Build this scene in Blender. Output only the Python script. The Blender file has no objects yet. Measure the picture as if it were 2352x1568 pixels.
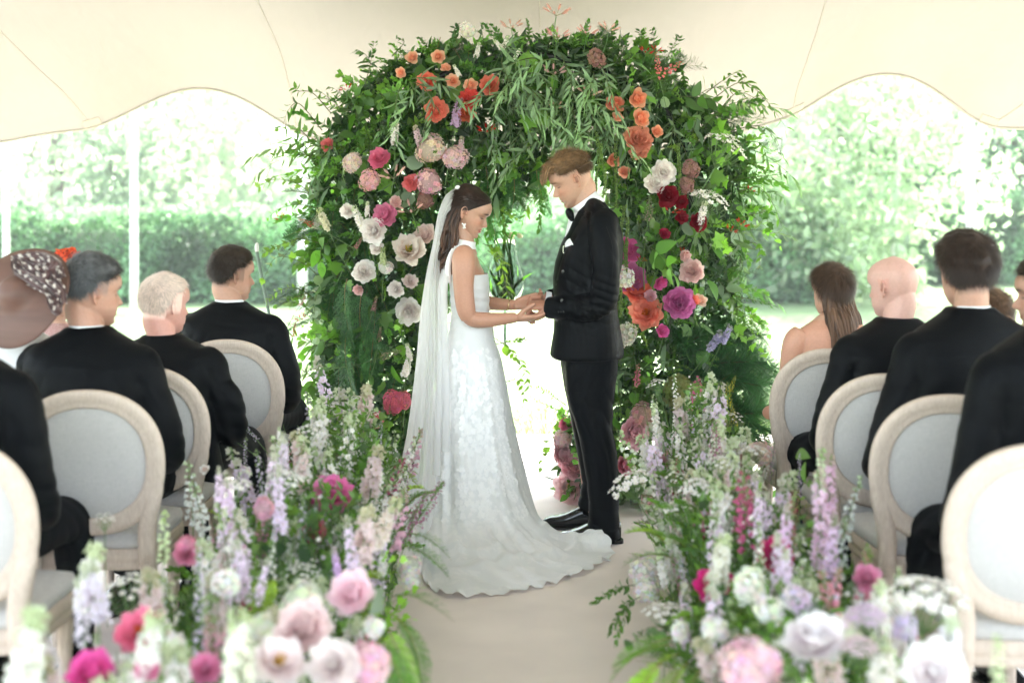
import bpy, math, random
import numpy as np
from mathutils import Matrix, Vector, Euler
random.seed(7); RNG = np.random.default_rng(11)
R = math.radians
SC = bpy.context.scene
COL = SC.collection

# ------------------------------------------------------------------ camera, light, exposure
F_PX, CX, HY, CAM_Z = 3267.0, 1176.0, 425.0, 1.65      # photo measured on a 2352 px wide copy
cam_data = bpy.data.cameras.new("camera")
cam_data.sensor_width = 36.0
cam_data.lens = 36.0 * F_PX / 2352.0
cam_data.shift_y = -(784.0 - HY) / 2352.0
cam_data.clip_start = 0.1
cam_data.clip_end = 400
cam_data.dof.use_dof = True
cam_data.dof.focus_distance = 6.75
cam_data.dof.aperture_fstop = 1.7
cam = bpy.data.objects.new("camera", cam_data)
cam.location = (0, 0, CAM_Z); cam.rotation_euler = (R(90), 0, 0)
COL.objects.link(cam); SC.camera = cam

SUN_EL, SUN_AZ = 57.0, 28.0          # azimuth measured from +Y (behind the arch) towards +X
world = bpy.data.worlds.new("World"); SC.world = world
world.use_nodes = True
nt = world.node_tree; nt.nodes.clear()
sky = nt.nodes.new("ShaderNodeTexSky"); sky.sky_type = 'NISHITA'; sky.sun_disc = False
sky.sun_elevation = R(SUN_EL); sky.sun_rotation = R(SUN_AZ)
sky.air_density = 1.3; sky.dust_density = 2.0; sky.ozone_density = 1.0
bg = nt.nodes.new("ShaderNodeBackground"); bg.inputs['Strength'].default_value = 0.15
wo = nt.nodes.new("ShaderNodeOutputWorld")
hs = nt.nodes.new("ShaderNodeHueSaturation"); hs.inputs['Saturation'].default_value = 0.62   # thin bright cloud whitens the sky
nt.links.new(sky.outputs[0], hs.inputs['Color']); nt.links.new(hs.outputs[0], bg.inputs['Color']); nt.links.new(bg.outputs[0], wo.inputs['Surface'])
sun = bpy.data.lights.new("sun", 'SUN'); sun.energy = 2.4; sun.angle = R(0.6); sun.color = (1.0, 0.97, 0.93)
so = bpy.data.objects.new("sun", sun)
d = Vector((math.sin(R(SUN_AZ))*math.cos(R(SUN_EL)), math.cos(R(SUN_AZ))*math.cos(R(SUN_EL)), math.sin(R(SUN_EL))))
so.rotation_euler = d.to_track_quat('Z', 'Y').to_euler(); so.location = d*30
COL.objects.link(so)
SC.view_settings.view_transform = 'Standard'
SC.view_settings.look = 'None'
SC.view_settings.gamma = 1.0
SC.view_settings.use_curve_mapping = False
SC.view_settings.exposure = 3.42
SC.render.engine = 'CYCLES'
cy = SC.cycles
cy.max_bounces = 10; cy.diffuse_bounces = 5; cy.glossy_bounces = 3; cy.transmission_bounces = 8; cy.transparent_max_bounces = 12
cy.caustics_reflective = False; cy.caustics_refractive = False
cy.use_denoising = True
cy.sample_clamp_indirect = 8.0

# ------------------------------------------------------------------ helpers
def P(px, py, Y):
    """a measured point of the photograph (2352 px wide) at distance Y, in metres"""
    return np.array([(px-CX)*Y/F_PX, Y, CAM_Z-(py-HY)*Y/F_PX])

class G:
    """collects vertices / faces with numpy, then builds ONE mesh"""
    def __init__(s): s.v=[]; s.f=[]; s.m=[]; s.c=[]; s.n=0
    def add(s, V, F, mat=0, col=(1,1,1)):
        V=np.asarray(V,float).reshape(-1,3); F=np.asarray(F,int)
        if len(V)==0 or len(F)==0: return s
        col=np.asarray(col,float)
        if col.ndim==1: col=np.tile(col,(len(V),1))
        s.v.append(V); s.f.append(F+s.n); s.m.append(np.full(len(F),mat) if np.isscalar(mat) else np.asarray(mat)); s.c.append(col); s.n+=len(V)
        return s
    def merge(s, g, M=None, col=None):
        if not g.v: return s
        V=np.concatenate(g.v)
        if M is not None: M=np.asarray(M); V=V@M[:3,:3].T+M[:3,3]
        C=np.concatenate(g.c)
        if col is not None: C=C*np.asarray(col)
        off=s.n
        s.v.append(V); s.c.append(C); s.n+=len(V)
        for F,m in zip(g.f,g.m): s.f.append(F+off); s.m.append(m)
        return s
    def verts(s): return np.concatenate(s.v)
    def mesh(s, name, mats, smooth=True):
        me=bpy.data.meshes.new(name)
        V=np.concatenate(s.v); C=np.concatenate(s.c)
        loops=np.concatenate([f.reshape(-1) for f in s.f]); tot=np.concatenate([np.full(len(f),f.shape[1]) for f in s.f])
        mi=np.concatenate(s.m).astype(np.int32)
        me.vertices.add(len(V)); me.vertices.foreach_set('co',V.astype(np.float32).ravel())
        me.loops.add(len(loops)); me.loops.foreach_set('vertex_index',loops.astype(np.int32))
        me.polygons.add(len(tot)); st=np.concatenate([[0],np.cumsum(tot)[:-1]])
        me.polygons.foreach_set('loop_start',st.astype(np.int32)); me.polygons.foreach_set('loop_total',tot.astype(np.int32))
        me.polygons.foreach_set('material_index',mi)
        me.polygons.foreach_set('use_smooth',np.full(len(tot),bool(smooth)))
        me.update(calc_edges=True)
        a=me.attributes.new('Col','FLOAT_COLOR','POINT')
        a.data.foreach_set('color',np.concatenate([C,np.ones((len(C),1))],1).astype(np.float32).ravel())
        for m in (mats if isinstance(mats,(list,tuple)) else [mats]): me.materials.append(m)
        return me

def scatter(out, tmpl, Rm, T, S=None, col=None):
    """append n copies of template G (rotations n,3,3; offsets n,3; scales n or n,3; tints n,3)"""
    n=len(T)
    if n==0: return
    V=np.concatenate(tmpl.v); C=np.concatenate(tmpl.c); nv=len(V)
    if S is None: S=np.ones(n)
    S=np.asarray(S,float)
    VV=V[None,:,:]*(S[:,None,None] if S.ndim==1 else S[:,None,:])
    W=np.einsum('nij,nvj->nvi',Rm,VV)+np.asarray(T)[:,None,:]
    CC=np.broadcast_to(C[None],(n,nv,3)) if col is None else C[None]*np.asarray(col)[:,None,:]
    off=out.n; out.v.append(W.reshape(-1,3)); out.c.append(CC.reshape(-1,3)); out.n+=n*nv
    for F,m in zip(tmpl.f,tmpl.m):
        FF=(F[None]+(np.arange(n)*nv)[:,None,None]+off).reshape(-1,F.shape[1])
        out.f.append(FF); out.m.append(np.tile(m,n))

def frames(dirs, roll=None):
    """rotation matrices whose +Z column is dirs (n,3)"""
    d=np.asarray(dirs,float); d=d/np.linalg.norm(d,axis=1,keepdims=True)
    up=np.where(np.abs(d[:,2:3])>.95, np.array([[1.,0,0]]), np.array([[0,0,1.]]))
    x=np.cross(up,d); x/=np.linalg.norm(x,axis=1,keepdims=True); y=np.cross(d,x)
    if roll is not None:
        c=np.cos(roll)[:,None]; s_=np.sin(roll)[:,None]; x,y=c*x+s_*y, -s_*x+c*y
    return np.stack([x,y,d],axis=2)
def frame1(d,roll=0.0): return frames(np.array([d]),np.array([roll]))[0]
def M4(Rm=None,t=(0,0,0),s=1.0):
    M=np.eye(4); 
    M[:3,:3]=(np.eye(3) if Rm is None else Rm)*(np.asarray(s) if np.ndim(s)==0 else np.asarray(s)[None,:]); M[:3,3]=t; return M
def rz(a): c,s=math.cos(a),math.sin(a); return np.array([[c,-s,0],[s,c,0],[0,0,1.]])
def rx(a): c,s=math.cos(a),math.sin(a); return np.array([[1.,0,0],[0,c,-s],[0,s,c]])
def ry(a): c,s=math.cos(a),math.sin(a); return np.array([[c,0,s],[0,1.,0],[-s,0,c]])

def grid_faces(nu,nv,closed_u=False,off=0):
    """faces of a (nv rows) x (nu cols) grid, index = row*nu+col"""
    cu=nu if closed_u else nu-1
    r,c=np.meshgrid(np.arange(nv-1),np.arange(cu),indexing='ij'); c2=(c+1)%nu
    return np.stack([r*nu+c,r*nu+c2,(r+1)*nu+c2,(r+1)*nu+c],-1).reshape(-1,4)+off

def catmull(pts,n):
    """resample control rows (k,d) to n rows along a smooth curve"""
    p=np.asarray(pts,float)
    if len(p)==2:
        t=np.linspace(0,1,n)[:,None]; return p[0]*(1-t)+p[1]*t
    k=len(p); q=np.vstack([2*p[0]-p[1],p,2*p[-1]-p[-2]]); u=np.linspace(0,k-1-1e-9,n); i=u.astype(int); t=(u-i)[:,None]
    a,b,c,d_=q[i],q[i+1],q[i+2],q[i+3]
    return .5*((2*b)+(-a+c)*t+(2*a-5*b+4*c-d_)*t*t+(-a+3*b-3*c+d_)*t**3)

def tube(path,rad,n=10,seg=None,cap=True,flat=None):
    """tapered tube along points; rad scalar or per point; flat=(kx,ky) squash"""
    path=np.asarray(path,float); rad=np.broadcast_to(np.asarray(rad,float),(len(path),)) if np.ndim(rad)==0 else np.asarray(rad,float)
    if seg:
        pr=catmull(np.hstack([path,rad[:,None]]),seg); path=pr[:,:3]; rad=np.maximum(pr[:,3],1e-4)
    k=len(path); t=np.gradient(path,axis=0); t/=np.linalg.norm(t,axis=1,keepdims=True)+1e-12
    x=np.cross([0,0,1.],t[0]); 
    if np.linalg.norm(x)<1e-3: x=np.cross([0,1.,0],t[0])
    x/=np.linalg.norm(x); X=[x]
    for i in range(1,k):
        x=X[-1]-t[i]*np.dot(X[-1],t[i]); x/=np.linalg.norm(x)+1e-12; X.append(x)
    X=np.array(X); Y=np.cross(t,X); a=np.linspace(0,2*np.pi,n,endpoint=False)
    kx,ky=flat or (1,1)
    V=path[:,None,:]+rad[:,None,None]*(kx*np.cos(a)[None,:,None]*X[:,None,:]+ky*np.sin(a)[None,:,None]*Y[:,None,:])
    V=V.reshape(-1,3); F=grid_faces(n,k,True)
    g=G(); 
    if cap:
        V=np.vstack([V,path[0]-t[0]*rad[0]*.4,path[-1]+t[-1]*rad[-1]*.4]); i0=k*n; j=np.arange(n); jn=(j+1)%n
        g.add(V,F); g.f.append(np.stack([np.full(n,i0),jn,j],1)); g.m.append(np.zeros(n,int))
        b=(k-1)*n; g.f.append(np.stack([np.full(n,i0+1),b+j,b+jn],1)); g.m.append(np.zeros(n,int))
    else: g.add(V,F)
    return g

def loft(rows,n=32,exp=2.2,cap=True):
    """rows: (cx,cy,cz, ax(3), ay(3)) -> each row an array [c(3), A(3), B(3)] superellipse"""
    a=np.linspace(0,2*np.pi,n,endpoint=False); e=2.0/exp
    ca=np.sign(np.cos(a))*np.abs(np.cos(a))**e; sa=np.sign(np.sin(a))*np.abs(np.sin(a))**e
    V=[]
    for c,A,B in rows: V.append(np.asarray(c)[None]+ca[:,None]*np.asarray(A)[None]+sa[:,None]*np.asarray(B)[None])
    k=len(rows); V=np.concatenate(V); g=G()
    if cap:
        V=np.vstack([V,rows[0][0],rows[-1][0]])
    g.add(V,grid_faces(n,k,True))
    if cap:
        i0=k*n; j=np.arange(n); jn=(j+1)%n
        g.f.append(np.stack([np.full(n,i0),jn,j],1)); g.m.append(np.zeros(n,int))
        b=(k-1)*n; g.f.append(np.stack([np.full(n,i0+1),b+j,b+jn],1)); g.m.append(np.zeros(n,int))
    return g

def ell(c,r,Rm=None,n=20,m=14):
    u=np.linspace(0,np.pi,m); rows=[]
    Rm=np.eye(3) if Rm is None else Rm; c=np.asarray(c,float)
    for t in u:
        s=max(math.sin(t),1e-3); rows.append((c+Rm@np.array([0,0,-math.cos(t)*r[2]]),Rm@np.array([r[0]*s,0,0]),Rm@np.array([0,r[1]*s,0])))
    return loft(rows,n,2.0,cap=False)

def box(x0,x1,y0,y1,z0,z1):
    g=G(); V=[(x,y,z) for x in (x0,x1) for y in (y0,y1) for z in (z0,z1)]
    F=[(0,1,3,2),(4,6,7,5),(0,4,5,1),(2,3,7,6),(0,2,6,4),(1,5,7,3)]
    return g.add(V,F)

def fuse(name,g,mats,voxel=.006,smooth=3,fac=.5):
    """union of overlapping closed shapes as one continuous skin (returns mesh)"""
    me=g.mesh(name+'_tmp',mats); o=bpy.data.objects.new('tmp',me); COL.objects.link(o)
    r=o.modifiers.new('r','REMESH'); r.mode='VOXEL'; r.voxel_size=voxel; r.use_smooth_shade=True
    if smooth:
        s=o.modifiers.new('s','SMOOTH'); s.factor=fac; s.iterations=smooth
    dg=bpy.context.evaluated_depsgraph_get(); dg.update()
    m2=bpy.data.meshes.new_from_object(o.evaluated_get(dg)); m2.name=name
    bpy.data.objects.remove(o); bpy.data.meshes.remove(me)
    m2.materials.clear()
    for m in (mats if isinstance(mats,(list,tuple)) else [mats]): m2.materials.append(m)
    m2.polygons.foreach_set('material_index',np.zeros(len(m2.polygons),np.int32))
    m2.polygons.foreach_set('use_smooth',np.ones(len(m2.polygons),bool))
    return m2
def getco(me):
    a=np.empty(len(me.vertices)*3,np.float32); me.vertices.foreach_get('co',a); return a.reshape(-1,3).astype(float)
def getno(me):
    a=np.empty(len(me.vertices)*3,np.float32); me.vertices.foreach_get('normal',a); return a.reshape(-1,3).astype(float)
def setco(me,V): me.vertices.foreach_set('co',V.astype(np.float32).ravel()); me.update()
def setcol(me,C):
    a=me.attributes.get('Col') or me.attributes.new('Col','FLOAT_COLOR','POINT')
    a.data.foreach_set('color',np.concatenate([C,np.ones((len(C),1))],1).astype(np.float32).ravel())

class Noise:
    """cheap smooth noise: sum of random sinusoids"""
    def __init__(s,freq,seed=0,n=14,aniso=(1,1,1)):
        r=np.random.default_rng(seed); s.k=r.normal(size=(n,3)); s.k/=np.linalg.norm(s.k,axis=1,keepdims=True); s.k*=freq*r.uniform(.5,1.5,(n,1))*np.asarray(aniso); s.p=r.uniform(0,6.28,n)
    def __call__(s,V): return np.sin(V@s.k.T+s.p).sum(1)/math.sqrt(len(s.p)/2)

def ob(name,me,parent=None,M=None,color=None):
    o=bpy.data.objects.new(name,me); COL.objects.link(o)
    if parent is not None: o.parent=parent
    if M is not None: o.matrix_basis=Matrix(np.asarray(M).tolist())
    if color is not None: o.color=(*color,1)
    return o
def thing(name,label,cat,loc=(0,0,0),group=None):
    o=bpy.data.objects.new(name,None); COL.objects.link(o); o.location=Vector([float(v) for v in loc]); o.empty_display_size=.1
    o['label']=label; o['category']=cat
    if group: o['group']=group
    return o
def tag(o,label=None,cat=None,group=None,kind=None):
    for k,v in (('label',label),('category',cat),('group',group),('kind',kind)):
        if v: o[k]=v
    return o
def world_part(name,me,parent):
    """mesh given in world coordinates, hung under an unrotated thing"""
    o=ob(name,me,parent); o.matrix_basis=Matrix.Translation(-Vector(parent.location)); return o

# ------------------------------------------------------------------ materials
def new_mat(name):
    m=bpy.data.materials.new(name); m.use_nodes=True; t=m.node_tree; t.nodes.clear()
    out=t.nodes.new('ShaderNodeOutputMaterial'); return m,t,out
def N(t,k,**kw):
    n=t.nodes.new(k)
    for a,b in kw.items():
        if a in n.inputs: n.inputs[a].default_value=b
        else: setattr(n,a,b)
    return n
def tint_nodes(t,base,use_obj=False,use_col=True,rand=0.0):
    """colour = base * Col attribute * object colour, small object-random value change"""
    cur=N(t,'ShaderNodeRGB'); cur.outputs[0].default_value=(*base,1); cur=cur.outputs[0]
    def mul(a,b):
        m=N(t,'ShaderNodeMix',data_type='RGBA',blend_type='MULTIPLY'); m.inputs[0].default_value=1
        t.links.new(a,m.inputs[6]); t.links.new(b,m.inputs[7]); return m.outputs[2]
    if use_col:
        a=N(t,'ShaderNodeAttribute',attribute_name='Col'); cur=mul(cur,a.outputs['Color'])
    oi=None
    if use_obj:
        oi=N(t,'ShaderNodeObjectInfo'); cur=mul(cur,oi.outputs['Color'])
    if rand:
        oi=oi or N(t,'ShaderNodeObjectInfo')
        mr=N(t,'ShaderNodeMapRange'); mr.inputs[3].default_value=1-rand; mr.inputs[4].default_value=1+rand
        t.links.new(oi.outputs['Random'],mr.inputs[0]); h=N(t,'ShaderNodeHueSaturation'); t.links.new(mr.outputs[0],h.inputs['Value']); t.links.new(cur,h.inputs['Color']); cur=h.outputs[0]
    return cur
def simple(name,base,rough=.6,spec=.5,noise=0,nscale=20,bump=0,bscale=80,metal=0,sheen=0,coat=0,trans=0,col=False,objc=False,rand=0,sss=0,bdist=.002,stretch=None):
    m,t,out=new_mat(name); p=N(t,'ShaderNodeBsdfPrincipled'); L=t.links.new
    c=tint_nodes(t,base,objc,col,rand)
    tc=N(t,'ShaderNodeTexCoord'); vec=tc.outputs['Object']
    if stretch:
        mp=N(t,'ShaderNodeMapping'); mp.inputs['Scale'].default_value=stretch; L(vec,mp.inputs[0]); vec=mp.outputs[0]
    if noise:
        nz=N(t,'ShaderNodeTexNoise',Scale=nscale,Detail=5.0); L(vec,nz.inputs['Vector'])
        mr=N(t,'ShaderNodeMapRange'); mr.inputs[1].default_value=.3; mr.inputs[2].default_value=.7; mr.inputs[3].default_value=1-noise; mr.inputs[4].default_value=1+noise
        L(nz.outputs[0],mr.inputs[0]); h=N(t,'ShaderNodeHueSaturation'); L(mr.outputs[0],h.inputs['Value']); L(c,h.inputs['Color']); c=h.outputs[0]
    L(c,p.inputs['Base Color']); p.inputs['Roughness'].default_value=rough; p.inputs['Specular IOR Level'].default_value=spec
    p.inputs['Metallic'].default_value=metal; p.inputs['Sheen Weight'].default_value=sheen; p.inputs['Coat Weight'].default_value=coat
    if sss:
        p.inputs['Subsurface Weight'].default_value=sss; p.inputs['Subsurface Radius'].default_value=(1,.35,.2); p.inputs['Subsurface Scale'].default_value=.008
    if bump:
        nb=N(t,'ShaderNodeTexNoise',Scale=bscale,Detail=6.0); L(vec,nb.inputs['Vector'])
        b=N(t,'ShaderNodeBump',Strength=bump,Distance=bdist); L(nb.outputs[0],b.inputs['Height']); L(b.outputs[0],p.inputs['Normal'])
    sh=p.outputs[0]
    if trans:
        tr=N(t,'ShaderNodeBsdfTranslucent'); L(c,tr.inputs[0]); mx=N(t,'ShaderNodeMixShader'); mx.inputs[0].default_value=trans
        L(sh,mx.inputs[1]); L(tr.outputs[0],mx.inputs[2]); sh=mx.outputs[0]
    L(sh,out.inputs[0]); m.diffuse_color=(*base,1); return m

def leafmat(name,trans=.4,rough=.45,rand=.18,spec=.5,transboost=(1.6,1.9,.7)):
    m,t,out=new_mat(name); L=t.links.new
    c=tint_nodes(t,(1,1,1),True,True,rand)
    p=N(t,'ShaderNodeBsdfPrincipled'); L(c,p.inputs['Base Color']); p.inputs['Roughness'].default_value=rough; p.inputs['Specular IOR Level'].default_value=spec
    g=N(t,'ShaderNodeMix',data_type='RGBA',blend_type='MULTIPLY'); g.inputs[0].default_value=1; L(c,g.inputs[6]); g.inputs[7].default_value=(*transboost,1)
    tr=N(t,'ShaderNodeBsdfTranslucent'); L(g.outputs[2],tr.inputs[0]); mx=N(t,'ShaderNodeMixShader'); mx.inputs[0].default_value=trans
    L(p.outputs[0],mx.inputs[1]); L(tr.outputs[0],mx.inputs[2]); L(mx.outputs[0],out.inputs[0]); return m
M_LEAF=leafmat('leaf')
M_PETAL=leafmat('petal',trans=.5,rough=.6,rand=.05,spec=.25,transboost=(1,1,1))
M_STEM=simple('green_stem',(.09,.16,.05),.6,col=True,objc=False)
M_TWIG=simple('twig_bark',(.10,.06,.035),.8,noise=.3,nscale=60)
# ------------------------------------------------------------------ ground, tent floor, tent
m_floor=simple('tent_floor_carpet',(.84,.745,.69),.85,noise=.06,nscale=3,bump=.5,bscale=260,bdist=.0015)
fl=G(); fl.merge(box(-7,7,-4,9.35,-.03,.012)); o=ob('floor',fl.mesh('floor',m_floor,False)); o['kind']='structure'
# joint of the floor boards at the back
j=G().merge(box(-7,7,7.98,7.988,.0125,.0135)); o=ob('floor_joint',j.mesh('floor_joint',simple('joint',(.25,.22,.2),.9),False)); o['kind']='structure'
m,t,out=new_mat('lawn'); L=t.links.new
p=N(t,'ShaderNodeBsdfPrincipled'); p.inputs['Roughness'].default_value=.9; tc=N(t,'ShaderNodeTexCoord')
n1=N(t,'ShaderNodeTexNoise',Scale=1.2,Detail=6.0); n2=N(t,'ShaderNodeTexNoise',Scale=60.0,Detail=3.0); L(tc.outputs['Object'],n1.inputs['Vector']); L(tc.outputs['Object'],n2.inputs['Vector'])
cr=N(t,'ShaderNodeValToRGB'); cr.color_ramp.elements[0].color=(.14,.20,.085,1); cr.color_ramp.elements[1].color=(.20,.26,.12,1); cr.color_ramp.elements[0].position=.35; cr.color_ramp.elements[1].position=.65
ma=N(t,'ShaderNodeMath',operation='ADD'); ml=N(t,'ShaderNodeMath',operation='MULTIPLY'); ml.inputs[1].default_value=.5
L(n1.outputs[0],ma.inputs[0]); L(n2.outputs[0],ma.inputs[1]); L(ma.outputs[0],ml.inputs[0]); L(ml.outputs[0],cr.inputs[0]); L(cr.outputs[0],p.inputs['Base Color'])
b=N(t,'ShaderNodeBump',Strength=.6,Distance=.02); L(n2.outputs[0],b.inputs['Height']); L(b.outputs[0],p.inputs['Normal']); L(p.outputs[0],out.inputs[0]); M_LAWN=m
g=G().add([(-200,-60,-.035),(200,-60,-.035),(200,300,-.035),(-200,300,-.035)],[(0,1,2,3)])
o=ob('lawn',g.mesh('lawn',M_LAWN,False)); o['kind']='structure'
# grass blades near the floor edge
gb=G(); gb.add([(-.004,0,0),(.004,0,0),(.002,.01,.04),(0,.03,.06)],[(0,1,2,3)])
n=16000; T=np.stack([RNG.uniform(-4,4,n),9.36+RNG.exponential(1.3,n),np.full(n,-.035)],1); Rm=np.array([rz(a) for a in RNG.uniform(0,6.28,n)])
gg=G(); scatter(gg,gb,Rm,T,RNG.uniform(.3,.8,n),col=np.array([.18,.24,.10])*RNG.uniform(.7,1.3,(n,1)))
o=ob('grass',gg.mesh('grass',M_LEAF)); tag(o,'short pale lawn grass just beyond the tent floor','grass',kind='stuff')

# canopy of the stretch tent ---------------------------------------------------
YE=9.4
edge_px=[(-1500,330),(-1100,230),(-700,330),(-420,300),(-250,250),(-60,330),(0,327),(110,305),(215,295),(300,255),(380,215),(455,198),(540,215),(620,262),(700,315),(800,335),(1000,345),(1240,350),(1500,345),(1690,305),(1780,278),(1826,264),(1900,215),(1970,178),(2040,165),(2110,180),(2180,228),(2262,292),(2352,294),(2500,305),(2700,230),(2950,310),(3300,250),(3800,330)]
ex=np.array([(a-CX)*YE/F_PX for a,_ in edge_px]); ez=np.array([CAM_Z-(b_-HY)*YE/F_PX for _,b_ in edge_px])
def edge_z(x):
    # smooth interpolation
    xs=np.asarray(x,float); w=.10; s=0
    for k in (-2,-1,0,1,2): s=s+np.interp(xs+k*w*.5,ex,ez)
    return s/5
def tent_z(x,y):
    u=np.maximum(YE-y,0); e=edge_z(x); em=2.08
    # roof rises from the rope edge to the masts
    zb=em+.42*u**.82
    zb=np.where(u>5.5,em+.42*5.5**.82+.10*np.sin((u-5.5)*.8),zb)
    z=zb+(e-em)*np.exp(-(u/1.1)**1.3)
    mast=.95*np.exp(-(((x-.1)/1.25)**2+((y-6.85)/1.05)**2))
    return z+mast
nx,ny=181,110
xs=np.linspace(-7,7.0,nx); us=np.linspace(0,1,ny)**1.5*10.4; X,U=np.meshgrid(xs,us); Yv=YE-U
V=np.stack([X,Yv,tent_z(X,Yv)],-1).reshape(-1,3)
m,t,out=new_mat('tent_canvas'); L=t.links.new
tc=N(t,'ShaderNodeTexCoord'); n1=N(t,'ShaderNodeTexNoise',Scale=1.1,Detail=9.0,Roughness=.6); L(tc.outputs['Object'],n1.inputs[0])
wv=N(t,'ShaderNodeTexNoise',Scale=5.0,Detail=3.0,Distortion=.4); mp=N(t,'ShaderNodeMapping'); mp.inputs['Scale'].default_value=(1,.25,1); L(tc.outputs['Object'],mp.inputs[0]); L(mp.outputs[0],wv.inputs[0])
cr=N(t,'ShaderNodeValToRGB'); cr.color_ramp.elements[0].color=(.205,.186,.152,1); cr.color_ramp.elements[1].color=(.24,.217,.178,1); L(n1.outputs[0],cr.inputs[0])
df=N(t,'ShaderNodeBsdfDiffuse'); tr=N(t,'ShaderNodeBsdfTranslucent'); mx=N(t,'ShaderNodeMixShader'); mx.inputs[0].default_value=.04
L(cr.outputs[0],df.inputs[0]); tr.inputs[0].default_value=(.80,.755,.64,1); L(df.outputs[0],mx.inputs[1]); L(tr.outputs[0],mx.inputs[2])
b=N(t,'ShaderNodeBump',Strength=.35,Distance=.03); L(wv.outputs[0],b.inputs['Height']); L(b.outputs[0],df.inputs['Normal']); L(b.outputs[0],tr.inputs['Normal']); L(mx.outputs[0],out.inputs[0]); M_CANVAS=m
tent=thing('stretch_tent','cream stretch tent canopy with scalloped edge over the ceremony','tent',(0,7,0))
g=G().add(V,grid_faces(nx,ny)); world_part('canopy',g.mesh('canopy',M_CANVAS),tent)
# unseen disc added over the canopy to darken the ceiling above the arch
a=np.linspace(0,2*np.pi,60,endpoint=False); V=[]; Cq=[]
for q in np.linspace(.01,1,22): x=.10+1.55*q*np.cos(a); y=7.75+1.45*q*np.sin(a); V.append(np.stack([x,y,tent_z(x,y)+.48+.12*(1-q**2)],1)); Cq.append(np.full((60,3),q))
M_SHADE_DISC,t,out=new_mat('shade_disc_fade'); cd=N(t,'ShaderNodeBsdfDiffuse',Color=(.10,.08,.06,1)); ct=N(t,'ShaderNodeBsdfTransparent'); cmx=N(t,'ShaderNodeMixShader'); ca=N(t,'ShaderNodeAttribute',attribute_name='Col'); cs=N(t,'ShaderNodeSeparateColor'); cmr=N(t,'ShaderNodeMapRange',interpolation_type='SMOOTHSTEP')
cmr.inputs[1].default_value=.25; cmr.inputs[2].default_value=1.0; cmr.inputs[3].default_value=1.0; cmr.inputs[4].default_value=0.0   # disc fades to clear at its rim so the added shade ends softly
t.links.new(ca.outputs['Color'],cs.inputs[0]); t.links.new(cs.outputs[0],cmr.inputs[0]); t.links.new(cmr.outputs[0],cmx.inputs[0]); t.links.new(ct.outputs[0],cmx.inputs[1]); t.links.new(cd.outputs[0],cmx.inputs[2]); t.links.new(cmx.outputs[0],out.inputs[0])
world_part('shade_disc',G().add(np.concatenate(V),grid_faces(60,22,True),col=np.concatenate(Cq)).mesh('shade_disc',M_SHADE_DISC),tent)
# hem rope along the back edge
hx=np.linspace(-7,7,260); g=tube(np.stack([hx,np.full(260,YE),edge_z(hx)-.004],1),.009,6); M_ROPE=simple('hem_rope',(.40,.365,.30),.8)
world_part('hem',g.mesh('hem',M_ROPE),tent)
# seams: photo points thrown onto the canopy
def on_canopy(px,py):
    ys=np.linspace(YE,-3,4000); x=(px-CX)*ys/F_PX; z=CAM_Z-(py-HY)*ys/F_PX; d_=z-tent_z(x,ys); i=np.argmax(d_<0) if d_[0]>0 else 0
    i=np.where(np.diff(np.sign(d_))!=0)[0]; i=i[0] if len(i) else 0
    return np.array([x[i],ys[i],tent_z(x[i],ys[i])])
M_SEAM=simple('canvas_seam',(.36,.325,.26),.8)
for pts in ([(-60,10),(80,150),(150,215),(213,290)],[(575,-40),(600,20),(640,110),(665,200),(680,290)],[(1238,-20),(1240,30),(1241,90),(1243,200)],[(1905,-30),(1880,60),(1850,150),(1830,210),(1822,258)],[(2420,190),(2352,236),(2310,265),(2268,290)]):
    pp=np.array([on_canopy(*q) for q in catmull(np.array(pts,float),26)]); pp[:,2]-=.003
    world_part('seam',tube(pp,.0024,5).mesh('seam',M_SEAM),tent)
# leather corner patches where the ropes pull
for px,py in ((215,293),(2268,290),(1824,262)):
    c=on_canopy(px,py-3); g=G(); w=.055
    V=[(c[0]+a*w,c[1]-.01-.06*b_,0) for b_ in (0,1) for a in (-1,1)]; V=[(x,y,tent_z(x,y)-.006) for x,y,_ in V]+[(x,y,tent_z(x,y)-.009) for x,y,_ in V]
    g.add(V,[(0,1,3,2),(4,6,7,5),(0,2,6,4),(1,5,7,3),(0,4,5,1),(2,3,7,6)]); world_part('corner_patch',g.mesh('corner_patch',M_SEAM,False),tent)
# tent poles well outside the picture and the pole hidden in the arch
M_POLE=simple('tent_pole',(.7,.69,.66),.4)
for x,y in ((-6.9,9.3),(6.9,9.3),(-6.9,2),(6.9,2),(-6.9,-.9),(6.9,-.9)):
    world_part('pole',tube([(x,y,0.012),(x,y,float(tent_z(x,y))-.01)],.035,12).mesh('pole',M_POLE),tent)

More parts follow.
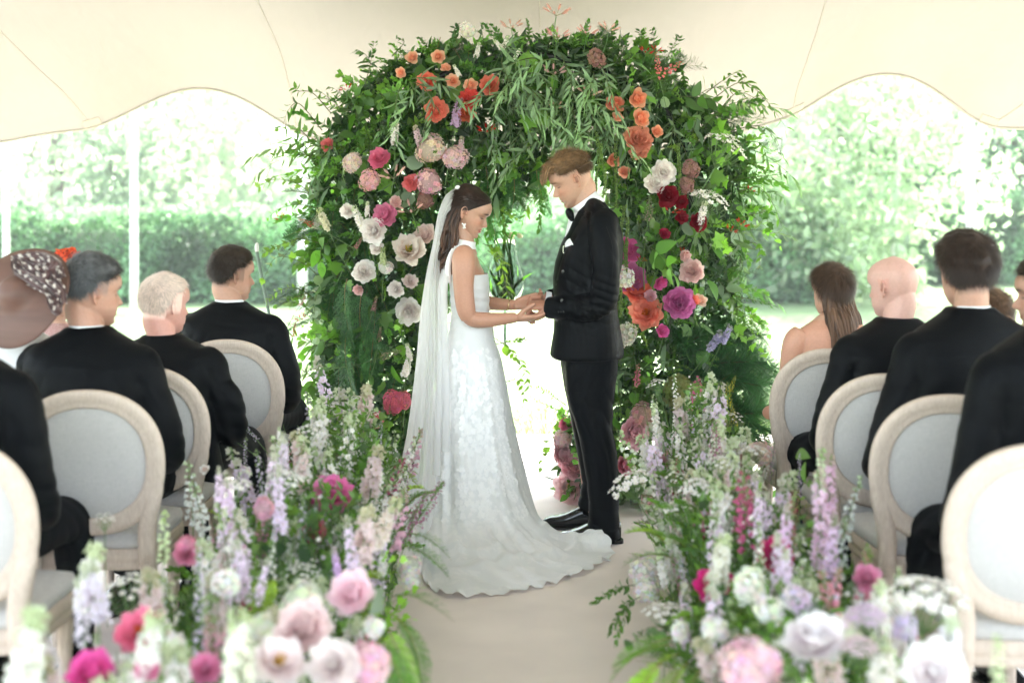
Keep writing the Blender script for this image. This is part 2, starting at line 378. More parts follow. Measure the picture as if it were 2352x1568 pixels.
# ------------------------------------------------------------------ hedge, birches, trees
def leafquad(l=1.0,w=.55):
    g=G(); g.add([(-w/2*.55,0,l*.25),(0,0.06*l,0),(w/2*.55,0,l*.25),(w/2,.02,l*.55),(0,.08*l,l),(-w/2,.02,l*.55)],[(1,2,3,0),(0,3,4,5)]); return g
LQ=leafquad()
def rand_dirs(n,bias=(0,0,0),k=1.0):
    d_=RNG.normal(size=(n,3)); d_/=np.linalg.norm(d_,axis=1,keepdims=True); d_=d_*k+np.asarray(bias); return d_/np.linalg.norm(d_,axis=1,keepdims=True)
M_BGLEAF=leafmat('background_leaf',trans=.5,rough=.5,rand=.0,transboost=(1.3,1.45,1.12))
M_HCORE=simple('hedge_core',(.05,.09,.04),.9)
def hedge(x0,x1,y0,depth,h,n,label,colr):
    th=thing('hedge',label,'hedge',((x0+x1)/2,y0,-.035))
    core=box(x0+.15,x1-.15,y0+.28,y0+depth-.25,-.03,h-.28); world_part('branches',core.mesh('hedge_core',M_HCORE),th)
    nz=Noise(3.2,5); k=n; xx=RNG.uniform(x0,x1,k); zz=RNG.uniform(-.03,h,k); top=RNG.random(k)<.25
    yy=y0+RNG.uniform(0,.22,k); yy=np.where(top,y0+RNG.uniform(0,depth,k),yy); zz=np.where(top,h-RNG.uniform(0,.18,k),zz)
    T=np.stack([xx,yy,zz],1); T[:,1]+=np.where(top,0,.13*nz(T)); T[:,2]+=np.where(top,.08*nz(T*1.7),0)
    D=rand_dirs(k,(0,-.5,.4),1.0); cc=np.array(colr)*RNG.uniform(.55,1.5,(k,1))*(1+.35*nz(T*1.3))[:,None].clip(.3,2)
    g=G(); scatter(g,LQ,frames(D,RNG.uniform(0,6.28,k)),T,RNG.uniform(.07,.13,k),col=cc)
    o=world_part('leaves',g.mesh('hedge_leaves',M_BGLEAF),th); o['kind']='stuff'; return th
hedge(-16,4.6,20.2,1.2,1.25,42000,'long clipped beech hedge across the lawn behind the arch and left guests',(.20,.33,.19))
hedge(3.4,16,24.0,1.3,1.5,30000,'clipped green hedge across the lawn behind the right guests',(.20,.33,.19))
M_BIRCH=simple('birch_bark',(.62,.60,.56),.7,noise=.35,nscale=9,stretch=(1,1,4))
def tree(name,label,x,y,h,tr,crown_r,crown_z,n,colr,droop=.3,group=None,lsize=.16,clusters=26,bark=None,lean=0,kz=1.0):
    th=thing(name,label,'tree',(x,y,-.035),group)
    path=[(x,y,-.04),(x+lean*.3,y,h*.3),(x+lean*.7,y+.05,h*.65),(x+lean,y,h)]
    tg=tube(path,[tr,tr*.8,tr*.5,tr*.15],12,16)
    rr=np.random.default_rng(int(abs(x*131+y*17))); cs=[]
    for i in range(clusters):
        a=rr.uniform(0,6.28); q=rr.uniform(.15,1)**.6; zc=rr.uniform(-1,1)
        r_=crown_r*q*math.sqrt(max(0,1-(zc*.9)**2)); c=np.array([x+lean*.7+r_*math.cos(a),y+r_*math.sin(a),crown_z+zc*crown_r*kz]); cs.append(c)
        s=np.array([x+lean*.5,y,max(h*.25,c[2]-crown_r*.5*rr.uniform(.5,1.2))]); tg.merge(tube([s,(s+c)/2+[0,0,.15*crown_r],c],[tr*.28,tr*.16,tr*.05],6,7))
    world_part('trunk',tg.mesh('trunk',bark or M_TWIG),th)
    cs=np.array(cs); idx=rr.integers(0,len(cs),n); rad=crown_r*.42*rr.uniform(.6,1.2,len(cs))
    off=rr.normal(size=(n,3)); off/=np.linalg.norm(off,axis=1,keepdims=True); off*=(rr.random((n,1))**.45)*rad[idx][:,None]; off[:,2]*=.75
    off[:,2]-=droop*rr.random(n)*rad[idx]*1.5
    T=cs[idx]+off; tone=rr.uniform(.7,1.35,len(cs))[idx][:,None]
    D=rand_dirs(n,(0,0,-.3),1.0); g=G(); scatter(g,LQ,frames(D,RNG.uniform(0,6.28,n)),T,RNG.uniform(.6,1.4,n)*lsize,col=np.array(colr)*tone*RNG.uniform(.7,1.4,(n,1)))
    o=world_part('crown',g.mesh('crown',M_BGLEAF),th); o['kind']='stuff'; return th
def at(px,Y): return (px-CX)*Y/F_PX
LG=(.32,.39,.28)
tree('birch_tree','white birch trunk standing left of the arch behind the blond man',at(308,18.9),18.9,9,.062,2.6,5.6,7000,LG,.8,bark=M_BIRCH,lsize=.10)
tree('birch_tree','slim white birch trunk at the far left edge above the brown hat',at(14,19.6),19.6,8,.055,2.2,5.0,6000,LG,.8,bark=M_BIRCH,lsize=.10)
tree('birch_tree','white birch trunk showing between the left leaves of the arch',at(694,19.3),19.3,9,.07,2.5,5.6,6000,LG,.8,bark=M_BIRCH,lsize=.10)
tree('birch_tree','white birch trunk rising above the dark wavy haired guest',at(2228,17.5),17.5,9,.065,2.6,5.4,8000,LG,.9,bark=M_BIRCH,lsize=.10)
tree('birch_tree','thin leaning pale birch stem above the bald guest',at(2046,20.5),20.5,6,.045,1.5,4.2,3500,LG,.6,bark=M_BIRCH,lean=.35,lsize=.10)
tree('tall_tree','broad light green tree beside the right leaves of the arch',at(1800,21.8),21.8,9,.09,2.6,2.5,22000,(.31,.38,.26),.3,lsize=.15,clusters=52,kz=.98,bark=M_BIRCH)
tree('tall_tree','big pale tree in the middle of the right opening behind the hedge',at(2010,34),34,12,.22,5.0,6.0,15000,(.29,.37,.26),.3,lsize=.24,clusters=44)
tree('tall_tree','dark green tree at the far right edge behind the hedge',at(2330,28),28,8,.2,3.0,2.8,12000,(.10,.18,.10),.3,lsize=.2,clusters=34)
tree('tall_tree','faint pale tree behind the hedge in the left opening',at(130,38),38,12,.22,5.4,5.8,12000,LG,.3,lsize=.26,clusters=40)
tree('tall_tree','faint tree behind the hedge under the left tent arch',at(520,42),42,13,.22,5.4,5.6,10000,LG,.3,lsize=.28,clusters=36)
tree('tall_tree','pale tree behind the hedge between the bride and the groom',at(1190,44),44,12,.22,6.0,5.6,11000,LG,.3,lsize=.28,clusters=36)
tree('tall_tree','pale tree behind the hedge beyond the left leg of the arch',at(800,36),36,11,.2,5.0,5.4,8000,LG,.3,lsize=.26,clusters=30)
tree('tall_tree','pale tree beyond the hedge between the arch and the right opening',at(1560,40),40,12,.2,5.4,5.4,8000,LG,.3,lsize=.26,clusters=30)

# ------------------------------------------------------------------ haze volume added in place of lens glare
hz=bpy.data.materials.new('glare_haze'); hz.use_nodes=True; t=hz.node_tree; t.nodes.clear(); out=t.nodes.new('ShaderNodeOutputMaterial')
pv=N(t,'ShaderNodeVolumePrincipled'); pv.inputs['Density'].default_value=.0026; pv.inputs['Color'].default_value=(.95,1,.97,1); pv.inputs['Anisotropy'].default_value=.2
t.links.new(pv.outputs[0],out.inputs['Volume']); o=ob('haze',box(-70,70,-25,75,-1.2,15).mesh('haze',hz,False)); tag(o,kind='stuff'); o['label']='thin haze added to pale the background like lens glare'
def petal_geo(l=1,w=.7,cup=.25,ruf=.0,nu=4,nv=4,point=.0,curl=.0,seed=0):
    """petal growing along +Y from the origin, face up +Z, cupped upwards"""
    r=np.random.default_rng(seed); V=[]
    for j in range(nv+1):
        t_=j/nv; wt=math.sin(math.pi*min(1,(t_**.75)*.80+.10))**(.8+point) if t_<1 else (.42-.4*min(point,1))
        for i in range(nu+1):
            s=i/nu*2-1; x=s*w/2*wt; y=l*(t_-.08*abs(s)**2*(t_>.8)*1.0); z=cup*(l*.6*t_**1.6+.5*w*abs(s)**2*wt)+curl*t_**3*l
            if ruf and t_>.5: z+=r.normal()*ruf*l; y+=r.normal()*ruf*.6*l
            V.append((x,y,z))
    return G().add(V,grid_faces(nu+1,nv+1))
# ------------------------------------------------------------------ leaves, sprigs and flowers (templates)
TR=np.random.default_rng(101)
def leaf_t(l,w,fold=.25,curl=.25,n=5,tip=1.0,wave=0):
    """pointed leaf along +Z, face towards -Y, folded on the midrib"""
    V=[];
    for j in range(n+1):
        t_=j/n; ww=w/2*math.sin(math.pi*t_**.8)**.85 if 0<t_<1 else 0.0006; z=l*t_; y=curl*l*t_**2
        if wave: y+=wave*math.sin(t_*9)
        V+= [(-ww,y-fold*ww,z),(0,y,z),(ww,y-fold*ww,z)]
    F=[]
    for j in range(n):
        a=j*3; F+=[(a,a+1,a+4,a+3),(a+1,a+2,a+5,a+4)]
    return G().add(V,F)
def lobed_t(l,w):
    """three to five lobed leaf (vine, maple)"""
    out=[(0,0),(.28,.02),(.50,.20),(.36,.36),(.52,.60),(.24,.60),(.0,1.0),(-.24,.60),(-.52,.60),(-.36,.36),(-.50,.20),(-.28,.02)]
    V=[(0,.02*l,.42*l)]+[(x*w,-.10*abs(x)*w+.16*l*z*z,z*l) for x,z in out]; k=len(out)
    return G().add(V,[(0,1+i,1+(i+1)%k) for i in range(k)])
def round_t(l):
    a=np.linspace(0,2*np.pi,9,endpoint=False); V=[(0,0,.5*l)]+[(.45*l*math.sin(t_),.06*l*math.cos(2*t_),.5*l-.5*l*math.cos(t_)) for t_ in a]
    return G().add(V,[(0,1+i,1+(i+1)%9) for i in range(9)])
def colored(g,c):
    o=G(); o.merge(g,None,c); return o
def stem_t(pts,r,col=(.10,.16,.05),n=4,seg=8):
    g=tube(pts,r,n,seg,cap=False); g.c=[np.tile(np.array(col,float),(len(g.v[0]),1))]; return g
DK=(.022,.058,.016); MD=(.060,.135,.026); LT=(.115,.225,.040); YG=(.16,.27,.05); GG=(.12,.18,.11); CED=(.032,.085,.030); SIL=(.17,.22,.16)
def sprig(leaf,n,length,col,arch=.35,spread=60,pairs=False,lsz=(.7,1.15),seed=0,droop=.0,twig=(.10,.13,.05),r0=.0028,start=.15,colv=.25):
    """branchlet growing along +Z from the origin, arching to +Y"""
    r=np.random.default_rng(seed); g=G(); T=np.linspace(0,1,9); pts=np.stack([.04*length*np.sin(T*5+seed),arch*length*T**2,length*(T-.15*arch*T**2)],1)
    g.merge(stem_t(pts,np.linspace(r0,r0*.25,9),twig,4,12))
    ts=np.linspace(start,1,n); P_=catmull(pts,200)
    Rs=[];Ts=[];Ss=[];Cs=[]
    for i,t_ in enumerate(ts):
        k=min(199,int(t_*199)); p=P_[k]; tg=P_[min(199,k+2)]-P_[max(0,k-2)]; tg/=np.linalg.norm(tg)
        for q in ((0,math.pi) if pairs else (0,)):
            a=(i*2.4 if not pairs else i*1.57)+q+r.normal()*.3; sp=R(spread)*(1-.65*t_**3)*r.uniform(.8,1.2)
            s1=np.cross(tg,[math.cos(a),math.sin(a),.1]); s1/=np.linalg.norm(s1); d_=tg*math.cos(sp)+s1*math.sin(sp)-np.array([0,0,droop]); Rs.append(frame1(d_,r.uniform(-.6,.6)+a)); Ts.append(p); Ss.append(r.uniform(*lsz)*(1-.35*t_)); Cs.append(np.array(col)*r.uniform(1-colv,1+colv)*(1+.5*t_))
    scatter(g,leaf,np.array(Rs),np.array(Ts),np.array(Ss),np.array(Cs)); return g
def feathery(length,width,col,n=26,m=9,seed=0,arch=.3,needle=.0011,flat=True,sub=.5):
    """cedar / fern / asparagus spray: side shoots with fine needles"""
    r=np.random.default_rng(seed); g=G(); T=np.linspace(0,1,8); pts=np.stack([.03*length*np.sin(T*4+seed),arch*length*T**2,length*(T-.12*arch*T**2)],1); g.merge(stem_t(pts,np.linspace(.0022,.0006,8),(.14,.09,.04) if flat else (.10,.14,.05),4,10)); P_=catmull(pts,n+4)
    V=[];C_=[]
    for i in range(2,n+2):
        t_=i/(n+2); L_=width*math.sin(math.pi*min(1,t_*.82+.16))**.8
        for s in (-1,1):
            az=(0 if flat else r.uniform(0,6.28)); sd=np.array([math.cos(az)*s,math.sin(az)*.9+r.normal()*.15,.75]); sd/=np.linalg.norm(sd)
            c=np.array(col)*r.uniform(.65,1.4)
            e=P_[i]+sd*L_; nn=np.array([0,-1,0.]); w_=np.cross(sd,nn); w_/=np.linalg.norm(w_)+1e-9
            V+=[P_[i]-w_*needle,P_[i]+w_*needle,e]; C_+=[c]*3
            for k in range(m):
                q=(k+1)/(m+1); b_=P_[i]*(1-q)+e*q; ll=L_*sub*(1-q*.7)*r.uniform(.6,1.2)
                for s2 in (-1,1):
                    d2=sd*.8+w_*s2*.75+r.normal(size=3)*.22; d2/=np.linalg.norm(d2); w2=np.cross(d2,nn)+r.normal(size=3)*.2; w2/=np.linalg.norm(w2)+1e-9; V+=[b_-w2*needle*1.3,b_+w2*needle*1.3,b_+d2*ll]; C_+=[c*r.uniform(.8,1.3)]*3
    V=np.array(V); g.add(V,np.arange(len(V)).reshape(-1,3),col=np.array(C_)); return g
L_OVAL=leaf_t(.055,.028,.3,.25); L_LONG=leaf_t(.10,.019,.25,.30,6); L_BIG=leaf_t(.095,.052,.22,.3,6); L_VINE=lobed_t(.055,.060); L_RND=round_t(.045); L_SM=leaf_t(.024,.012,.3,.2,3)
SPR={}
SPR['leafy_sprig']=[sprig(L_OVAL,13,.26,MD,.35,58,True,seed=i) for i in range(3)]+[sprig(L_OVAL,11,.22,LT,.3,60,True,seed=9+i) for i in range(2)]
SPR['willow_sprig']=[sprig(L_LONG,17,.34,GG,.75,42,False,seed=20+i,droop=.5) for i in range(4)]
SPR['vine_sprig']=[sprig(L_VINE,9,.26,LT,.5,62,False,seed=30+i,r0=.002) for i in range(3)]+[sprig(L_VINE,9,.24,MD,.5,62,False,seed=37,r0=.002)]
SPR['broad_leaf_sprig']=[sprig(L_BIG,7,.20,GG,.35,55,False,seed=40+i) for i in range(2)]+[sprig(L_BIG,7,.20,MD,.35,55,False,seed=44+i) for i in range(2)]
SPR['cedar_spray']=[feathery(.30,.085,CED,24,9,50+i,.45) for i in range(3)]
SPR['fern_spray']=[feathery(.30,.06,(.07,.15,.03),26,7,60+i,.5,needle=.0012) for i in range(2)]+[feathery(.28,.055,(.16,.24,.04),24,7,66,.6,needle=.0014)]
SPR['asparagus_fern']=[feathery(.32,.09,(.045,.10,.035),26,8,70+i,.35,needle=.0007,flat=False,sub=.6) for i in range(2)]
SPR['pine_plume']=[]
for i in range(2):
    g=G(); r=np.random.default_rng(80+i); V=[];C_=[]
    g.merge(stem_t([(0,0,0),(0,.02,.12),(0,.05,.24)],.0035,(.07,.06,.03),5,8))
    for k in range(420):
        z=r.uniform(.02,.25); b_=np.array([0,.8*z*z,z]); a=r.uniform(0,6.28); d_=np.array([math.cos(a)*.75,math.sin(a)*.75,.75])+r.normal(size=3)*.12; d_/=np.linalg.norm(d_); l_=r.uniform(.08,.15); w_=np.cross(d_,r.normal(size=3)); w_/=np.linalg.norm(w_); m_=b_+d_*l_*.55; e=b_+d_*l_+np.array([0,0,-.012]); c=np.array((.028,.085,.034))*r.uniform(.6,1.8)
        V+=[b_-w_*.0008,b_+w_*.0008,m_+w_*.0008,m_-w_*.0008,m_-w_*.0007,m_+w_*.0007,e,e]; C_+=[c]*8
    V=np.array(V); q=np.arange(len(V)).reshape(-1,8); g.add(V,q[:,:4],col=np.array(C_)); g.f.append(q[:,4:7]+(g.n-len(V))); g.m.append(np.zeros(len(q),int)); SPR['pine_plume'].append(g)
SPR['small_leaf_sprig']=[sprig(L_SM,26,.22,MD,.4,60,True,seed=90+i,r0=.0015) for i in range(2)]+[sprig(L_SM,24,.2,YG,.4,60,True,seed=95,r0=.0015)]
SPR['eucalyptus_sprig']=[sprig(L_RND,9,.26,SIL,.4,65,True,seed=100+i) for i in range(2)]

# ---- flowers -----------------------------------------------------------------
def place_on(g,tmpl,pts,dirs,S,cols,roll=None,seed=0):
    r=np.random.default_rng(seed); scatter(g,tmpl,frames(np.array(dirs),r.uniform(0,6.28,len(pts)) if roll is None else roll),np.array(pts),np.array(S),np.array(cols))
def petal_up(l,w,cup,ruf,seed,nu=4,nv=4,point=0,curl=0):
    """petal growing along +Z, inner face towards +Y"""
    g=petal_geo(l,w,cup,ruf,nu,nv,point,curl,seed); V=g.v[0]; g.v[0]=np.stack([V[:,0],V[:,2],V[:,1]],1); t_=np.clip(V[:,1]/l,0,1)[:,None]; g.c=[np.array([1.0,.89,.90])+np.array([.05,.16,.15])*t_]; return g
def ring_petals(g,tm,n,tilt,rad,z,s,colr,seed,jt=.12,grad=None):
    r=np.random.default_rng(seed)
    for k in range(n):
        a=k*2*math.pi/n+r.normal()*jt; ti=tilt+r.normal()*jt
        # petal basis: outward o, up; petal direction tilts from axis by ti, inner face towards axis
        o=np.array([math.cos(a),math.sin(a),0]); d_=o*math.sin(ti)+np.array([0,0,1])*math.cos(ti); inn=-o*math.cos(ti)+np.array([0,0,1])*math.sin(ti); x=np.cross(inn,d_)
        M=np.eye(4); M[:3,0]=x; M[:3,1]=inn; M[:3,2]=d_; M[:3,:3]*=s*r.uniform(.88,1.12); M[:3,3]=o*rad+np.array([0,0,z]); yield M,np.array(colr)*r.uniform(.92,1.06)
def cupg_(g,amt,w=1.0):
    q=G().merge(g); V=q.v[0].copy(); V[:,1]+=amt*(V[:,2]**2)+.9*amt*V[:,0]**2; V[:,0]*=w; q.v=[V]; return q
def peony_t(seed,full=True,open_=0):
    """globe of many ruffled petals facing +Z, radius about .5; returns core G, outer petal, outer matrices"""
    r=np.random.default_rng(seed); core=G(); pts=[]
    base=[cupg_(petal_up(.46,.40,0,.045,seed+i,5,4),1.0) for i in range(3)]; inner=[cupg_(petal_up(.44,.25,0,.06,seed+7+i,4,4),.8) for i in range(3)]
    lay=((4,8,.34),(7,20,.36),(9,33,.38),(11,47,.41),(12,61,.43),(12,76,.45),(11,92,.46)) if full else ((9,58,.44),(10,72,.46),(10,88,.48))
    for n_,ph,ln in lay:
        tm=inner if ph<50 else base
        for M,c in ring_petals(core,None,n_,R(ph)*.95,.02,.0,ln/.44,(1,1,1),seed+n_+ph,.16):
            sh=r.uniform(.92,1.06); core.merge(tm[r.integers(3)],M,np.array([1.0,.97,.98])*sh)
    if not full:
        st=G()
        for k in range(60):
            a=r.uniform(0,6.28); q=r.uniform(0,.09); st.merge(tube([(q*math.cos(a),q*math.sin(a),.05),(q*1.9*math.cos(a),q*1.9*math.sin(a),.20+.05*r.random())],.009,3,3))
        st.c=[np.tile(np.array([1.0,.74,.16]),(len(v),1)) for v in st.v]; core.merge(st)
    outer=[]
    for n_,ti,rad,z,s in ((6,1.50,.04,-.03,1.08),(5,1.78,.05,-.02,.95)):
        for M,c in ring_petals(core,None,n_,ti,rad,z,s,(1,1,1),seed+90+n_): outer.append(M)
    return core,base[0],outer
def rose_t(seed):
    r=np.random.default_rng(seed); core=G(); b0=petal_up(.40,.44,0,.02,seed,5,4)
    def cupg(g,am,w=1):
        q=G().merge(g); V=q.v[0].copy(); V[:,1]+=am*V[:,2]**2+am*1.6*V[:,0]**2; V[:,0]*=w; q.v=[V]; return q
    for i in range(30):
        t_=i/30; a=i*2.4; ti=.05+1.0*t_**1.3; rad=.02+.14*t_; s=.62+.45*t_; o=np.array([math.cos(a),math.sin(a),0]); d_=o*math.sin(ti)+np.array([0,0,1])*math.cos(ti); inn=-o*math.cos(ti)+np.array([0,0,1])*math.sin(ti); M=np.eye(4); M[:3,0]=np.cross(inn,d_); M[:3,1]=inn; M[:3,2]=d_; M[:3,:3]*=s; M[:3,3]=o*rad+np.array([0,0,-.05-.05*t_])
        core.merge(cupg(b0,1.5-.7*t_,.85),M,np.array([1,.80+.2*t_,.74+.26*t_])*r.uniform(.93,1.05))
    outer=[M for M,c in ring_petals(core,None,6,1.3,.1,-.1,1.1,(1,1,1),seed+5)]
    return core,cupg(b0,.5),outer
FL4=G()
for k in range(4): FL4.merge(petal_up(.5,.46,.12,.02,k,2,2),M4(rz(k*1.5708)@rx(-1.25)))
FL4.merge(colored(ell((0,0,.04),(.07,.07,.05),None,5,4),(.8,.9,.5)))
FL5=G()
for k in range(5): FL5.merge(petal_up(.52,.40,.12,.02,k+3,2,3),M4(rz(k*1.2566)@rx(-1.05)))
FL5.merge(colored(ell((0,0,.06),(.08,.08,.06),None,5,4),(.75,.85,.45)))
def dome_t(seed,n=125,tm=None,z0=-.45,flo=.20,cjit=.15,squash=.85):
    r=np.random.default_rng(seed); g=G(); i=np.arange(n)+.5; z=1-(1-z0)*i/n; ph=i*2.39996; q=np.sqrt(1-z*z); D=np.stack([q*np.cos(ph),q*np.sin(ph),z],1); Pn=D*.5*(1+.16*Noise(5,seed)(D*.5))[:,None]*r.uniform(.86,1.08,(n,1))*[1,1,squash]
    place_on(g,tm or FL4,Pn-D*.04,D+r.normal(size=D.shape)*.15,r.uniform(.85,1.15,n)*flo,1+r.uniform(-cjit,cjit,(n,3))*[.6,1,1],seed=seed); g.merge(colored(ell((0,0,0),(.42,.42,.36),None,14,9),(.72,.72,.66))); return g
def spike_t(seed,n=34,length=.42,flo=.042,tm=None,taper=.8,dens=1.0,bud=6,stem=.35,wid=.020,droop=0.0,budcol=(.66,.76,.52)):
    """tall flower spike along +Z (metres), colour white so the object tint decides; stem is green"""
    r=np.random.default_rng(seed); g=G(); st=G(); bend=r.normal(size=2)*.03; zz=lambda t_: np.array([bend[0]*t_**2+.006*math.sin(t_*7+seed),bend[1]*t_**2,t_*(length+stem)])
    st.merge(stem_t([zz(t_) for t_ in np.linspace(0,1,8)],np.linspace(.0042,.0012,8),(.13,.22,.07),5,14))
    pts=[];D=[];S=[];C_=[]
    for i in range(n):
        t_=stem/(length+stem)+(i/n)*length/(length+stem); a=i*2.4+r.normal()*.3; p=zz(t_); q=i/n; o=np.array([math.cos(a),math.sin(a),.25-droop+.5*q]); o/=np.linalg.norm(o); w=wid*(1-.65*q*taper)*r.uniform(.7,1.2)
        e=p+o*w; st.merge(stem_t([p,p*.5+e*.5+[0,0,.002],e],.0009,(.15,.25,.08),3,3)); pts.append(e); D.append(o+r.normal(size=3)*.25); S.append(flo*(1-.6*q**1.5*taper)*r.uniform(.75,1.15)); C_.append(np.array([1,1,1])*r.uniform(.88,1.05) if i<n-bud else budcol)
    place_on(g,tm or FL5,pts,D,S,C_,seed=seed)
    tip=G()
    for k in range(bud+4): t_=1-.012*k-.0; tip.merge(ell(zz(min(1,t_))+r.normal(size=3)*.004,(.0035+.0003*k,)*2+(.006,),None,5,4))
    st.merge(colored(tip,(.17,.25,.08)))
    return g,st
BELL=G()
a_=np.linspace(0,2*np.pi,7,endpoint=False); BELL.add(np.concatenate([np.stack([np.cos(a_)*q,np.sin(a_)*q,np.full(7,z)],1) for q,z in ((.05,0),(.26,.12),(.30,.5),(.48,.72))]),grid_faces(7,4,True))
SNAP=G(); SNAP.merge(ell((0,0,.3),(.26,.22,.3),None,7,5)); SNAP.merge(ell((.0,.18,.62),(.34,.15,.2),None,7,4)); SNAP.merge(ell((0,-.16,.6),(.30,.14,.18),None,7,4))
def mesh2(name,gf,gs_):
    """flower mesh with petals (slot 0, tinted by the object) and green (slot 1)"""
    g=G(); g.merge(gf); n0=len(g.f); g.merge(gs_)
    for i in range(n0,len(g.f)): g.m[i]=np.ones(len(g.f[i]),int)
    return g.mesh(name,[M_PETAL,M_STEMC])
M_STEMC=leafmat('stem_and_bud',trans=.15,rough=.5,rand=.0); 
# stems keep their own green: no object tint
for nd in M_STEMC.node_tree.nodes:
    if nd.type=='OBJECT_INFO':
        for l in list(nd.outputs['Color'].links):
            mxn=l.to_node; sk=l.to_socket; M_STEMC.node_tree.links.remove(l); sk.default_value=(1,1,1,1)
BL={}
BL['peony']=[peony_t(1),peony_t(2),peony_t(3)]; BL['open_peony']=[peony_t(5,False),peony_t(6,False)]; BL['rose']=[rose_t(8),rose_t(9)]
BLM={k:[(c.mesh(k,M_PETAL),p.mesh('petal',M_PETAL),o) for c,p,o in v] for k,v in BL.items()}
DOME={'hydrangea':[dome_t(s) for s in (1,2)],'flower_cluster':[dome_t(s,60,FL5,-.2,.28,.1,.9) for s in (3,4)],'carnation':[dome_t(s,80,FL4,-.1,.26,.1,.8) for s in (5,6)]}
DOMEM={k:[g.mesh(k,M_PETAL) for g in v] for k,v in DOME.items()}
SPK={'delphinium':[mesh2('delphinium',*spike_t(s,34,.36,.058,wid=.026)) for s in (1,2,3,4)],
 'larkspur':[mesh2('larkspur',*spike_t(s,28,.34,.041,wid=.032,taper=.9)) for s in (11,12,13)],
 'stock':[mesh2('stock',*spike_t(s,30,.17,.050,FL5,.4,stem=.40,wid=.022)) for s in (21,22,23)],
 'snapdragon':[mesh2('snapdragon',*spike_t(s,22,.20,.036,SNAP,.8,stem=.40,wid=.014)) for s in (31,32,33)],
 'foxglove':[mesh2('foxglove',*spike_t(s,26,.34,.040,BELL,.7,stem=.35,wid=.016,droop=.6)) for s in (41,42)],
 'catmint':[mesh2('catmint',*spike_t(s,46,.30,.018,FL4,.6,stem=.40,wid=.016,bud=3)) for s in (51,52,53)],
 'astilbe':[mesh2('astilbe',*spike_t(s,70,.16,.013,FL4,.9,stem=.42,wid=.030,bud=3)) for s in (61,62)]}
def umbel_t(seed,n=26,rad=.045,flo=.013,stem=.40,h=.07,tm=None):
    r=np.random.default_rng(seed); g=G(); st=G(); st.merge(stem_t([(0,0,0),(.01,0,stem*.5),(0,0,stem)],.0016,(.12,.22,.07),4,6)); pts=[];D=[]
    for i in range(n):
        q=math.sqrt((i+.5)/n); a=i*2.4; e=np.array([rad*q*math.cos(a),rad*q*math.sin(a),stem+h*(1-.35*q*q)+r.normal()*.004]); st.merge(stem_t([(0,0,stem),(e*.6+np.array([0,0,stem])*.4-[0,0,.006]),e],.0006,(.14,.24,.08),3,3)); pts.append(e); D.append((e-[0,0,stem])+[0,0,.03])
    place_on(g,tm or FL5,pts,D,r.uniform(.8,1.3,n)*flo,[(1,1,1)]*n,seed=seed); return g,st
SPK['lace_flower']=[mesh2('lace_flower',*umbel_t(s)) for s in (71,72)]
SPK['lace_flower'].append(mesh2('lace_flower',*umbel_t(73,34,.06,.02)))
SPK['allium']=[mesh2('allium',*umbel_t(75,90,.062,.016,.42,.10))]
def nerine_t(seed):
    r=np.random.default_rng(seed); g=G(); st=G(); st.merge(stem_t([(0,0,-.16),(.01,0,-.08),(0,0,0)],.0025,(.10,.20,.06),5,6)); tp=petal_up(.042,.0065,.0,0,seed,2,7,.1); V=tp.v[0]; V[:,1]-=14*V[:,2]**2*1.0; tp.v=[V]
    for i in range(6):
        a=i*1.047; d_=np.array([math.cos(a)*.9,math.sin(a)*.9,.55]); d_/=np.linalg.norm(d_); e=d_*.045; st.merge(stem_t([(0,0,0),e*.5,e],.0012,(.3,.28,.14),3,3)); F_=frame1(d_,r.uniform(0,6))
        for k in range(6): g.merge(tp,M4(F_@rz(k*1.047)@rx(-.55),e))
        for k in range(4): q=F_@np.array([math.cos(k*1.6)*.010,math.sin(k*1.6)*.010,.045]); g.merge(colored(tube([e,e+q],.0005,3,3),(1,.7,.7)))
    return mesh2('nerine',g,st)
NER=[nerine_t(1),nerine_t(2)]
def amar_t(seed,L=.36):
    r=np.random.default_rng(seed); g=G(); n=230; z=-r.uniform(0,L,n); a=r.uniform(0,6.28,n); q=.007*(1-.4*(-z/L)); T_=np.stack([q*np.cos(a)+.012*np.sin(z*20+seed),q*np.sin(a),z],1); b=ell((0,0,0),(1,1,1.2),None,5,4); scatter(g,b,np.tile(np.eye(3),(n,1,1)),T_,r.uniform(.0025,.0048,n),np.array([.16,.24,.06])*r.uniform(.7,1.5,(n,1))); return g
AMAR=[amar_t(1).mesh('amaranthus_tassel',M_LEAF),amar_t(2,.27).mesh('amaranthus_tassel',M_LEAF)]
SPRM={k:[g.mesh(k,M_LEAF) for g in v] for k,v in SPR.items()}
LEAFM={'oval':L_BIG.mesh('leaf',M_LEAF),'vine':lobed_t(.085,.09).mesh('leaf',M_LEAF),'long':leaf_t(.13,.024,.25,.3,6).mesh('leaf',M_LEAF),'round':round_t(.07).mesh('leaf',M_LEAF)}
def hang(root,name,me,pos,dirv,s=1.0,color=(1,1,1),roll=None):
    """child of an unrotated thing, template's +Z along dirv at world position"""
    Rm=frame1(np.asarray(dirv,float),TR.uniform(0,6.28) if roll is None else roll); return ob(name,me,root,M4(Rm,np.asarray(pos)-np.array(root.location),s),color)
def bloom(root,kind,pos,dia,color,dirv=(0,-1,.35),petals=True,jit=.25):
    d_=np.asarray(dirv,float)+TR.normal(size=3)*jit
    if kind in BLM:
        c,p,outer=BLM[kind][TR.integers(len(BLM[kind]))]; o=hang(root,kind,c,np.asarray(pos),d_,dia/.98,color)
        if petals:
            for M in outer: ob('petal',p,o,M,tuple(np.array(color)*TR.uniform(.93,1.05)))
        else:
            for M in outer[:0]: pass
        return o
    return hang(root,kind,DOMEM[kind][TR.integers(len(DOMEM[kind]))],pos,d_,dia/1.02,color)
